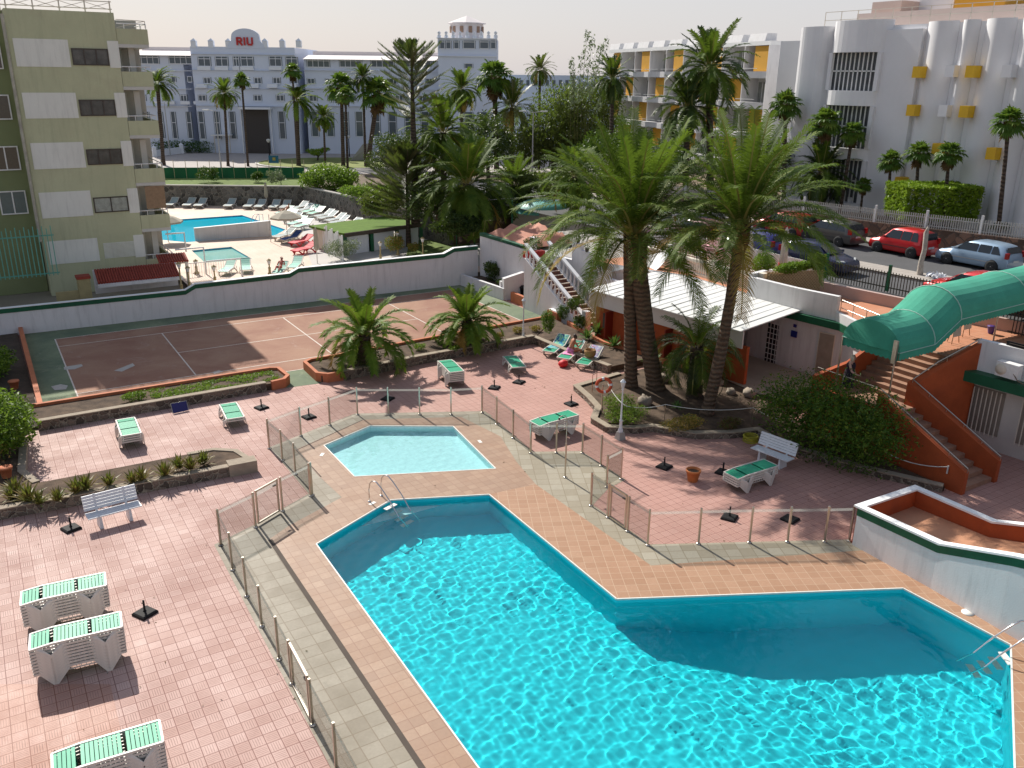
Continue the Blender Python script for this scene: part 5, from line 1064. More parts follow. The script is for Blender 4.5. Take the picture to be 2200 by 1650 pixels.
def trunk_tube(root, p0, p1, r0, r1, mt=None, bend=0., n=10, name='trunk', bump_=.06, segs=14, rag=0):
    rg = random.Random(int(p0.x*97) & 1023); q = M(); p0 = Vector(p0); p1 = Vector(p1); s_ = Vector((CR.x, CR.y, 0)); pts = []; rs = []
    for i in range(segs+1):
        t = i/segs; pts.append(p0.lerp(p1, t)+s_*bend*math.sin(PI*t)); rs.append((r0+(r1-r0)*t)*(1+bump_*rg.uniform(-1, 1))*(1.25 if i == 0 else 1))
    q.tube(pts, rs, n)
    if rag:
        for k in range(rag):
            t = rg.uniform(.6, 1.0) if k % 3 else rg.uniform(.3, 1); c = p0.lerp(p1, t)+s_*bend*math.sin(PI*t); a = rg.uniform(0, 6.28); r_ = (r0+(r1-r0)*t); d = Vector((math.cos(a), math.sin(a), 0)); b0 = c+d*r_*.85; q.add([b0-d.cross(Vector((0, 0, 1)))*.05, b0+d.cross(Vector((0, 0, 1)))*.05, b0+d*.11+Vector((0, 0, .26))], [(0, 1, 2)])
    return q.build(name, mt or mBARK, root)
_proto = {}
def crown_mesh(key, fn, mats):
    if key not in _proto:
        m_ = fn(); me = bpy.data.meshes.new('crown'); me.from_pydata(m_.v, [], m_.f)
        for x in mats: me.materials.append(x)
        me.polygons.foreach_set('material_index', m_.m); me.update(); _proto[key] = me
    return _proto[key]
def put(me, name, root, loc, sc, rz):
    o = bpy.data.objects.new(name, me); COL.objects.link(o); o.parent = root; o.location = Vector(loc)-tot(root); o.scale = sc if isinstance(sc, tuple) else (sc, sc, sc); o.rotation_euler = (0, 0, rz); return o
FM = [mPALM, mRACH, mPALMG, mDRY, mDEAD]
def crowns(v, kind):
    if kind == 'feather': return crown_mesh(('f', v), lambda: feather_crown(10+v, 52, 3., -40, 84, .5, .1, 26, 1.1, dead=3), FM)
    if kind == 'bleached': return crown_mesh(('b', v), lambda: feather_crown(30+v, 44, 3., -30, 86, .45, .09, 26, 1.25), [mPALMB, mRACH, mPALM, mDRY, mDEAD])
    if kind == 'dark': return crown_mesh(('d', v), lambda: feather_crown(50+v, 50, 3., -35, 86, .5, .1, 26, 1.1), [mPALMD, mRACH, mPALM, mPALMD, mDEAD])
    if kind == 'wind': return crown_mesh(('w', v), lambda: windcrown(70+v), FM)
def windcrown(seed):
    rg = random.Random(seed); m_ = M()
    for i in range(34):
        t = (i+.5)/34; az = -YAW+rg.gauss(0, .9) if i % 3 else rg.uniform(0, 6.28); el = math.radians(80-115*t+rg.uniform(-8, 8)); frond(m_, (0, 0, 0), az, el, 2.9*rg.uniform(.8, 1.1), 1.2, 26, .45, .09, 0 if i % 2 else 2, rng=rg, side=.2)
    return m_
def palm(kind, bpx, bpy_, zb, cpx, cpy, rpx, label, v=0, group=None, D=None, tr=None, bend=0.):
    b = G(bpx, bpy_, zb) if D is None else None
    if D is not None: b = DP(bpx, bpy_, D); b.z = zb
    lim = 112 if bpx < 1200 else (74 if bpx < 1600 else 999)
    kk = min(1, lim/FD(b)); b = Vector((CAM.x+(b.x-CAM.x)*kk, CAM.y+(b.y-CAM.y)*kk, b.z))
    if bpx > 1600 and b.x > 50.2: kk = (50.2-CAM.x)/(b.x-CAM.x); b = Vector((50.2, CAM.y+(b.y-CAM.y)*kk, b.z))
    Dd = FD(b); c = DP(cpx, cpy, Dd); R = rpx*Dd/FPX; root = thing('palm_tree', label, 'palm tree', b, 0, group); rg = random.Random(int(bpx*7+cpx)); rz = rg.uniform(0, 6.28) if kind != 'wind' else 0
    if kind == 'fan':
        key = ('fan', v)
        if key not in _proto:
            a_, s_ = fan_crown(5+v); _proto[key] = (crown_mesh(('fc', v), lambda: a_, [mFAN, mRACH, mPALMG]), crown_mesh(('fs', v), lambda: s_, [mDEAD]))
        k = R/1.75; put(_proto[key][0], 'crown', root, c, k, rz); put(_proto[key][1], 'dead_leaf_skirt', root, c, k, rz)
        trunk_tube(root, b, c-Vector((0, 0, .1)), tr or .2*k, (tr or .2*k)*.85, mBARKD, bend, 8)
    else:
        k = R/2.75; put(crowns(v, kind), 'crown', root, c, k, rz); trunk_tube(root, b, c-Vector((0, 0, .15)), tr or .24*k, (tr or .24*k)*.9, mBARKD, bend, 8)
    return root
def boots(root, c, r_, n, h):
    rg = random.Random(n); q = M()
    for k in range(n):
        a = k*2.4; z = -h*rg.random(); d = Vector((math.cos(a), math.sin(a), 0)); s_ = d.cross(Vector((0, 0, 1)))*.07; rr_ = r_*(1-.12*(-z/h)); b0 = c+d*rr_*.8+Vector((0, 0, z)); t_ = b0+d*.16+Vector((0, 0, .3)); q.add([b0-s_, b0+s_, t_+s_*.6, t_-s_*.6, b0-s_+d*.06, b0+s_+d*.06], [(0, 1, 2, 3), (4, 5, 2, 3)])
    q.build('leaf_stubs', bark('leaf_stub_fibre', (.2, .09, .045), 9), root)
# the two tall palms and the small one in the rope-fenced bed
c1_ = DP(1362, 502, FD((21.4, -21.2, 0)))
root = thing('palm_tree', 'tallest palm with paired thick trunks and a huge feathery crown', 'palm tree', (21.3, -21.2, .2))
big = feather_crown(2, 84, 5.1, 6, 86, .62, .05, 58, .9, dry=.06, side=.3, sag=.6, hub=.3, dead=0); me = crown_mesh('big1', lambda: big, FM); put(me, 'crown', root, c1_+Vector((0, 0, .1)), (1, 1, 1.08), .4)
trunk_tube(root, Vector((21.15, -21.0, .15)), DP(1352, 500, FD((21.1, -21, 0))), .3, .26, rag=60); trunk_tube(root, Vector((21.95, -21.75, .15)), DP(1368, 505, FD((21.7, -21.6, 0))), .38, .34, bend=-.1, rag=60)
c2p = DP(1592, 482, FD((21.7, -25.2, 0)))
boots(root, DP(1368, 515, FD((21.7, -21.6, 0)))+Vector((0, 0, .1)), .48, 120, 1.2)
root = thing('palm_tree', 'tall slender leaning palm with a wide drooping crown, right of the paired trunks', 'palm tree', (21.7, -25.2, .2))
big2 = feather_crown(7, 62, 4.5, 4, 86, .58, .048, 54, .9, dry=.1, side=.3, sag=.6, hub=.22, dead=0); put(crown_mesh('big2', lambda: big2, FM), 'crown', root, c2p, (1, 1, 1.08), 2.1)
trunk_tube(root, Vector((21.7, -25.2, .1)), c2p-Vector((0, 0, .2)), .25, .2, bend=.12, rag=50)
boots(root, c2p-Vector((0, 0, .1)), .32, 90, 1.0)
root = thing('palm_tree', 'small dark palm with arching fronds between the tall trunks and the annex', 'palm tree', (22.8, -23.3, .2))
sm_ = feather_crown(11, 36, 2.3, -20, 84, .42, .04, 34, 1.7, sag=.8, hub=.12); put(crown_mesh('small1', lambda: sm_, [mPALMD, mRACH, mPALM, mPALMD, mDEAD]), 'crown', root, DP(1497, 745, FD((22.8, -23.3, 0))), 1, 0)
trunk_tube(root, Vector((22.8, -23.3, .1)), DP(1497, 745, FD((22.8, -23.3, 0))), .36, .26, mBARKD, rag=90, bump_=.12)
mYOUNG = leaf('young_palm_leaf', (.06, .13, .01), (.19, .27, .03), .2, .55)
# two young palms by the court
for (bx_, by_, cx_, cy_, lab, sd_, L0) in [(785, 800, 783, 718, 'bushy young palm with one yellow frond on the bed left along the court', 21, 2.35), (1005, 752, 1003, 690, 'bright green young palm with stout trunk on the bed right along the court', 22, 2.1)]:
    b = G(bx_, by_, 0); b.z = .3; c = DP(cx_, cy_, FD(b)); root = thing('palm_tree', lab, 'palm tree', b); fc = feather_crown(sd_, 40, L0*1.08, 2, 84, .4, .06, 40, 1.35, dry=.03, sag=.35, hub=.12, dead=0)
    put(crown_mesh(lab, lambda: fc, [mYOUNG, mRACH, mPALMG, mDRY, mDEAD]), 'crown', root, c, 1, sd_); trunk_tube(root, b, c+Vector((0, 0, .1)), .34, .26, mBARKD, rag=110, bump_=.1)
    if sd_ == 21:
        q = M(); leaves(q, b+Vector((.05, -.15, .45)), (.75, .6, .5), 1500, .1, 4, 0); root2 = thing('shrub', 'low leafy shrub around the foot of the left young palm', 'shrub', b); q.build('foliage', mPALMD, root2)
# background palms
pl = [('wind', 347, 318, 2.1, 338, 180, 46, 'wind blown palm right beside the striped apartment block', 0), ('feather', 487, 322, 2.1, 481, 198, 33, 'small round headed feather palm before the left hotel wing', 1),
 ('fan', 530, 322, 2.1, 519, 172, 21, 'slim fan palm just left of the hotel entrance', 0), ('fan', 638, 330, 2.1, 628, 152, 22, 'slim fan palm whose head reaches the top floor right of the entrance', 1),
 ('wind', 641, 345, 2.25, 637, 215, 50, 'windswept feather palm on the roundabout lawn', 1), ('feather', 697, 325, 2.1, 695, 250, 28, 'short feather palm in front of the hotel right of the roundabout', 2),
 ('fan', 737, 345, 2.25, 733, 185, 38, 'big headed fan palm standing on the roundabout behind the hedge', 2), ('fan', 748, 396, 2.1, 742, 205, 24, 'thin trunked fan palm growing up from the bamboo clump', 0),
 ('dark', 784, 330, 2.1, 780, 165, 32, 'dark feather palm behind the two central fan palms', 0), ('fan', 788, 345, 2.25, 812, 200, 46, 'large fan palm with golden dead skirt left of the conifer', 1),
 ('feather', 992, 330, 2.1, 992, 188, 44, 'grey green feather palm in front of the tower base', 0), ('fan', 1067, 330, 2.1, 1062, 165, 46, 'tall fan palm with long brown skirt to the right of the hotel tower', 2),
 ('feather', 955, 470, 2.1, 952, 280, 82, 'broad bright green feather palm above the garden centre', 1), ('feather', 1005, 505, 2.1, 1003, 390, 112, 'wide crowned stout palm at the garden edge above the green hut', 2),
 ('bleached', 1100, 345, 2.1, 1100, 228, 62, 'brownish feather palm right of the tall skirted fan palm', 0), ('bleached', 1160, 250, 2.1, 1160, 148, 34, 'pale feather palm head peeping above the bluish annex', 1),
 ('dark', 1316, 350, 2.1, 1316, 165, 48, 'dark upright feather palm left of the balcony building', 1), ('dark', 1530, 380, 3.6, 1525, 140, 88, 'tall dark feather palm in front of the balcony building', 2),
 ('dark', 1480, 330, 3.6, 1478, 225, 74, 'full green feather palm low before the balcony building', 0), ('fan', 1690, 400, 3.6, 1688, 225, 40, 'fan palm left of the barred stair windows', 0),
 ('fan', 1770, 445, 4.25, 1773, 262, 42, 'fan palm in front of the barred stair windows', 1), ('fan', 1806, 445, 4.25, 1832, 285, 32, 'smaller leaning fan palm right of the barred stair windows', 2),
 ('fan', 1911, 440, 4.25, 1914, 345, 30, 'first of the short fan palms left of the clipped tree', 0), ('fan', 1973, 432, 4.25, 1974, 328, 33, 'middle fan palm rising behind the clipped tree', 1),
 ('fan', 2036, 432, 4.25, 2040, 330, 35, 'right fan palm rising behind the clipped tree', 2), ('fan', 2148, 486, 4.25, 2168, 262, 42, 'tallest fan palm at the far right against the ribbed wall', 0),
 ('fan', 1850, 450, 4.25, 1855, 397, 22, 'dwarf fan palm near the white bin store', 1), ('feather', 1110, 470, 2.1, 1105, 395, 70, 'low spreading feather palm behind the terracotta sheeting', 0), ('feather', 1240, 470, 3.2, 1235, 375, 72, 'low feather palm left behind the big paired palm', 2), ('dark', 1770, 420, 4.25, 1765, 365, 70, 'spiky feather palm under the barred stair windows', 1)]
for kd, bx_, by_, zb_, cx_, cy_, r_, lab, v in pl: palm(kd, bx_, by_, zb_, cx_, cy_, r_, lab, v, 'palms behind the pool garden')
# Norfolk pine
def conifer(label, bp, top, spread, seed, n0=0., mt=None, dens_=4., z0_=.28, k0=7):
    b = Vector(bp); root = thing('conifer', label, 'conifer', b); H = top-b.z; q = M(); rg = random.Random(seed); z = z0_*H
    while z < H*.985:
        t = (z-z0_*H)/(H*(1-z0_)); L = spread*min(1, ((1-t)*dens_))**.8+.12; k = k0 if t < .9 else 3
        for i in range(k):
            az = rg.uniform(0, 1)+i*2*PI/k; frond(q, (b.x, b.y, b.z+z), az, math.radians(5+30*t), L*rg.uniform(.85, 1.1), -.3, 22, .13*spread, .1*spread/3, 0 if rg.random() < .6 else 2, seg=6, sag=-.35, vee=.3, rng=rg)
        z += .05*H*(1-.3*t)*(1.3-z0_)
    q.build('crown', [mt or mPINE, mBARKD, mPINE2], root); q = M(); q.tube([b, b+Vector((0, 0, H*.6)), b+Vector((0, 0, H))], [.03*H, .015*H, .004*H], 7); q.build('trunk', mBARKD, root); return root
mPINE = leaf('pine_needles', (.035, .05, .02), (.09, .1, .04), .12); mPINE2 = leaf('pine_needles_warm', (.07, .07, .03), (.14, .13, .06), .12)
pb = G(893, 480, 2.1); conifer('layered conifer with upswept branches and a bare tip before the hotel', pb, ZT(pb, 96), 2.75, 3, dens_=3.4, z0_=.6, k0=5)
pb2 = G(878, 530, .4); conifer('shaggy lower conifer spreading over the green hut', pb2, ZT(pb2, 315), 3.4, 8, dens_=2.2)
# garden trees and bushes in the middle distance
mBUSH = leaf('bush_leaf', (.02, .06, .008), (.075, .15, .018), .14, scale=2); mBUSHB = leaf('bright_bush_leaf', (.08, .16, .015), (.22, .32, .05), .3, scale=2); mBUSHD = leaf('dark_bush_leaf', (.018, .04, .012), (.06, .09, .02), .15, scale=1.2); mOLIVE = leaf('olive_leaf', (.05, .065, .02), (.15, .16, .045), .28, scale=.9); mGREYL = leaf('grey_leaf', (.16, .19, .13), (.32, .36, .24), .15)
mCLIP = leaf('clipped_leaf', (.1, .19, .012), (.3, .4, .04), .3, scale=2)
def tree(label, name, cat, bpx, bpy_, zb, cpx, cpy, rx, ry, n, size, mt, seed, depth=None, trunk=True, hang=0, lump=.45, D=None, group=None, shell=.5, clumps=6):
    b = G(bpx, bpy_, zb) if D is None else DP(bpx, bpy_, D)
    b.z = zb; Dd = FD(b); c = DP(cpx, cpy, Dd); k = Dd/FPX; root = thing(name, label, cat, b, 0, group); q = M(); rg = random.Random(seed); RX, RZ = rx*k, ry*k; dep = depth or RX*.8
    leaves(q, c, (RX*.75, dep*.75, RZ*.75), n//3, size, seed, 0, shell, lump, hang=hang)
    for i in range(clumps):
        a = i*2.4+rg.random(); rr_ = rg.uniform(.45, .7); cc_ = c+Vector((math.cos(a)*RX*rr_, math.sin(a)*dep*rr_, rg.uniform(-.45, .6)*RZ)); leaves(q, cc_, (RX*.42, dep*.42, RZ*.4), n*2//3//clumps, size, seed+i, 0, shell, lump, hang=hang)
    q.build('crown' if trunk else 'foliage', mt, root)
    if trunk:
        q = M(); q.tube([b, b.lerp(c, .6), c], [.045*RX+.06, .03*RX+.04, .02], 7)
        for i in range(5):
            a = i*1.26; e = c+Vector((math.cos(a)*RX*.6, math.sin(a)*dep*.6, RZ*rg.uniform(.1, .6))); q.tube([b.lerp(c, .35+.1*i), e], [.02*RX+.03, .012], 5)
        q.build('trunk', mBARKD, root)
    return root
tree('dense feathery dark green casuarina in the middle of the garden', 'casuarina_tree', 'tree', 1190, 375, 2.1, 1185, 285, 105, 100, 17000, .36, mOLIVE, 31, hang=1.2, clumps=9)
tree('tall thin topped casuarina left of the balcony building', 'casuarina_tree', 'tree', 1255, 380, 2.1, 1262, 260, 90, 105, 15000, .34, mOLIVE, 41, hang=1.2, clumps=8)
tree('dark bushy tree behind the two central feather palms', 'dense_tree', 'tree', 1050, 400, 2.1, 1045, 300, 80, 55, 7000, .3, mBUSHD, 47)
tree('dark undergrowth tree left of the wide crowned palm', 'dense_tree', 'tree', 870, 395, 2.1, 860, 330, 70, 55, 7000, .26, mBUSHD, 48)
tree('dark tree filling the gap below the wide crowned palm', 'dense_tree', 'tree', 940, 500, 2.1, 940, 430, 85, 45, 6000, .2, mBUSHD, 49, clumps=8)
tree('shady tree behind the terracotta sheeting', 'dense_tree', 'tree', 1130, 450, 3.0, 1120, 400, 60, 40, 5000, .18, mOLIVE, 50)
tree('low dark tree behind the tall paired palm', 'dense_tree', 'tree', 1300, 440, 3.2, 1300, 340, 90, 60, 7000, .24, mBUSH, 51)
tree('dark leafy tree behind the right tall palm', 'dense_tree', 'tree', 1440, 430, 3.4, 1440, 350, 85, 50, 6000, .22, mBUSH, 52)
tree('leafy tree behind the street, left of the fan palms', 'dense_tree', 'tree', 1665, 430, 4.25, 1670, 355, 75, 55, 6000, .2, mBUSHD, 53)
tree('bright green bamboo clump at the corner of the dark stone wall', 'bamboo', 'bamboo', 715, 408, 2.1, 712, 385, 62, 42, 7000, .3, mBUSHB, 54, trunk=False)
tree('light green shrub right of the bamboo clump', 'shrub', 'shrub', 795, 430, 2.1, 790, 415, 60, 25, 4000, .26, mBUSHB, 55, trunk=False)
tree('grey leaved shrub in front of the green mesh fence', 'shrub', 'shrub', 594, 398, 2.1, 594, 382, 21, 17, 1500, .18, mGREYL, 56, trunk=False)
tree('round clipped bush left on the far lawn', 'shrub', 'shrub', 446, 392, 2.1, 446, 374, 23, 18, 2200, .16, mBUSH, 57, trunk=False, lump=.2)
tree('round clipped bush right on the far lawn', 'shrub', 'shrub', 553, 392, 2.1, 552, 379, 16, 14, 1500, .16, mBUSH, 58, trunk=False, lump=.2)
tree('flat topped clipped tree on the roundabout', 'topiary', 'tree', 683, 345, 2.25, 683, 327, 25, 10, 2500, .2, mCLIP, 59, lump=.15)
for i, (bx_, by_, cx_, cy_, rx_, ry_, mt_, lab) in enumerate([(1000, 420, 1000, 345, 75, 45, mBUSHD, 'dark tree mass behind the bright green feather palm'), (900, 450, 900, 400, 70, 45, mOLIVE, 'olive green tree around the conifer trunks'), (1080, 480, 1075, 440, 70, 40, mBUSHD, 'dark shrubby tree right of the wide crowned palm'), (820, 460, 822, 432, 60, 32, mOLIVE, 'low olive tree above the dark stone wall'), (1190, 455, 1190, 400, 60, 40, mOLIVE, 'olive tree between the terracotta sheeting and the paired palm'), (1350, 400, 1350, 330, 70, 55, mOLIVE, 'olive tree directly behind the paired palm crown'), (1420, 330, 1400, 290, 55, 45, mBUSHD, 'dark tree in front of the left end of the balcony building'), (1570, 380, 1570, 320, 60, 50, mBUSH, 'green tree right of the tall dark feather palm'), (990, 520, 985, 482, 60, 28, mBUSHD, 'dark low shrubs at the foot of the wide crowned palm'), (1600, 440, 1610, 400, 60, 40, mBUSHD, 'dark tree between the slender palm and the fan palms')]):
    tree(lab, 'dense_tree', 'tree', bx_, by_, 2.1 if bx_ < 1280 else 3.4, cx_, cy_, rx_, ry_, 5500, .24, mt_, 130+i)
# plumes above the casuarina
root = thing('bamboo', 'wispy bare bamboo plumes rising above the casuarinas against the sky', 'bamboo', DP(1245, 330, 95)); q = M(); rg = random.Random(4)
for px0, px1, py1 in ((1225, 1232, 150), (1240, 1250, 115), (1248, 1263, 62), (1255, 1275, 72), (1262, 1305, 78), (1258, 1290, 95), (1268, 1322, 160), (1235, 1228, 122)):
    pts = [DP(px0+(px1-px0)*(t**1.8), 300+(py1-300)*t, 95) for t in (0, .2, .4, .6, .8, 1)]; q.tube(pts, [.05, .045, .035, .025, .015, .008], 4)
    for k in range(60):
        t = rg.uniform(.45, 1); i = min(4, int(t*5)); c = pts[i].lerp(pts[i+1], t*5-i); leaves(q, c+Vector((0, 0, -.15)), (.35, .35, .25), 3, .32, k+px0, 1, hang=1)
q.build('canes', [mPALMB, mGREYL], root)
# hedges by the hotel
for i, (x0, x1, y, lab) in enumerate([(340, 452, 322, 'clipped hedge behind the low white wall on the left of the road'), (500, 532, 312, 'short dark hedge left of the hotel entrance'), (663, 730, 306, 'clipped hedge right of the hotel entrance'), (750, 812, 306, 'clipped hedge behind the roundabout palms')]):
    a, b = G(x0, y+8, 2.1), G(x1, y+8, 2.1); root = thing('hedge', lab, 'hedge', a); q = M(); n = 14
    for k in range(n): leaves(q, a.lerp(b, k/(n-1))+Vector((0, 1, .9)), (1.0, .8, .9), 150, .3, k+i*20, 0, .4, .3)
    q.build('foliage', mBUSH, root)
# clipped box tree across the street
root = thing('topiary', 'large square clipped tree behind the picket railing above the red car', 'tree', G(2000, 470, 4.25)); b = G(2000, 492, 4.25); Dd = FD(b); k = Dd/FPX; c = DP(2002, 432, Dd); q = M(); rg = random.Random(5); vs = []
hx, hy, hz = 78*k, 1.6, 34*k
for n in range(13000):
    f = rg.random(); x, y, z = rg.uniform(-1, 1), rg.uniform(-1, 1), rg.uniform(-1, 1); ax_ = rg.choice((0, 1, 2, 2)); v = [x, y, z]; v[ax_] = (1 if v[ax_] > 0 else -1)*rg.uniform(.9, 1.03)
    if ax_ == 2 and v[2] < 0 and rg.random() < .5: continue
    p = c+RH*v[0]*hx*(1-.05*max(0, -v[2]))+FH*v[1]*hy+Vector((0, 0, v[2]*hz+.12*noise.noise(Vector((v[0]*3, v[1]*2, 1))))); leaves(q, p, (.02, .02, .02), 1, .27, n, 0)
q.build('crown', mCLIP, root); q = M(); q.tube([b, c], .12, 6); q.tube([b+RH*1.2, c+RH*1.0], .09, 6); q.build('trunk', mBARKD, root)
# bushes of the pool garden
def bush(label, name, c, rad, n, size, mt, seed, cat='shrub', nclump=5, mt2=None, group=None, lump=.35):
    c = Vector(c); root = thing(name, label, cat, (c.x, c.y, c.z-rad[2]), 0, group); q = M(); rg = random.Random(seed)
    leaves(q, c, tuple(x*.8 for x in rad), n//2, size, seed, 0, .4, lump, mi2=1 if mt2 else None)
    for i in range(nclump):
        a = i*2*PI/nclump+rg.random(); cc_ = c+Vector((math.cos(a)*rad[0]*.55, math.sin(a)*rad[1]*.55, rg.uniform(-.1, .45)*rad[2])); leaves(q, cc_, tuple(x*.5 for x in rad), n//2//nclump, size, seed+i+1, 0, .4, lump, mi2=1 if mt2 else None)
    q.build('foliage', [mt, mt2] if mt2 else mt, root); return root
bush('big dark glossy bush filling the bed beside the orange stair', 'shrub', (22.9, -30.2, 1.35), (1.8, 3.1, 1.75), 17000, .14, mBUSH, 61, mt2=mPALMG, nclump=12, lump=.6)
bush('bright leafed bush at the left edge above the aloe bed', 'shrub', (-3.5, -14.8, 1.2), (1.9, 2.4, 1.5), 13000, .17, mBUSHB, 62, mt2=mBUSH, nclump=7)
bush('green bush at the left edge beside the court curb', 'shrub', (-3.4, -5.6, .8), (1.5, 2.1, .85), 6000, .17, mBUSHB, 63, mt2=mBUSH)
bush('dark low bush under the left edge of the court', 'shrub', (-4.2, -10.5, .6), (1.7, 1.7, .6), 3500, .17, mBUSHD, 64)
bush('lower dark bush at the left edge above the aloes', 'shrub', (-4.3, -16.9, .9), (1.4, 1.2, .9), 3500, .16, mBUSHD, 65, mt2=mDRY)
bush('dark leafy plant in the white corner planter', 'shrub', (25.7, -.9, 1.15), (.5, .8, .75), 1600, .15, mBUSHD, 66)
bush('low dark plant at the near end of the white corner planter', 'shrub', (25.5, -2.8, .75), (.5, .7, .35), 900, .13, mBUSHD, 67)
bush('clipped columnar shrub in the bed by the white lamp', 'shrub', Vector(V2(G(1177, 725, .3))+(1.1,)), (.38, .38, .75), 1800, .1, mBUSHB, 68, mt2=mBUSH, lump=.1)
bush('round green shrub beside the foot of the white stair', 'shrub', Vector(V2(G(1212, 688, .3))+(.75,)), (.5, .45, .5), 1500, .1, mBUSH, 69)
bush('potted tree like shrub on the white stair', 'shrub', Vector(V2(G(1232, 668, 1.2))+(1.6,)), (.42, .42, .45), 1500, .1, mBUSHD, 70)
bush('small green shrub left of the agaves', 'shrub', Vector(V2(G(1245, 705, .4))+(.7,)), (.45, .4, .45), 1200, .1, mBUSH, 71)
bush('yellow green low shrub at the near left corner of the palm bed', 'shrub', (18.3, -24.2, .5), (.95, .8, .42), 3500, .08, mBUSHB, 72, mt2=mOLIVE)
bush('second yellow green shrub behind the white lamp post', 'shrub', (19.0, -22.9, .45), (.8, .7, .4), 2200, .08, mBUSHB, 73, mt2=mOLIVE)
bush('reddish dry ground shrub in the palm bed', 'shrub', (19.8, -25.9, .42), (1.1, .55, .28), 2500, .08, mDRY, 74, mt2=mOLIVE)
bush('dry brownish shrub at the right of the palm bed', 'shrub', (21.4, -26.8, .4), (.6, .4, .25), 1200, .08, mDEAD, 75, mt2=mOLIVE)
bush('low green shrub in the middle of the left court bed', 'shrub', (1.9, -12.4, .5), (.55, .35, .22), 1100, .09, mBUSHB, 76)
for i, (x, y) in enumerate([(902, 752), (975, 755), (1112, 715), (1150, 712), (1070, 728)]):
    p = G(x, y, .3); bush(['low green tuft left of the second young palm', 'green tuft just left of the second young palm trunk', 'yellow tuft left of the white lamp in the court bed', 'yellow tuft right of the white lamp in the court bed', 'spindly tuft right of the second young palm'][i], 'shrub', (p.x, p.y, .45), (.32, .3, .2), 500, .09, mBUSHB if i < 2 else mDRY, 80+i)
bush('trailing ivy on top of the beige lattice screen', 'climbing_plant', (31.3, -20.7, 4.5), (1.5, .35, .35), 3500, .13, mBUSHB, 90, 'climbing plant')
bush('yellow green creeper on the white plank fence', 'climbing_plant', (31.6, -18.4, 4.2), (.7, .6, .7), 2000, .13, mBUSHB, 91, 'climbing plant')
bush('leafy bush behind the cream balustrade', 'shrub', (31.9, -13.2, 4.1), (.7, .7, .5), 1600, .13, mBUSHB, 92)
bush('small green bush on the left of the restaurant terrace', 'shrub', (31.4, -9.2, 4.0), (.8, .8, .6), 1600, .13, mBUSH, 93)
bush('grey green shrub behind the white boundary wall', 'shrub', Vector(V2(G(735, 558, .4))+(1.2,)), (1.5, .8, .8), 2500, .13, mGREYL, 94)
bush('yellow flowering shrub behind the white boundary wall', 'shrub', Vector(V2(G(850, 548, .4))+(1.3,)), (.9, .6, .8), 1800, .13, mDRY, 95, mt2=mBUSHB)
bush('small yellow shrub right of the flowering shrub', 'shrub', Vector(V2(G(888, 548, .4))+(1.0,)), (.5, .5, .4), 800, .12, mDRY, 96, mt2=mBUSHB)
bush('palm like tuft on the pillar of the lattice screen', 'shrub', (32.5, -21.0, 4.7), (.45, .45, .45), 900, .2, mPALMG, 97)
bush('dark bush near the yellow bins across the street', 'shrub', Vector(V2(G(2085, 478, 4.25))+(4.7,)), (1.2, .7, .5), 1500, .14, mBUSHD, 98)
bush('dry scrubby bush behind the railing at the far right', 'shrub', Vector(V2(G(2160, 500, 4.25))+(4.7,)), (2.0, .6, .4), 1500, .16, mPALMB, 99)
# ground cover in the left court bed: uncountable
q = M(); rg = random.Random(9)
for k in range(1500):
    x = rg.uniform(2.6, 7.9); y = rg.uniform(-12.7, -11.4)
    if noise.noise(Vector((x, y*1.5, 0))) < -.15: continue
    leaves(q, (x, y, .33), (.12, .1, .05), 4, .09, k)
tag(q.build('ground_cover', mBUSHB), kind='stuff')
# aloes and agaves
def rosette(n, L, w, seed, el0=75, el1=15):
    rg = random.Random(seed); m_ = M()
    for i in range(n):
        az = i*2.4+rg.uniform(-.2, .2); el = math.radians(el0+(el1-el0)*i/n+rg.uniform(-6, 6)); d = Vector((math.cos(el)*math.cos(az), math.cos(el)*math.sin(az), math.sin(el))); s_ = Vector((-math.sin(az), math.cos(az), 0)); l_ = L*rg.uniform(.8, 1.1)
        p0 = d*.03; p1 = d*l_*.55+Vector((0, 0, .04*L)); p2 = d*l_+Vector((0, 0, -.1*L)); m_.add([p0-s_*w*.5, p0+s_*w*.5, p1+s_*w*.42, p1-s_*w*.42, p2, p0+Vector((0, 0, -.02))], [(0, 1, 2, 3), (3, 2, 4)])
    return m_
mALOE = leaf('aloe_leaf', (.1, .13, .03), (.27, .15, .06), .15, scale=3); mAGA = leaf('agave_leaf', (.06, .14, .04), (.14, .24, .07), .15)
al = [crown_mesh(('aloe', i), lambda i=i: rosette(34, .3, .04, i, 85, 20), [mALOE]) for i in range(3)]
aw = ['at the far left end of the bed', 'next to the left end of the bed', 'broad one behind the umbrella base', 'in front of the round dark stone', 'left behind the bench', 'behind the middle of the bench', 'right behind the bench', 'large one right of the bench', 'tall one right of the bench', 'left of the bed centre', 'in the bed centre', 'right of the bed centre', 'third from the rounded end', 'second from the rounded end', 'nearest the rounded end']
for i, (x, y) in enumerate([(35, 1062), (25, 1075), (62, 1080), (85, 1085), (125, 1078), (165, 1062), (185, 1055), (235, 1045), (285, 1040), (305, 1035), (355, 1025), (385, 1008), (410, 1010), (435, 1000), (440, 995)]):
    p = G(x, y, .3); o = thing('aloe', 'spiky reddish green aloe '+aw[i], 'aloe', (p.x, p.y, .3), 0, 'aloes in the stone bed'); put(al[i % 3], 'leaf_rosette', o, (p.x, p.y, .3), random.Random(i).uniform(1.7, 2.6), i*1.1)
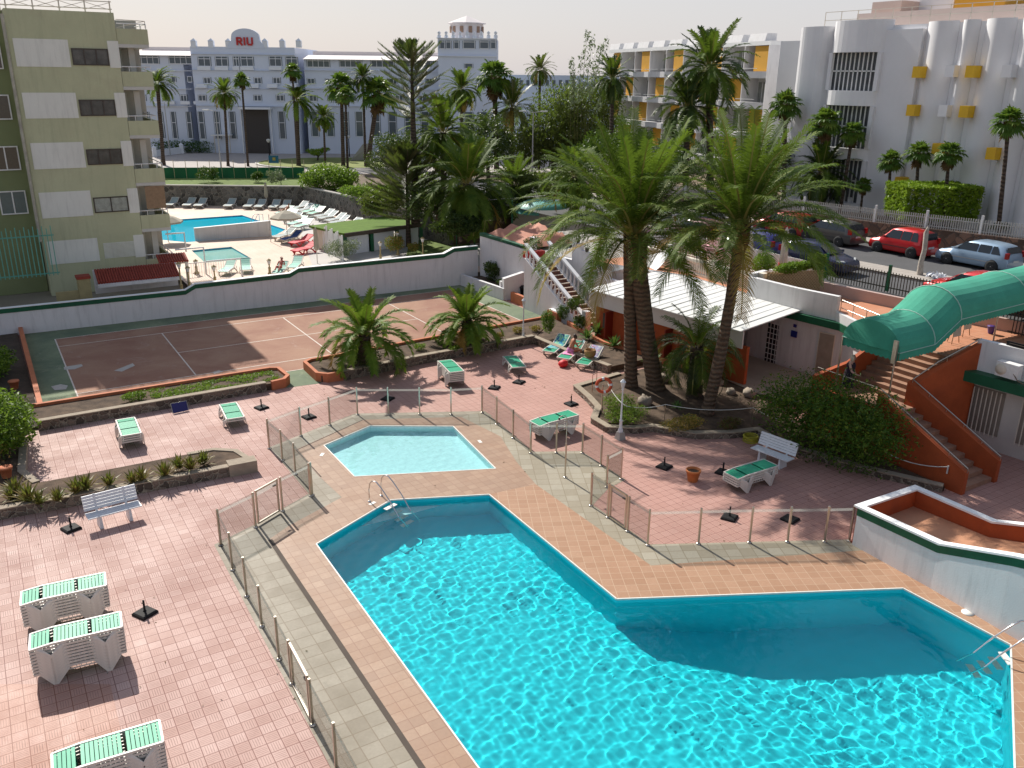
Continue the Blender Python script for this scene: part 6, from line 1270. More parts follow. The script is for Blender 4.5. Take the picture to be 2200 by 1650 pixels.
for i, (x, y, s_, lab) in enumerate([(1283, 715, 2.2, 'large dark agave in the bed before the orange wall'), (1262, 725, 1.7, 'lighter green agave left of the large agave'), (1320, 742, 1.8, 'bright green spiky plant lower right of the large agave'), (1400, 780, 1.9, 'tall green spiky plant behind the paired palm trunks'), (1455, 875, 1.0, 'small yellow striped agave in the palm bed')]):
    p = G(x, y, .4); o = thing('agave', lab, 'agave', (p.x, p.y, .35), 0); put(crown_mesh(('ag', i % 2), lambda: rosette(34, .4, .06, 40+i, 80, 5), [mAGA]), 'leaf_rosette', o, (p.x, p.y, .35), s_, i)
# boulders of the palm bed
mROCK = mat('boulder_rock', (.3, .25, .2), .95, .3, 4, bump=.8)
for i, (x, y, r_, lab) in enumerate([(1423, 818, .3, 'pale boulder behind the palm trunks in the palm bed'), (1385, 868, .32, 'light upright boulder left of the right palm trunk'), (1410, 790, .28, 'flat boulder at the back edge of the palm bed'), (1450, 785, .32, 'second flat boulder at the back edge of the palm bed'), (1545, 825, .22, 'dark stone right of the small palm'), (1610, 850, .3, 'brown boulder near the big bush'), (1360, 800, .2, 'small stone left of the back boulders'), (1570, 845, .22, 'stone between the right palm and the big bush')]):
    p = G(x, y, .2); q = M(); rg = random.Random(i+5); n, k = 9, 7
    vs = [Vector((p.x, p.y, .15))+Vector((math.cos(2*PI*a/n)*math.sin(PI*(b+.5)/k), math.sin(2*PI*a/n)*math.sin(PI*(b+.5)/k), -math.cos(PI*(b+.5)/k)*.8+.5))*r_*(1+.35*noise.noise(Vector((a*1.3, b*1.3, i*5)))) for b in range(k) for a in range(n)]
    q.add(vs, [(b*n+a, b*n+(a+1) % n, (b+1)*n+(a+1) % n, (b+1)*n+a) for b in range(k-1) for a in range(n)]+[tuple(range((k-1)*n, k*n))], 0, True); tag(q.build('boulder', mROCK), lab, 'boulder', 'boulders in the palm bed')

# ================================================================ sun loungers
mSLAT = plain('green_slat_plastic', (.03, .36, .2), .5, spec=.3); mSLAT2 = plain('pale_green_slat_plastic', (.16, .46, .35), .5); mLFR = plain('white_plastic', (.62, .58, .52), .45); mSLATB = plain('grey_mesh_fabric', (.3, .36, .36), .7)
def lounger_proto(label, slat, fr, back=0., n_s=24, loc=(0, 0, -50)):
    root = thing('sun_lounger', label, 'sun lounger', loc); L, W, H = 1.9, .33, .36
    def zp(x):  # surface profile, foot end at -x
        if x < -.5: return H-.05+(.05)*(x+.95)/.45
        if x > .28 and back: return H+(x-.28)*math.tan(back)
        return H
    xs = [-.95+L*k/n_s for k in range(n_s+1)]
    q = M()
    for i in range(n_s):
        a, b = xs[i]+.007, xs[i+1]-.007; za, zb_ = zp(a), zp(b); xb = b
        if abs((a+b)/2-.28) < .05 or abs((a+b)/2+.5) < .05: continue
        q.hexa([(a, -W+.04, za-.012), (b, -W+.04, zb_-.012), (b, W-.04, zb_-.012), (a, W-.04, za-.012), (a, -W+.04, za+.006), (b, -W+.04, zb_+.006), (b, W-.04, zb_+.006), (a, W-.04, za+.006)])
    q.build('slats', slat, root, world=False)
    q = M()
    for s_ in (-1, 1):
        P = [(-.96, s_*W, zp(-.96)), (-.5, s_*W, zp(-.5)), (.28, s_*W, H), (.95, s_*W, zp(.95))]
        for a, b in zip(P, P[1:]): q.beam((a[0], a[1], a[2]-.015), (b[0]+.001, b[1], b[2]-.015), .045, .055)
        q.beam((-.7, s_*(W-.005), H-.12), (.72, s_*(W-.005), H-.12), .02, .02)
        for k in range(11): q.beam((-.5+k*.1, s_*(W-.005), H-.12), (-.5+k*.1, s_*(W-.005), H-.04), .015, .015)
    q.beam((-.955, -W, zp(-.955)-.015), (-.955, W, zp(-.955)-.015), .04, .055); q.beam((.95, -W, zp(.95)-.015), (.95, W, zp(.95)-.015), .04, .055); q.build('frame', fr, root, world=False)
    for xc, wd in ((-.55, .36), (.56, .32)):
        for s_ in (-1, 1):
            q = M(); y0, y1 = s_*(W-.01), s_*(W+.11); t = .011
            P = [(xc-wd, H-.03, y0), (xc-wd*.62, H-.03, y0), (xc, .13, y1), (xc+wd*.62, H-.03, y0), (xc+wd, H-.03, y0), (xc+.05, 0, y1), (xc-.05, 0, y1)]
            vs = [(a, c-t/2, b) for a, b, c in P]+[(a, c+t/2, b) for a, b, c in P]; n = 7
            q.add(vs, [(0, 1, 2, 6), (2, 5, 6), (2, 3, 4, 5), (7, 13, 9, 8), (9, 13, 12), (9, 12, 11, 10)]+[(i, (i+1) % n+0, (i+1) % n+n, i+n) for i in range(n)]); q.build('leg', fr, root, world=False)
    return root
LP0 = lounger_proto('green slatted white sun lounger alone on the deck between two stacks', mSLAT, mLFR)
used0 = [False]
GRP = 'white and green plastic sun loungers'
def lounger(loc, rz, label, first=None):
    global used0
    if not used0[0]:
        used0[0] = True; LP0.location = loc; LP0.rotation_euler = (0, 0, rz); LP0['label'] = label; LP0['group'] = GRP; return LP0
    return dup(LP0, loc, rz, label, GRP)
ordn = ['bottom', 'second from the bottom', 'third from the bottom', 'fourth from the bottom', 'fifth from the bottom', 'sixth from the bottom', 'seventh from the bottom', 'eighth from the bottom', 'ninth from the bottom', 'tenth from the bottom']
def stack(pa, pb, n, where, zb=0., pitch=.082):
    zt = zb+.36+pitch*(n-1); a, b = G(*pa, zt), G(*pb, zt); c = (a+b)/2; rz = math.atan2(b.y-a.y, b.x-a.x)
    for k in range(n):
        lab = ('top sun lounger of ' if k == n-1 and n > 1 else 'sun lounger '+ordn[k]+' in ' if n > 1 else 'single sun lounger, ')+where
        lounger((c.x, c.y, zb+pitch*k), rz, lab)
stack((42, 1283), (229, 1243), 8, 'the upper stack at the left edge')
stack((62, 1376), (262, 1330), 9, 'the second tall stack at the left edge')
stack((112, 1640), (346, 1570), 9, 'the stack cut by the bottom left corner')
stack((267, 893), (284, 938), 4, 'the stack by the left court bed')
stack((487, 861), (508, 902), 2, 'the low stack left of the square gap in the bed')
stack((951, 768), (986, 803), 6, 'the stack in front of the two young palms')
stack((1140, 910), (1240, 884), 5, 'the stack beside the glass fence and shower')
stack((1558, 1023), (1668, 990), 4, 'the stack in front of the right white bench')
stack((1092, 760), (1118, 792), 1, 'green slatted, standing alone by the court bed')
LPR = lounger_proto('white sun lounger with raised back and blue towel, leftmost of three by the bed', mSLAT, mLFR, back=math.radians(28))
def place_r(root, pa, pb, z=0.):
    a, b = G(*pa, z+.36), G(*pb, z+.36); c = (a+b)/2; return (c.x, c.y, z), math.atan2(b.y-a.y, b.x-a.x)
uses = [((1172, 757), (1218, 729), 'white sun lounger under the blue towel, leftmost of three by the bed'), ((1203, 772), (1250, 742), 'white sun lounger the sunbather sits on, middle of three by the bed'), ((1242, 786), (1290, 752), 'white sun lounger carrying the straw bag, rightmost of three by the bed')]
lpos = []
for i, (a, b, lab) in enumerate(uses):
    loc, rz = place_r(None, a, b); lpos.append((Vector(loc), rz))
    if i == 0: LPR.location = loc; LPR.rotation_euler = (0, 0, rz); LPR['label'] = lab; LPR['group'] = GRP
    else: dup(LPR, loc, rz, lab, GRP)
def towel(i, x0, x1, w, mt, label, z=.372, back=math.radians(28), nm='towel'):
    loc, rz = lpos[i]; q = M(); q.T = Matrix.Translation(loc) @ Matrix.Rotation(rz, 4, 'Z'); n, k = 14, 6; vs = []
    for a in range(n+1):
        for b in range(k+1):
            x = x0+(x1-x0)*a/n; y = -w+2*w*b/k; zz = z+(max(0, x-.28))*math.tan(back)+.012*noise.noise(Vector((x*7, y*7, i)))+.006; 
            if abs(y) > .34: zz -= (abs(y)-.34)*1.6
            vs.append((x, y, zz))
    q.add(vs, [(a*(k+1)+b, (a+1)*(k+1)+b, (a+1)*(k+1)+b+1, a*(k+1)+b+1) for a in range(n) for b in range(k)], 0, True); o = q.build(nm, mt); tag(o, label, 'towel'); return o
def stripes(name, c1, c2, c3, sc=3.):
    m_, nb, b = newmat(name); n = nb.noise(nb.pos(), sc, 2, .5, 1); col = nb.mix(nb.mapr(n, .42, .5), c1, c2); col = nb.mix(nb.mapr(n, .56, .6), col, c3); nb.l.new(col, b.inputs['Base Color']); b.inputs['Roughness'].default_value = .95; return m_
towel(0, -.55, .93, .4, stripes('blue_green_towel', (.05, .3, .5), (.25, .55, .35), (.02, .1, .3)), 'blue and green patterned towel on the leftmost occupied lounger')
towel(1, -.5, .35, .36, stripes('pink_towel', (.6, .15, .35), (.7, .3, .5), (.6, .5, .1)), 'pink towel under the seated sunbather')
towel(2, .1, .95, .38, stripes('pale_towel', (.55, .35, .45), (.4, .4, .6), (.6, .6, .6)), 'pale pink and lilac towel behind the straw bag')
loc, rz = lpos[2]; root = thing('straw_bag', 'large round straw beach bag with loop handles on the right lounger', 'bag', loc+Vector((0, 0, .38))); T = Matrix.Translation(loc+Vector((math.cos(rz)*.05, math.sin(rz)*.05, .4)))
q = M(); q.T = T; q.lathe([(.2, 0), (.27, .12), (.29, .26), (.27, .36), (.25, .36), (.24, .1), (0, .06)], (0, 0, 0), 16); q.build('basket', mat('straw', (.38, .22, .09), .9, .3, 20, bump=.6), root)
for s_ in (-1, 1): q = M(); q.T = T; q.tube([(s_*.08+.0, s_*.2, .34), (-.12, s_*.2, .5), (0, s_*.18, .56), (.12, s_*.2, .5), (.1, s_*.2, .34)], .015, 5); q.build('handle', mat('straw_handle', (.45, .25, .15), .8), root)
p = G(1210, 788); q = M(); q.lathe([(.0, 0), (.19, .03), (.24, .14), (.2, .27), (.08, .34), (0, .34)], p, 12); 
for k_ in range(len(q.v)): q.v[k_] += Vector((noise.noise(q.v[k_]*6)*.05, noise.noise(q.v[k_]*5)*.05, 0))
tag(q.build('beach_bag', plain('red_fabric', (.6, .01, .015), .6), smooth=True), 'crumpled bright red bag on the deck below the seated sunbather', 'bag')
for i, (x, y) in enumerate([(1301, 783), (1309, 779)]):
    p = G(x, y); q = M(); q.obox(p+Vector((0, 0, .02)), (.26, .1, .03), .5+i*.2); tag(q.build('flip_flop', plain('red_rubber', (.5, .05, .08), .6)), ['nearer red flip flop on the deck right of the bag lounger', 'farther red flip flop on the deck by the stone bed'][i], 'flip flop', 'red flip flops')
# ================================================================ umbrella bases
mBLK = plain('black_plastic', (.014, .013, .014), .7, spec=.2)
ub = thing('umbrella_base', 'x', 'umbrella base', (0, 0, 0)); q = M(); q.box(-.23, .23, -.23, .23, 0, .05); q.hexa([(-.23, -.23, .05), (.23, -.23, .05), (.23, .23, .05), (-.23, .23, .05), (-.19, -.19, .085), (.19, -.19, .085), (.19, .19, .085), (-.19, .19, .085)]); q.build('base', mBLK, ub, world=False, bevel=.006)
q = M(); q.lathe([(.05, .08), (.028, .12), (.026, .38), (.03, .4), (0, .4)], (0, 0, 0), 10); q.tube([(0, .03, .3), (0, .08, .3)], .012, 5); q.build('tube', mBLK, ub, world=False)
for i, (x, y, rz, lab) in enumerate([(153, 1137, .35, 'beside the left white bench'), (312, 1319, .5, 'right of the tall lounger stacks'), (562, 877, .3, 'right of the low two lounger stack'), (664, 897, .2, 'left of the small pool fence corner'), (833, 858, .6, 'behind the middle of the small pool fence'), (1062, 834, .7, 'right of the six lounger stack'), (1115, 822, .5, 'second right of the six lounger stack'), (1227, 869, .1, 'at the corner of the palm bed'), (1427, 1004, .3, 'left of the terracotta pot'), (1567, 1113, .5, 'behind the right pool fence'), (1697, 1117, .2, 'near the fence by the white ramp'), (1553, 1016, .4, 'hidden behind the four lounger stack')]):
    p = G(x, y); lab = 'black square umbrella base '+lab
    if i == 0: ub.location = p; ub.rotation_euler = (0, 0, rz); ub['label'] = lab; ub['group'] = 'black umbrella bases'
    else: dup(ub, p, rz, lab, 'black umbrella bases')
# ================================================================ benches
mBW = plain('bench_white', (.66, .68, .7), .45)
def bench(label, a, b, L=1.55):
    c = (a+b)/2; root = thing('bench', label, 'bench', c, math.atan2(b.y-a.y, b.x-a.x))   # sitters face local -y
    q = M()
    for k in range(4): q.box(-L/2, L/2, -.26+k*.115, -.165+k*.115, .41, .445)
    q.build('seat', mBW, root, world=False); q = M()
    for k in range(5): z = .5+k*.09; y = .2+k*.03; q.hexa([(-L/2, y, z), (L/2, y, z), (L/2, y+.03, z), (-L/2, y+.03, z), (-L/2, y+.025, z+.075), (L/2, y+.025, z+.075), (L/2, y+.055, z+.075), (-L/2, y+.055, z+.075)])
    q.build('backrest', mBW, root, world=False)
    for x in (-L/2+.35, L/2-.35):
        q = M(); q.hexa([(x-.05, -.22, 0), (x+.05, -.22, 0), (x+.05, .22, 0), (x-.05, .22, 0), (x-.03, -.2, .41), (x+.03, -.2, .41), (x+.03, .2, .41), (x-.03, .2, .41)]); q.beam((x, .2, .35), (x, .36, .95), .06, .04, up=(0, 1, 0)); q.build('leg', mBW, root, world=False)
    return root
bench('white slatted bench with its back to the aloe bed on the left', G(212, 1131), G(283, 1112))
bench('white slatted bench in front of the big dark bush on the right', G(1628, 985), G(1688, 1008))
# ================================================================ white lamp posts
def lamp(label, p, H, base=True, nm='lamp_post', mt=None, k=1.):
    mt = mt or mBW; root = thing(nm, label, 'lamp post', p)
    if base: q = M(); q.hexa([(-.16, -.16, 0), (.16, -.16, 0), (.16, .16, 0), (-.16, .16, 0), (-.11, -.11, .3), (.11, -.11, .3), (.11, .11, .3), (-.11, .11, .3)]); q.build('plinth', mCONC, root, world=False)
    z0 = .3 if base else 0; q = M(); q.lathe([(.1*k, z0), (.1*k, z0+.1), (.06*k, z0+.16), (.055*k, z0+.42), (.075*k, z0+.46), (.035*k, z0+.52), (.03*k, H-.45), (.05*k, H-.42), (.03*k, H-.38)], (0, 0, 0), 10); q.build('pole', mt, root, world=False)
    q = M(); q.lathe([(.05*k, H-.38), (.1*k, H-.14), (.1*k, H-.13)], (0, 0, 0), 6, sm=False); q.build('lantern_glass', mFROSTG, root, world=False)
    q = M(); q.lathe([(.12*k, H-.13), (.05*k, H-.05), (.03*k, H-.03), (0.0, H)], (0, 0, 0), 6, sm=False); q.build('lantern_cap', mt, root, world=False); return root
mFROSTG = plain('lamp_glass', (.6, .6, .58), .3)
lamp('white lamp post on a concrete foot at the palm bed, lifebuoy behind', G(1332, 943), 2.46)
lamp('white lamp post in the planting bed beside the court', G(1124, 727, .3), 2.15, base=False)
mBRASS = plain('brass_lantern', (.35, .27, .12), .5)
for x, y, z, h, lab in [(391, 628, .4, 1.9, 'slim brass lantern post left of the others below the balconies'), (408, 622, .4, 1.5, 'second brass lantern post below the balconies'), (463, 612, .4, 1.3, 'brass lantern post right of the green fence post and wall bend'), (580, 590, .4, 1.1, 'brass lantern behind the white wall beside the reader'), (909, 565, .4, 1.9, 'tall lantern on a green pole beside the right end of the hut'), (855, 548, .4, 1.8, 'lantern before the conifer trunk'), (818, 562, .4, 1.5, 'lantern behind the white wall near the flowering shrub'), (423, 588, .4, 1.0, 'low brass lantern by the far wading pool')]:
    lamp(lab, G(x, y, z), h, False, 'lantern_post', mBRASS, 1.5)
# street lamps
mGALV = plain('galvanised_steel', (.4, .4, .4), .5)
def street_lamp(label, px, py, z, top, double=False, arm=.9, col=None):
    b = G(px, py, z); H = ZT(b, top)-z; root = thing('street_lamp', label, 'street lamp', b); q = M(); q.tube([(0, 0, 0), (0, 0, H)], [.09, .05], 7)
    for s_ in ((-1, 1) if double else (-1,)): q.tube([(0, 0, H-.05), tuple(RH*s_*arm+Vector((0, 0, H+.1)))], .035, 5)
    q.build('pole', mGALV, root, world=False)
    for s_ in ((-1, 1) if double else (-1,)):
        q = M(); c = RH*s_*(arm+.25)+Vector((0, 0, H+.1)); q.obox(c, (.75, .28, .12), -YAW); q.build('lamp_head', mWFR, root, world=False)
street_lamp('curved street lamp in front of the low wall left of the shelter', 366, 336, 2.1, 222); street_lamp('tall grey street lamp rising from the far lawn', 475, 363, 2.1, 238); street_lamp('grey street lamp half hidden behind the conifer', 880, 330, 2.1, 236); street_lamp('double headed street lamp in front of the casuarinas', 1143, 395, 2.1, 241, True)
for x, y, t, lab in [(580, 344, 298, 'black globe lamp left on the roundabout edge'), (724, 330, 302, 'black globe lamp behind the flat topped tree'), (751, 337, 290, 'globe lamp right of the roundabout palm'), (620, 316, 268, 'old style black lamp beside the hotel entrance'), (659, 318, 288, 'small dark lamp post right of the roundabout palm base')]:
    b = G(x, y, 2.1); H = ZT(b, t)-2.1; root = thing('street_lamp', lab, 'street lamp', b); q = M(); q.tube([(0, 0, 0), (0, 0, H-.5)], [.09, .05], 6); q.build('pole', mBLK, root, world=False); q = M(); q.lathe([(.1, H-.5), (.27, H-.3), (.27, H-.1), (0, H)], (0, 0, 0), 8); q.build('globe', mFROSTG, root, world=False)
# ================================================================ small things on the deck
p = G(1488, 1033); root = thing('flower_pot', 'terracotta flower pot standing alone on the right deck', 'flower pot', p); q = M(); q.lathe([(.17, 0), (.24, .36), (.26, .36), (.265, .43), (.235, .43), (.22, .34), (0, .33)], (0, 0, 0), 20); q.build('pot', mat('pot_terracotta', (.52, .17, .05), .7, .15, 6), root, world=False); q = M(); q.lathe([(.215, .35), (0, .36)], (0, 0, 0), 14); q.build('soil', mSOIL, root, world=False)
for i, (x, y, z, r_, lab) in enumerate([(32, 835, .12, .2, 'terracotta pot in the dark bed left of the court'), (15, 1025, .3, .2, 'terracotta pot under the bush at the left edge'), (1995, 0, 0, 0, '')][:2]):
    p = G(x, y, z); q = M(); q.lathe([(r_*.7, 0), (r_, r_*1.6), (r_*1.12, r_*1.6), (r_*1.12, r_*1.85), (0, r_*1.8)], p, 16); tag(q.build('flower_pot', mCURB), lab, 'flower pot')
q = M(); p = G(1612, 948); rg = random.Random(2)
for k in range(9): q.tube([p+Vector((math.cos(a*.35)*(.27+.03*math.sin(k*2)), math.sin(a*.35)*(.27+.02*math.cos(k)), .02+k*.028+.01*math.sin(a+k))) for a in range(19)], .016, 5, cap=False)
tag(q.build('garden_hose', plain('yellow_hose', (.42, .38, .03), .5)), 'coiled yellow garden hose beside the right bench', 'hose')
p = G(1126, 640, .1); root = thing('rubbish_bin', 'black plastic rubbish bin against the white side wall', 'bin', p); q = M(); q.lathe([(.22, 0), (.27, .62), (.29, .62), (.29, .68)], (0, 0, 0), 14); q.build('barrel', mBLK, root, world=False); q = M(); q.lathe([(.3, .68), (.2, .78), (0, .8)], (0, 0, 0), 14); q.build('lid', mBLK, root, world=False)
p = G(386, 882); root = thing('folded_chair', 'dark blue folded beach chair leaning on the left court bed', 'chair', p); q = M(); mNV = plain('navy_fabric', (.02, .02, .12), .7); q.hexa([(-.3, -.28, .02), (.3, -.2, .02), (.3, .0, .34), (-.3, -.05, .34), (-.3, -.25, .03), (.3, -.17, .03), (.3, .02, .36), (-.3, -.03, .36)]); q.build('seat_fabric', mNV, root, world=False); q = M(); q.tube([(-.32, -.3, .02), (-.32, 0, .36), (.32, .04, .36), (.32, -.2, .02)], .014, 5); q.build('frame', mSTEEL, root, world=False)
# lifebuoy, stakes and rope of the palm bed
p = G(1338, 905, .2); root = thing('lifebuoy', 'orange and white lifebuoy hanging behind the white lamp post', 'lifebuoy', (18.0, -22.9, .2)); bp_ = Vector((18.05, -22.95, .1)); zc = ZT(bp_, 826)
q = M(); q.tube([bp_, Vector((bp_.x, bp_.y, zc))], .025, 6); q.build('post', mSTEEL, root)
q = M(); ring_c = Vector((bp_.x-.03, bp_.y-.1, zc)); pts = [ring_c+RH*math.cos(2*PI*k/20)*.29+Vector((0, 0, .29*math.sin(2*PI*k/20))) for k in range(21)]
q.tube(pts, .065, 8, cap=False); q.m = [1 if (i//8) % 5 == 0 else 0 for i in range(len(q.m))]; q.build('ring', [plain('buoy_orange', (.5, .07, .02), .6), mBW], root)
def rope(pts, name, label, mt, r_=.014, sag=.12):
    q = M(); out = []
    for a, b in zip(pts, pts[1:]):
        a = Vector(a); b = Vector(b)
        for k in range(8): t = k/8; out.append(a.lerp(b, t)-Vector((0, 0, sag*4*t*(1-t)*min(1, (b-a).length/2.5))))
    out.append(Vector(pts[-1])); q.tube(out, r_, 5); return q
root = thing('rope_fence', 'white rope slung between thin stakes round the front of the palm bed', 'rope fence', G(1427, 905, .2)); mROPE = plain('pale_rope', (.6, .6, .56), .7)
def vt(px, pyb, pyt, z=.2): b = G(px, pyb, z); return b, Vector((b.x, b.y, ZT(b, pyt)))
st = [vt(1304, 862, 824), vt(1345, 905, 873), vt(1427, 907, 869), vt(1614, 915, 876), vt(1700, 955, 905)]
q = rope([a[1] for a in st], '', '', mROPE, sag=.16); q.build('rope', mROPE, root)
for a, b in st: q = M(); q.tube([a, b], .014, 5); q.build('stake', mSTEEL, root)
root = thing('rope_fence', 'brown stakes with rope at the upper left corner of the palm bed', 'rope fence', G(1275, 835, .2)); s2 = [vt(1272, 842, 805), vt(1281, 833, 800), vt(1345, 815, 795)]
q = rope([a[1] for a in s2], '', '', mROPE, sag=.08); q.build('rope', mDRAIN, root)
for a, b in s2: q = M(); q.tube([a, b], .014, 5); q.build('stake', mCURB, root)
root = thing('rope_fence', 'pale rope from the big bush to the foot of the orange stair', 'rope fence', (24, -34, .2)); a, b = VX(1885, 962, 23.6), VX(2037, 1003, 24.25); q = rope([a, b], '', '', mROPE, r_=.018, sag=.22); q.tube([b-Vector((0, 0, .25)), b+Vector((0, 0, .04))], .03, 6); q.build('rope', mROPE, root)
# ================================================================ neighbour's terrace furniture
N1 = lounger_proto('x', mSLAT2, mLFR, back=math.radians(30), n_s=8); N1['kind'] = None; del N1['kind']
N2 = lounger_proto('x', mSLATB, mLFR, back=math.radians(30), n_s=8); N3 = lounger_proto('x', plain('red_cushion', (.6, .03, .05), .7), plain('red_frame', (.6, .04, .05), .7), back=math.radians(25), n_s=8); N4 = lounger_proto('x', plain('blue_cushion', (.01, .06, .25), .7), mLFR, back=math.radians(30), n_s=8)
seen_ = set()
def far_lounger(P, px, py, hd, label, grp='loungers on the far pool terrace', sc=1.1):
    b = G(px, py, .4); rz = hd
    if P.name not in seen_: seen_.add(P.name); P.location = b; P.rotation_euler = (0, 0, rz); P['label'] = label; P['group'] = grp; P.scale = (sc,)*3
    else: dup(P, b, rz, label, grp, sc)
aT = math.atan2(SW[2][1]-SW[1][1], SW[2][0]-SW[1][0])
for i, x in enumerate([371, 408, 432, 495, 537, 560, 591, 614]): far_lounger(N2, x, 444+i*.9, aT+PI/2, 'white lounger in the row against the dark stone wall, number '+['one', 'two', 'three', 'four', 'five', 'six', 'seven', 'eight'][i]+' from the left')
grp2 = [(645, 452, 0, 'grey lounger with raised back nearest the stone wall corner'), (656, 457, 0, 'second grey lounger by the stone wall corner'), (612, 463, 1, 'green lounger at the left of the far cluster with a sunbather'), (622, 470, 1, 'green lounger just below the far sunbather'), (668, 460, 1, 'green lounger right of the two grey ones'), (680, 464, 1, 'second green lounger right of the two grey ones'), (630, 478, 0, 'pale lounger in the middle of the far cluster'), (640, 486, 1, 'green lounger at the front of the far cluster'), (652, 492, 1, 'green lounger with a pink towel at the front'), (697, 470, 0, 'pale lounger with grey back in the right cluster'), (705, 474, 0, 'second pale lounger in the right cluster'), (722, 479, 0, 'pale lounger near the conifer, upper one'), (730, 484, 0, 'pale lounger near the conifer, lower one'), (755, 490, 0, 'pale lounger left behind the green hut'), (768, 494, 0, 'pale lounger right behind the green hut')]
for x, y, k, lab in grp2: far_lounger(N1 if k else N2, x, y, .55 if x < 690 else .35, lab)
far_lounger(N3, 648, 527, .45, 'red lounger, upper of the two near the white planks'); far_lounger(N3, 655, 544, .4, 'red lounger, lower of the two near the white planks')
far_lounger(N4, 626, 520, .5, 'blue lounger left of the red ones'); far_lounger(N2, 612, 514, .5, 'grey lounger beside the blue one')
for x, y, lab in [(490, 587, 'turquoise sling lounger left of the near pair behind the white wall'), (529, 583, 'turquoise sling lounger right of the near pair behind the white wall'), (603, 590, 'dark green lounger with a reader behind the white wall'), (636, 578, 'turquoise lounger right of the reader')]: far_lounger(N1, x, y, 1.0 if x != 529 else 1.3, lab, 'loungers just behind the white wall', 1.)
mCANV = mat('canvas_beige', (.42, .38, .3), .9, .12, 3)
def parasol(label, b, H, mt, open_=0., nm='closed_parasol'):
    root = thing(nm, label, 'parasol', b); q = M(); q.tube([(0, 0, 0), (0, 0, H)], .03, 6); q.build('pole', mLFR, root, world=False); q = M()
    if open_: q.lathe([(open_, H-.55), (open_*.5, H-.22), (0.02, H)], (0, 0, 0), 8, sm=False); q.lathe([(open_, H-.55), (open_, H-.68)], (0, 0, 0), 8, sm=False)
    else:
        n = 16; prof = [(.1, .95), (.17, 1.1), (.15, H-.9), (.1, H-.25), (.02, H)]; vs = [((r_*(1+.18*(-1)**j))*math.cos(2*PI*j/n), (r_*(1+.18*(-1)**j))*math.sin(2*PI*j/n), z) for r_, z in prof for j in range(n)]; q.add(vs, [(i*n+j, i*n+(j+1) % n, (i+1)*n+(j+1) % n, (i+1)*n+j) for i in range(4) for j in range(n)], 0)
    q.build('canopy', mt, root, world=False); return root
parasol('closed beige parasol by the far row of loungers', G(574, 445, .4), 2.5, mCANV); parasol('closed beige parasol standing beside the red loungers', G(682, 566, .4), 2.6, mCANV); parasol('open pale parasol right of the far pool', G(618, 515, .4), 2.4, mCANV, 1.3, 'open_parasol'); parasol('half seen beige parasol at the left of the far pool', G(362, 520, .4), 2.2, mCANV, 1.3, 'open_parasol')
# hut with artificial turf roof
root = thing('pool_hut', 'low pool bar hut with bright green turf roof behind the white wall', 'hut', (26, 12, .4)); hz0, hz1 = .4, 2.1; h0 = G(742, 548, .4); h1 = G(872, 528, .4); hd = (h1-h0).normalized(); hn = Vector((-hd.y, hd.x, 0)); hL = (h1-h0).length+1.5
def hp(a, b, z): return h0+hd*a+hn*b+Vector((0, 0, z-.4))
q = M(); q.hexa([hp(-.3, -.3, 1.95), hp(hL, -.3, 1.95), hp(hL, 4.3, 1.95), hp(-.3, 4.3, 1.95), hp(-.3, -.3, 2.1), hp(hL, -.3, 2.1), hp(hL, 4.3, 2.1), hp(-.3, 4.3, 2.1)]); q.build('roof', mat('artificial_turf', (.09, .17, .01), .95, .2, 2, bump=.4), root)
q = M(); q.wall([hp(-.2, -.36, 0)[:2], hp(hL, -.36, 0)[:2]], 1.8, 2.09, .08); q.build('fascia', mDRAIN, root)
for i in range(3): q = M(); q.wall([hp(.15+i*hL/3, 0, 0)[:2], hp((i+1)*hL/3-.25, 0, 0)[:2]], .4, 1.8, .06); q.build('shutter', mHL, root)
for i in range(4): q = M(); c = hp(i*hL/3-.02, -.1, 0); q.box(c.x-.12, c.x+.12, c.y-.12, c.y+.12, .4, 1.94); q.build('post', mGREEN, root)
q = M(); q.wall([hp(-.1, 4, 0)[:2], hp(hL-.1, 4, 0)[:2]], .4, 1.9, .08); q.wall([hp(-.1, .3, 0)[:2], hp(-.1, 4, 0)[:2]], .4, 1.9, .08); q.build('wall', mCREAM, root)
m = M(); m.sheet([L3([(870, 560), (1010, 535), (1010, 505), (880, 520)], .4)], .43); tag(m.build('lawn', mLAWN), kind='stuff')
root = thing('plank_screen', 'upright white planks forming a screen left of the green hut', 'fence', G(700, 555, .4)); a, b = G(697, 538, .4), G(737, 560, .4)
for k in range(11): p = a.lerp(b, k/10); q = M(); q.obox(p+Vector((0, 0, .85+.08*(k % 3))), (.13, .04, 1.7+.16*(k % 3)), -.8, rx=.04*(k % 3-1)); q.build('plank', mWHITE2, root)
root = thing('net_frame', 'tall green framed ball net at the right end of the white wall', 'net', G(980, 530, .4)); 
for px_, pyb, pyt in ((981, 530, 430), (1020, 530, 432), (1100, 480, 430)): b = G(px_, pyb, .4 if px_ < 1050 else 3.2); q = M(); q.tube([b, Vector((b.x, b.y, ZT(b, pyt)))], .05, 6); q.build('post', mGREEN, root)
q = M(); a = G(1020, 530, .4); b = G(1172, 470, 3.2); q.tube([Vector((a.x, a.y, ZT(a, 432))), Vector((b.x, b.y, ZT(b, 420)))], .02, 5); a2 = G(981, 530, .4); q.tube([Vector((a2.x, a2.y, ZT(a2, 456))), Vector((a.x, a.y, ZT(a, 456)))], .02, 5); q.build('cable', mGALV, root)
root = thing('pool_rail', 'curved steel entry rails at the far pool corner', 'handrail', G(560, 478, .4))
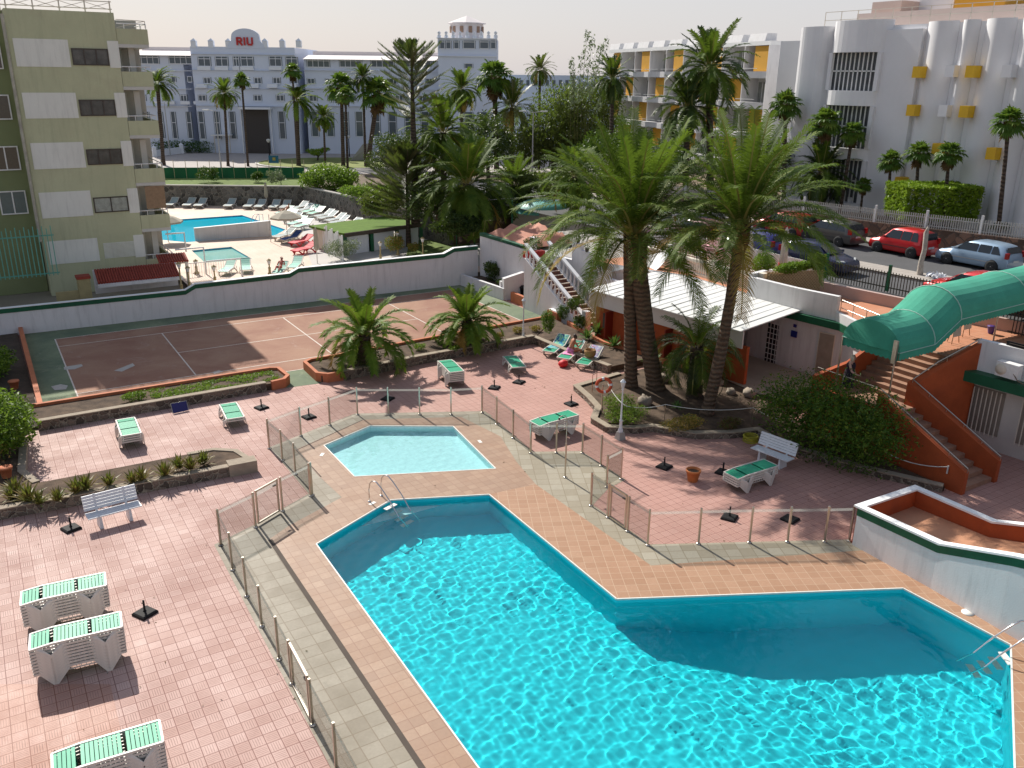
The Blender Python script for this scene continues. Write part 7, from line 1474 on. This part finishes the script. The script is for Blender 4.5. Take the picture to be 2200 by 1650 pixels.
for dx in (0, 8): a = G(558+dx, 480, .4); q = M(); q.tube([a, a+Vector((0, 0, .8)), a+Vector((-.5, -.2, .9)), a+Vector((-.9, -.3, .2))], .03, 6); q.build('handrail', mCHROME, root)
q = M(); b = G(582, 520, .4); q.tube([b, b+Vector((0, 0, 2.2))], .03, 5); tag(q.build('slim_pole', mGALV), 'slim grey pole right of the freestanding pool wall', 'pole')
p = G(1, 1, 0)
# white terrace railing frames near the balconies
root = thing('white_railing', 'white stepped railing frames beside the lowest balconies', 'railing', G(440, 600, .4)); q = M(); 
for pts_ in ([(8.2, 12.6, 2.9), (9.4, 12.6, 2.9), (9.4, 12.6, 1.6)], [(8.3, 10.4, 2.2), (10.1, 10.4, 2.2), (10.1, 10.4, .4)], [(9.8, 8.6, 1.6), (12.0, 8.6, 1.6), (12.0, 8.6, .4)]): q = M(); q.tube([Vector(a) for a in pts_], .06, 6, sm=False); q.build('frame', mWFR, root)
q = M()
for k in range(16): q.box(8.7+k*.16, 8.72+k*.16, 9.6, 9.62, .4, 1.35)
q.box(8.7, 11.2, 9.59, 9.63, 1.35, 1.4); q.build('balusters', mWFR, root)
# ================================================================ restaurant terrace
mPPL = mat('purple_canvas', (.3, .12, .18), .9, .12, 3); mPNK = mat('pink_canvas', (.55, .28, .3), .9, .12, 3); mWCV = mat('white_canvas', (.62, .55, .5), .9, .1, 3)
parasol('closed white parasol by the street behind the lattice screen', Vector((32.5, -18.9, 3.2)), 2.9, mWCV); parasol('closed white parasol left on the restaurant terrace', Vector((31.3, -6.6, 3.2)), 2.6, mWCV); parasol('second closed white parasol in the middle of the restaurant terrace', Vector((32.0, -10.9, 3.2)), 2.4, mWCV); parasol('closed parasol half hidden by the slender palm trunk', Vector((31.8, -17.2, 3.2)), 2.5, mWCV)
parasol('drooping purple parasol on the restaurant terrace', Vector((32.0, -7.9, 3.2)), 1.75, mPPL, .95, 'open_parasol'); parasol('crumpled pink parasol on the restaurant terrace', Vector((32.0, -14.9, 3.2)), 1.85, mPNK, 1.05, 'open_parasol')
for i, (x, y) in enumerate([(1546, 543), (1652, 562), (1682, 570)]):
    p = VX(x, y, 33.05); q = M(); q.lathe([(.05, 0), (.13, .1), (.15, .3), (.1, .34)], p-Vector((.15, 0, .15)), 8); tag(q.build('hanging_pot', plain('red_pot', (.4, .02, .02), .5)), ['red hanging pot on the white plank fence, leftmost', 'red hanging pot right of the slender palm', 'red hanging pot beside the closed parasol'][i], 'flower pot', 'red pots on the plank fence')
root = thing('shade_sail', 'white shade sail hanging above the terrace by the white stair', 'awning', (29, -9, 3)); q = M(); A_, B_, C_ = VX(1272, 597, 27.6), VX(1330, 560, 29.5), VX(1318, 600, 28.3); n = 8; vs = []
for i in range(n+1):
    for j in range(n+1):
        u_, v_ = i/n, j/n; p = A_.lerp(B_, u_).lerp(Vector((29.8, -13.4, 4.1)).lerp(Vector((28.0, -13.0, 3.4)), 1-u_), v_); p.z -= .7*math.sin(PI*u_)*(.5+.5*v_)-.1; vs.append(p)
q.add(vs, [(i*(n+1)+j, (i+1)*(n+1)+j, (i+1)*(n+1)+j+1, i*(n+1)+j+1) for i in range(n) for j in range(n)], 0, True); q.build('sail', mWHITE2, root)
root = thing('red_awning', 'red planter box with greenery at the top of the white stair', 'planter', (25.8, -6.2, 3)); q = M(); q.box(24.9, 26.2, -6.35, -5.9, 3.0, 3.35); q.build('box', plain('red_box', (.45, .02, .015), .6), root); q = M(); leaves(q, (25.6, -5.9, 3.75), (.7, .4, .45), 900, .12, 3); q.build('foliage', mBUSHD, root)
for i in range(4):
    p = Vector((27.25, -8.2-i*.9, 3.1+0)); z = 4.0-.35*i
    root = thing('wall_pot', 'dark wall pot with plant on the stepped white wall, '+['highest', 'second', 'third', 'lowest'][i], 'flower pot', p, 0, 'pots on the stepped wall'); q = M(); q.lathe([(.08, 0), (.14, .2), (0, .2)], (p.x, p.y, z), 8); q.build('pot', mDRAIN, root); q = M(); leaves(q, (p.x, p.y, z+.3), (.18, .18, .2), 160, .09, i); q.build('foliage', mBUSHD, root)
root = thing('stepped_wall', 'white stepped wall right of the white stair', 'wall', (27.3, -9, 0)); q = M()
for i in range(5): q.box(27.2, 27.42, -8.6-i*.9, -7.7-i*.9-.001, 0, 4.05-.38*i)
q.build('wall', mWHITE, root)
# boards on the orange terrace, pots
mBRD = plain('wood_easel', (.35, .2, .1), .7); 
for i, (x, y) in enumerate([(2052, 738), (2075, 722)]):
    p = G(x, y, 3.2); root = thing('easel_board', ['folding easel board on the terrace, nearer the stair', 'folding easel board on the terrace, farther one'][i], 'easel', p, 0, 'easels on the terrace'); q = M()
    for dx, dy in ((-.25, 0), (.25, 0), (0, .35)): q.tube([(dx, dy, 0), (dx*.2, .08, 1.05)], .018, 5)
    q.build('legs', mBRD, root, world=False); q = M(); q.obox((0, .02, .6), (.5, .03, .6), 0, rx=-.12); q.build('board', mCREAM, root, world=False)
p = G(2128, 716, 3.2); q = M(); q.lathe([(.1, 0), (.17, .3), (.18, .32), (0, .3)], p, 12); tag(q.build('flower_pot', plain('violet_pot', (.08, .04, .2), .4)), 'small violet pot on the terrace by the black gate', 'flower pot')
root = thing('menu_board', 'black menu board on the parapet at the far right', 'sign', (28.7, -34.6, 4.2)); q = M(); a, b = VX(2165, 733, 28.9), VX(2215, 768, 28.9); q.box(28.85, 28.9, b.y-.5, a.y, b.z, a.z+.03); q.build('panel', mBLK, root)
for k in range(4): q = M(); q.box(28.82, 28.849, b.y-.35+.05*k, a.y-.12, b.z+.08+.08*k, b.z+.1+.08*k); q.build('chalk_line', mDRAIN, root)
# ================================================================ cars
mTYRE = plain('tyre_rubber', (.02, .02, .02), .8); mRIMC = plain('alloy_rim', (.5, .5, .5), .3, .8); mCGL = plain('car_glass', (.02, .025, .03), .06); mLENS = plain('headlight_lens', (.6, .62, .62), .1); mTAIL = plain('tail_light', (.35, .01, .01), .2); mTRIM = plain('black_trim', (.03, .03, .03), .5)
def paint(name, c):
    m_, nb, b = newmat(name); b.inputs['Base Color'].default_value = (*c, 1); b.inputs['Roughness'].default_value = .32; b.inputs['Metallic'].default_value = .25; b.inputs['Coat Weight'].default_value = .7; b.inputs['Coat Roughness'].default_value = .05; return m_
def car(label, c, col, rz, L=4.1, W=1.72, H=1.47, boxy=0., group='cars parked along the street', z=None):
    root = thing('parked_car', label, 'car', c, rz, group); w = W/2; k = L/4.1; mt = paint('car_paint_'+col[0], col[1]); belt = .92
    stt = [(2.05, .5), (1.98, .68), (1.75, .76), (1.4, .83), (.98+.1*boxy, .93), (.62+.15*boxy, 1.18), (.3+.15*boxy, H-.08), (0, H-.01), (-.6, H), (-1.2, H-.03), (-1.62-.12*boxy, H-.1-.02*boxy), (-1.85-.05*boxy, 1.1), (-1.98, .92), (-2.05, .6)]
    def sec(x, zr):
        g = w*.97-(w*.25)*max(0, (zr-belt))/.55; tp = 1-.1*max(0, (abs(x)-1.5)/.55)**2; zb_ = min(belt, zr-.02); wl = w*tp
        h = [(wl*.86, .2), (wl*.99, .34), (wl, .6 if zr > .62 else zr-.1), (wl*.97, zb_), (min(g, wl*.96)*tp, zr-.035), (g*.8*tp, zr), (0, zr+.012)]
        return [(-y, z_) for y, z_ in h[:-1]]+[h[-1]]+[(y, z_) for y, z_ in reversed(h[:-1])]
    q = M(); vs = []; 
    for x, zr in stt: vs += [(x*k, y, z_) for y, z_ in sec(x, zr)]
    n = 13; q.add(vs, [(i*n+j, (i+1)*n+j, (i+1)*n+j+1, i*n+j+1) for i in range(len(stt)-1) for j in range(n-1)], 0, True); q.add([vs[j] for j in range(n)], [tuple(range(n))], 0); q.add([vs[-n+j] for j in range(n)], [tuple(reversed(range(n)))], 0)
    q.build('body', mt, root, world=False)
    def gy(z_): return w*.97-(w*.25)*(z_-belt)/.55+.012
    for s_ in (-1, 1):
        for (xa, xb, xc, xd) in ((.9, .42, -.32, -.32), (-.38, -.38, -1.05, -1.05), (-1.11, -1.11, -1.35-.1*boxy, -1.62)):
            q = M(); z0_, z1_ = belt+.03, H-.12; q.add([(xa*k, s_*gy(z0_), z0_), (xb*k, s_*gy(z1_), z1_), (xc*k, s_*gy(z1_), z1_), (xd*k, s_*gy(z0_), z0_)], [(0, 1, 2, 3)]); q.build('side_window', mCGL, root, world=False)
        q = M(); q.box(-1.0*k, 1.0*k, s_*(w-.005) if s_ > 0 else -w-.012, w+.012 if s_ > 0 else -(w-.005), .5, .54); q.build('door_trim', mTRIM if col[0] != 'silver' else mRIMC, root, world=False)
        q = M(); q.obox((.78*k, s_*(w+.09), 1.0), (.12, .18, .12)); q.build('wing_mirror', mt, root, world=False)
        q = M(); q.hexa([(1.9*k, s_*w*.55, .6), (1.99*k, s_*w*.55, .6), (1.85*k, s_*w*.93, .62), (1.72*k, s_*w*.93, .62), (1.82*k, s_*w*.55, .77), (1.93*k, s_*w*.55, .74), (1.72*k, s_*w*.95, .79), (1.6*k, s_*w*.95, .79)]); q.build('headlight', mLENS, root, world=False)
        q = M(); q.obox((-1.95*k, s_*w*.86, .95), (.16, .2, .3)); q.build('tail_light', mTAIL, root, world=False)
    q = M(); q.add([(.93*k+.02, -w*.8, belt+.06), (.93*k+.02, w*.8, belt+.06), (.38*k+.04, w*.68, H-.09), (.38*k+.04, -w*.68, H-.09)], [(0, 1, 2, 3)])
    for o_ in (0, 1): q.v[o_].x += .07; q.v[o_].z += .03
    q.build('windscreen', mCGL, root, world=False)
    q = M(); q.add([(-1.93*k-.03, -w*.74, 1.05), (-1.93*k-.03, w*.74, 1.05), (-1.72*k-.05-.1*boxy, w*.66, H-.13), (-1.72*k-.05-.1*boxy, -w*.66, H-.13)], [(3, 2, 1, 0)]); q.build('rear_window', mCGL, root, world=False)
    q = M(); q.obox((-2.06*k, 0, .62), (.02, .5, .11)); q.build('number_plate', mLENS, root, world=False)
    for x in (1.28, -1.27):
        for s_ in (-1, 1):
            q = M(); q.T = Matrix.Translation((x*k, s_*(w-.1), .31)) @ Matrix.Rotation(-s_*PI/2, 4, 'X'); q.lathe([(.2, .0), (.34, 0), (.37, .09), (.345, .1)], (0, 0, 0), 20); q.lathe([(.31, .06), (.315, .14), (.28, .16), (.2, .16)], (0, 0, 0), 20); wh = q.build('wheel', mTYRE, root, world=False)
            q = M(); q.T = Matrix.Translation((x*k, s_*(w-.1), .31)) @ Matrix.Rotation(-s_*PI/2, 4, 'X'); q.lathe([(.2, .14), (.19, .15), (.06, .155), (0, .165)], (0, 0, 0), 20)
            q.build('rim', mRIMC, wh, world=False)
            q = M(); q.T = Matrix.Translation((x*k, s_*(w-.1), .31)) @ Matrix.Rotation(-s_*PI/2, 4, 'X')
            for a in range(5): q.T = Matrix.Translation((x*k, s_*(w-.1), .31)) @ Matrix.Rotation(-s_*PI/2, 4, 'X') @ Matrix.Rotation(a*2*PI/5, 4, 'Z'); q.box(.06, .17, -.035, .035, .158, .164)
            q.T = None; q.build('spoke_gap', mTRIM, wh, world=False)
    return root
HDG = math.atan2(SD[1], SD[0])
def car_at(pf, pr, off, label, col, side=1, rz=None, wb=2.5, **kw):
    a, b = G(*pf, ZS), G(*pr, ZS); c = (a+b)/2; r_ = math.atan2((a-b).y, (a-b).x); n = Vector((math.sin(r_), -math.cos(r_), 0))*side; c = c+n*off; return car(label, (c.x, c.y, ZS), col, r_, **kw)
car_at((2037, 567), (2125, 584), .78, 'silver blue hatchback parked across the street, nearest the right edge', ('silver', (.3, .42, .55)), L=4.1)
car_at((1887, 541), (1953, 554), .74, 'bright red small hatchback parked below the square clipped tree', ('red', (.55, .008, .012)), L=3.6, W=1.62, H=1.55, boxy=1)
car_at((1735, 517), (1797, 529), .78, 'dark grey hatchback parked left of the red hatchback', ('grey', (.07, .065, .06)), L=3.95)
car_at((1636, 499), (1700, 511), .78, 'dark red car half hidden by the slender palm fronds across the street', ('darkred', (.4, .01, .012)), L=4.1)
for pf_, lab, col, rz_, L_c in [((36.1, -18.6), 'navy blue car on the near side of the street behind the lattice screen', ('navy', (.01, .015, .06)), HDG+PI, 4.0), ((36.0, -14.0), 'violet blue shiny car on the near side of the street', ('violet', (.06, .05, .3)), HDG, 4.0), ((35.9, -9.4), 'maroon car on the near side of the street behind the slender palm', ('maroon', (.16, .05, .06)), HDG, 4.0), ((35.8, -4.6), 'white car farther up the near side of the street', ('white', (.6, .6, .6)), HDG, 4.0), ((36.4, -27.2), 'bright red car partly behind the green canopy', ('scarlet', (.6, .015, .02)), HDG, 4.2)]:
    car(lab, (pf_[0]-.55, pf_[1], ZS), col, rz_, L=L_c)
# bare tree trunk on the pavement, rubbish beside
b = G(1976, 590, ZS+.13); root = thing('bare_tree', 'bare pale tree trunk without crown on the street pavement', 'tree', b); q = M(); t_ = DP(1990, 500, FD(b)); q.tube([b, b.lerp(t_, .3)+RH*-.03, b.lerp(t_, .6)+RH*.05, t_, t_+Vector((.1, 0, .3))], [.17, .13, .12, .12, .05], 9); q.build('trunk', mat('pale_bark', (.45, .38, .32), .95, .3, 6, bump=.6, c2=(.5, .46, .4)), root)
p = G(2012, 597, ZS+.13); q = M(); rg = random.Random(1); leaves(q, p+Vector((0, 0, .12)), (.5, .4, .12), 60, .35, 3); tag(q.build('plastic_sheet', mHL), 'crumpled pale plastic rubbish beside the bare tree trunk', 'rubbish')
for i, (x, y, lab) in enumerate([(1925, 462, 'yellow bin left of the clipped tree trunk'), (1948, 468, 'yellow bin right of the first one'), (2037, 480, 'yellow bin under the right side of the clipped tree')]): p = G(x, y, 4.25); q = M(); q.box(p.x-.3, p.x+.3, p.y-.35, p.y+.35, 4.25, 5.2); q.box(p.x-.33, p.x+.33, p.y-.38, p.y+.38, 5.2, 5.3); tag(q.build('waste_bin', mYBX), lab, 'bin', 'yellow bins')
root = thing('bin_store', 'low white enclosure by the entrance of the sculpted building', 'wall', G(1830, 455, 4.25)); q = M(); a, b = G(1818, 452, 4.25), G(1910, 458, 4.25); q.wall([a[:2], b[:2]], 4.25, 5.2, .2); q.build('wall', mWHITE, root)
# turquoise slide / cover behind the sheeting
p = G(1165, 455, 3.2); q = M(); q.lathe([(2.2, 0), (2.0, .5), (1.2, .85), (0, .95)], p, 20); tag(q.build('pool_cover', plain('turquoise_cover', (.12, .4, .36), .5)), 'rounded turquoise cover behind the terracotta sheeting', 'cover')
# fallen leaves and litter on the deck: uncountable
q = M(); rg = random.Random(77)
for k in range(420):
    x, y = (rg.uniform(13.5, 23), rg.uniform(-33, -14)) if k % 3 else (rg.uniform(-3, 13), rg.uniform(-34, -13.5))
    if k % 3 and noise.noise(Vector((x*.5, y*.5, 0))) < -.05: continue
    if x > 3.4 and y < -26.0 and x < 13 or inside((x, y), POOL) or inside((x, y), KID): continue
    leaves(q, (x, y, .02), (.03, .03, .003), 1, .07, k, fl=.08)
tag(q.build('fallen_leaves', mDEAD), kind='stuff')

# ================================================================ people
mSKIN = plain('tanned_skin', (.42, .17, .09), .55); mSKINP = plain('fair_skin', (.55, .32, .24), .55)
def figure(root, J, edges, radii, mt, name='body'):
    me = bpy.data.meshes.new(name); names_ = list(J); me.from_pydata([J[k] for k in names_], [(names_.index(a), names_.index(b)) for a, b in edges], []); me.materials.append(mt)
    o = bpy.data.objects.new(name, me); COL.objects.link(o); o.parent = root; bm = bmesh.new(); bm.from_mesh(me); ly = bm.verts.layers.skin.verify(); bm.verts.ensure_lookup_table()
    for i, k in enumerate(names_): bm.verts[i][ly].radius = (radii[k], radii[k]) if not isinstance(radii[k], tuple) else radii[k]; bm.verts[i][ly].use_root = (k == 'pelvis')
    bm.to_mesh(me); bm.free(); s = o.modifiers.new('skin', 'SKIN'); s.use_smooth_shade = True; u_ = o.modifiers.new('sub', 'SUBSURF'); u_.levels = 1; u_.render_levels = 2; return o
def hand(J, E, R, wrist, key, d, side, sc=1.):
    w_ = Vector(J[wrist]); d = Vector(d).normalized(); s_ = Vector(side).normalized(); J[key+'palm'] = w_+d*.08; R[key+'palm'] = (.03, .016); E.append((wrist, key+'palm'))
    for i, l_ in enumerate((.06, .075, .07, .055)):
        o_ = s_*(i-1.5)*.02; a = w_+d*.1+o_; J[f'{key}f{i}a'] = a+d*l_*.5; J[f'{key}f{i}b'] = a+d*l_-Vector((0, 0, .015)); R[f'{key}f{i}a'] = .0085; R[f'{key}f{i}b'] = .007; E += [(key+'palm', f'{key}f{i}a'), (f'{key}f{i}a', f'{key}f{i}b')]
    J[key+'t'] = w_+d*.06-s_*.055; R[key+'t'] = .009; E.append((key+'palm', key+'t'))
def head_parts(root, hc, fwd, hair, skin, hl=.1, long_=.0):
    f = Vector(fwd).normalized(); s_ = f.cross(Vector((0, 0, 1))).normalized(); q = M(); n = 12
    # hair cap: back, top and sides of the skull
    vs = []; fs = []; nb_ = 8
    for i in range(nb_+1):
        th = PI*.72*i/nb_
        for j in range(n+1):
            ph = -PI*.68+1.36*PI*j/n; d = (-f*math.cos(ph)+s_*math.sin(ph))*math.sin(th)+Vector((0, 0, 1))*math.cos(th); r_ = hl*1.13*(1+.06*noise.noise(d*5)); p = hc+d*r_*Vector((1, 1, 1.12)).x; p.z = hc.z+d.z*r_*1.18-(long_ if th > PI*.6 else 0); vs.append(p)
    fs = [(i*(n+1)+j, i*(n+1)+j+1, (i+1)*(n+1)+j+1, (i+1)*(n+1)+j) for i in range(nb_) for j in range(n)]; q.add(vs, fs, 0, True); q.build('hair', hair, root)
    q = M(); q.lathe([(0, -.02), (.012, -.012), (.009, .012), (0, .03)], hc+f*hl*.98-Vector((0, 0, .012)), 6)
    for t in (-1, 1): q.lathe([(0, -.028), (.012, -.01), (.014, .012), (0, .026)], hc+s_*t*hl*.86-Vector((0, 0, .01)), 6)
    q.build('nose_and_ears', skin, root)
    q = M()
    for t in (-1, 1): q.lathe([(0, -.008), (.011, 0), (0, .008)], hc+f*hl*.88+s_*t*.033+Vector((0, 0, .018)), 6)
    q.build('eyes', mDRAIN, root); q = M(); q.obox(hc+f*hl*.93-Vector((0, 0, .052)), (.02, .045, .01), math.atan2(f.y, f.x)); q.build('mouth', mDRAIN, root)
def clothes(root, name, pts, rs, mt, n=14, fl=.7):
    q = M(); q.tube(pts, rs, n, cap=False); return q.build(name, mt, root)
# seated sunbather, on the middle lounger of three, back to us and a little to the right
loc, rz = lpos[1]; sp_ = Vector(loc)+Vector((math.cos(rz)*-.05, math.sin(rz)*-.05, 0)); root = thing('person', 'tanned person with short dark hair sitting bent forward on the middle lounger, reading', 'person', sp_+Vector((0, 0, .4)))
F = Vector((math.cos(rz-.75), math.sin(rz-.75), 0)); S = F.cross(Vector((0, 0, 1))); b0 = sp_+Vector((0, 0, .5))
def P3(f, s_, z): return b0+F*f+S*s_+Vector((0, 0, z))
J = {'pelvis': P3(0, 0, 0), 'waist': P3(.03, 0, .16), 'chest': P3(.1, 0, .36), 'neck': P3(.17, 0, .52), 'nk2': P3(.19, 0, .56), 'head': P3(.22, 0, .65), 'crown': P3(.24, 0, .74)}
R = {'pelvis': (.17, .13), 'waist': (.14, .11), 'chest': (.16, .11), 'neck': (.07, .065), 'nk2': .055, 'head': (.075, .09), 'crown': .06}
E = [('pelvis', 'waist'), ('waist', 'chest'), ('chest', 'neck'), ('neck', 'nk2'), ('nk2', 'head'), ('head', 'crown')]
for t, k in ((-1, 'l'), (1, 'r')):
    J.update({k+'sh': P3(.12, .17*t, .45), k+'el': P3(.28, .24*t, .2), k+'wr': P3(.48, .1*t, .28), k+'hip': P3(.06, .11*t, -.02), k+'kn': P3(.48, .14*t, -.0), k+'an': P3(.5, .15*t, -.43), k+'toe': P3(.66, .16*t, -.47)})
    R.update({k+'sh': .055, k+'el': .042, k+'wr': .03, k+'hip': .1, k+'kn': .062, k+'an': .04, k+'toe': (.04, .025)}); E += [('neck', k+'sh'), (k+'sh', k+'el'), (k+'el', k+'wr'), ('pelvis', k+'hip'), (k+'hip', k+'kn'), (k+'kn', k+'an'), (k+'an', k+'toe')]; hand(J, E, R, k+'wr', k+'h', F*1+Vector((0, 0, .1)), S*t)
base_ = Vector(root.location); figure(root, {k: v-base_ for k, v in J.items()}, E, R, mSKIN); head_parts(root, J['head'], F+Vector((0, 0, -.35)), plain('dark_hair', (.03, .018, .012), .6), mSKIN)
clothes(root, 'swim_shorts', [P3(-.02, 0, -.1), P3(0, 0, .0), P3(.02, 0, .1)], [.2, .205, .165], plain('lilac_fabric', (.55, .2, .42), .8))
q = M(); q.obox(P3(.6, -.07, .34), (.18, .01, .24), rz, rx=.5); q.obox(P3(.6, .09, .34), (.18, .01, .24), rz+.5, rx=.5); tag(q.build('magazine', plain('magazine_paper', (.3, .55, .62), .5)), 'open magazine in the hands of the seated sunbather', 'magazine')
# person on the landing under the canopy
pb_ = Vector((25.0, -29.2, LZ_)); root = thing('person', 'grey haired person in a dark sleeveless dress climbing the orange stair landing', 'person', pb_); F = Vector((.3, -.95, 0)).normalized(); S = F.cross(Vector((0, 0, 1))); b0 = pb_
J = {'pelvis': P3(0, 0, .92), 'waist': P3(.01, 0, 1.08), 'chest': P3(.02, 0, 1.28), 'neck': P3(.03, 0, 1.43), 'nk2': P3(.04, 0, 1.48), 'head': P3(.06, 0, 1.56), 'crown': P3(.06, 0, 1.64)}
for t, k in ((-1, 'l'), (1, 'r')):
    J.update({k+'sh': P3(.02, .18*t, 1.37), k+'el': P3(.04 if t < 0 else .15, .25*t, 1.1), k+'wr': P3(.14 if t < 0 else .36, .26*t, .88 if t < 0 else 1.02), k+'hip': P3(0, .1*t, .88), k+'kn': P3(.05+.08*t, .1*t, .48), k+'an': P3(-.02+.12*t, .1*t, .09), k+'toe': P3(.14+.12*t, .11*t, .03)})
    E2 = None
R2 = {k: v for k, v in R.items() if not (k.startswith('lh') and k != 'lhip') and not (k.startswith('rh') and k != 'rhip')}
E = [e for e in E if all(x in J for x in e)]
for t, k in ((-1, 'l'), (1, 'r')): hand(J, E, R2, k+'wr', k+'h', Vector((0, 0, -1)) if t < 0 else F, S*t if t > 0 else F)
figure(root, {k: Vector(v)-pb_ for k, v in J.items()}, E, R2, mSKINP); head_parts(root, J['head'], F, plain('grey_hair', (.5, .44, .34), .7), mSKINP, long_=.02)
clothes(root, 'dress', [P3(0, 0, .42), P3(0, 0, .7), P3(0, 0, .95), P3(.01, 0, 1.12), P3(.02, 0, 1.3), P3(.03, 0, 1.41)], [.24, .22, .2, .165, .175, .11], mat('dark_dress_fabric', (.03, .02, .035), .9, .3, 20))
# far sunbathers
def lying(label, c, rz, mt, hair, extra=None):
    root = thing('person', label, 'person', c); F_ = Vector((math.cos(rz), math.sin(rz), 0)); S_ = F_.cross(Vector((0, 0, 1))); b = Vector(c)
    def Q(f, s_, z): return F_*f+S_*s_+Vector((0, 0, z))
    J = {'pelvis': Q(0, 0, .5), 'waist': Q(.15, 0, .56), 'chest': Q(.34, 0, .72), 'neck': Q(.47, 0, .85), 'nk2': Q(.5, 0, .89), 'head': Q(.54, 0, .97), 'crown': Q(.57, 0, 1.05)}; R_ = dict(pelvis=.13, waist=.11, chest=.13, neck=.06, nk2=.05, head=.085, crown=.06); E_ = [('pelvis', 'waist'), ('waist', 'chest'), ('chest', 'neck'), ('neck', 'nk2'), ('nk2', 'head'), ('head', 'crown')]
    for t, k in ((-1, 'l'), (1, 'r')):
        J.update({k+'sh': Q(.42, .17*t, .8), k+'el': Q(.25, .25*t, .62), k+'wr': Q(.1, .15*t, .75), k+'hip': Q(-.06, .1*t, .48), k+'kn': Q(-.42, .12*t, .66), k+'an': Q(-.8, .12*t, .47), k+'toe': Q(-.9, .12*t, .55)}); R_.update({k+'sh': .05, k+'el': .04, k+'wr': .03, k+'hip': .09, k+'kn': .06, k+'an': .04, k+'toe': .03}); E_ += [('neck', k+'sh'), (k+'sh', k+'el'), (k+'el', k+'wr'), ('pelvis', k+'hip'), (k+'hip', k+'kn'), (k+'kn', k+'an'), (k+'an', k+'toe')]
    figure(root, J, E_, R_, mt); q = M(); leaves(q, b+J['head']+Vector((0, 0, .04)), (.11, .11, .12), 120, .06, 3); q.build('hair', hair, root)
lying('person in red reading on the dark green lounger behind the white wall', G(603, 590, .4), 1.0, plain('red_swimwear_skin', (.4, .1, .07), .7), mDRAIN)
lying('sunbather on the green lounger beside the far stone wall', G(614, 463, .4), .55, mSKIN, mDRAIN)
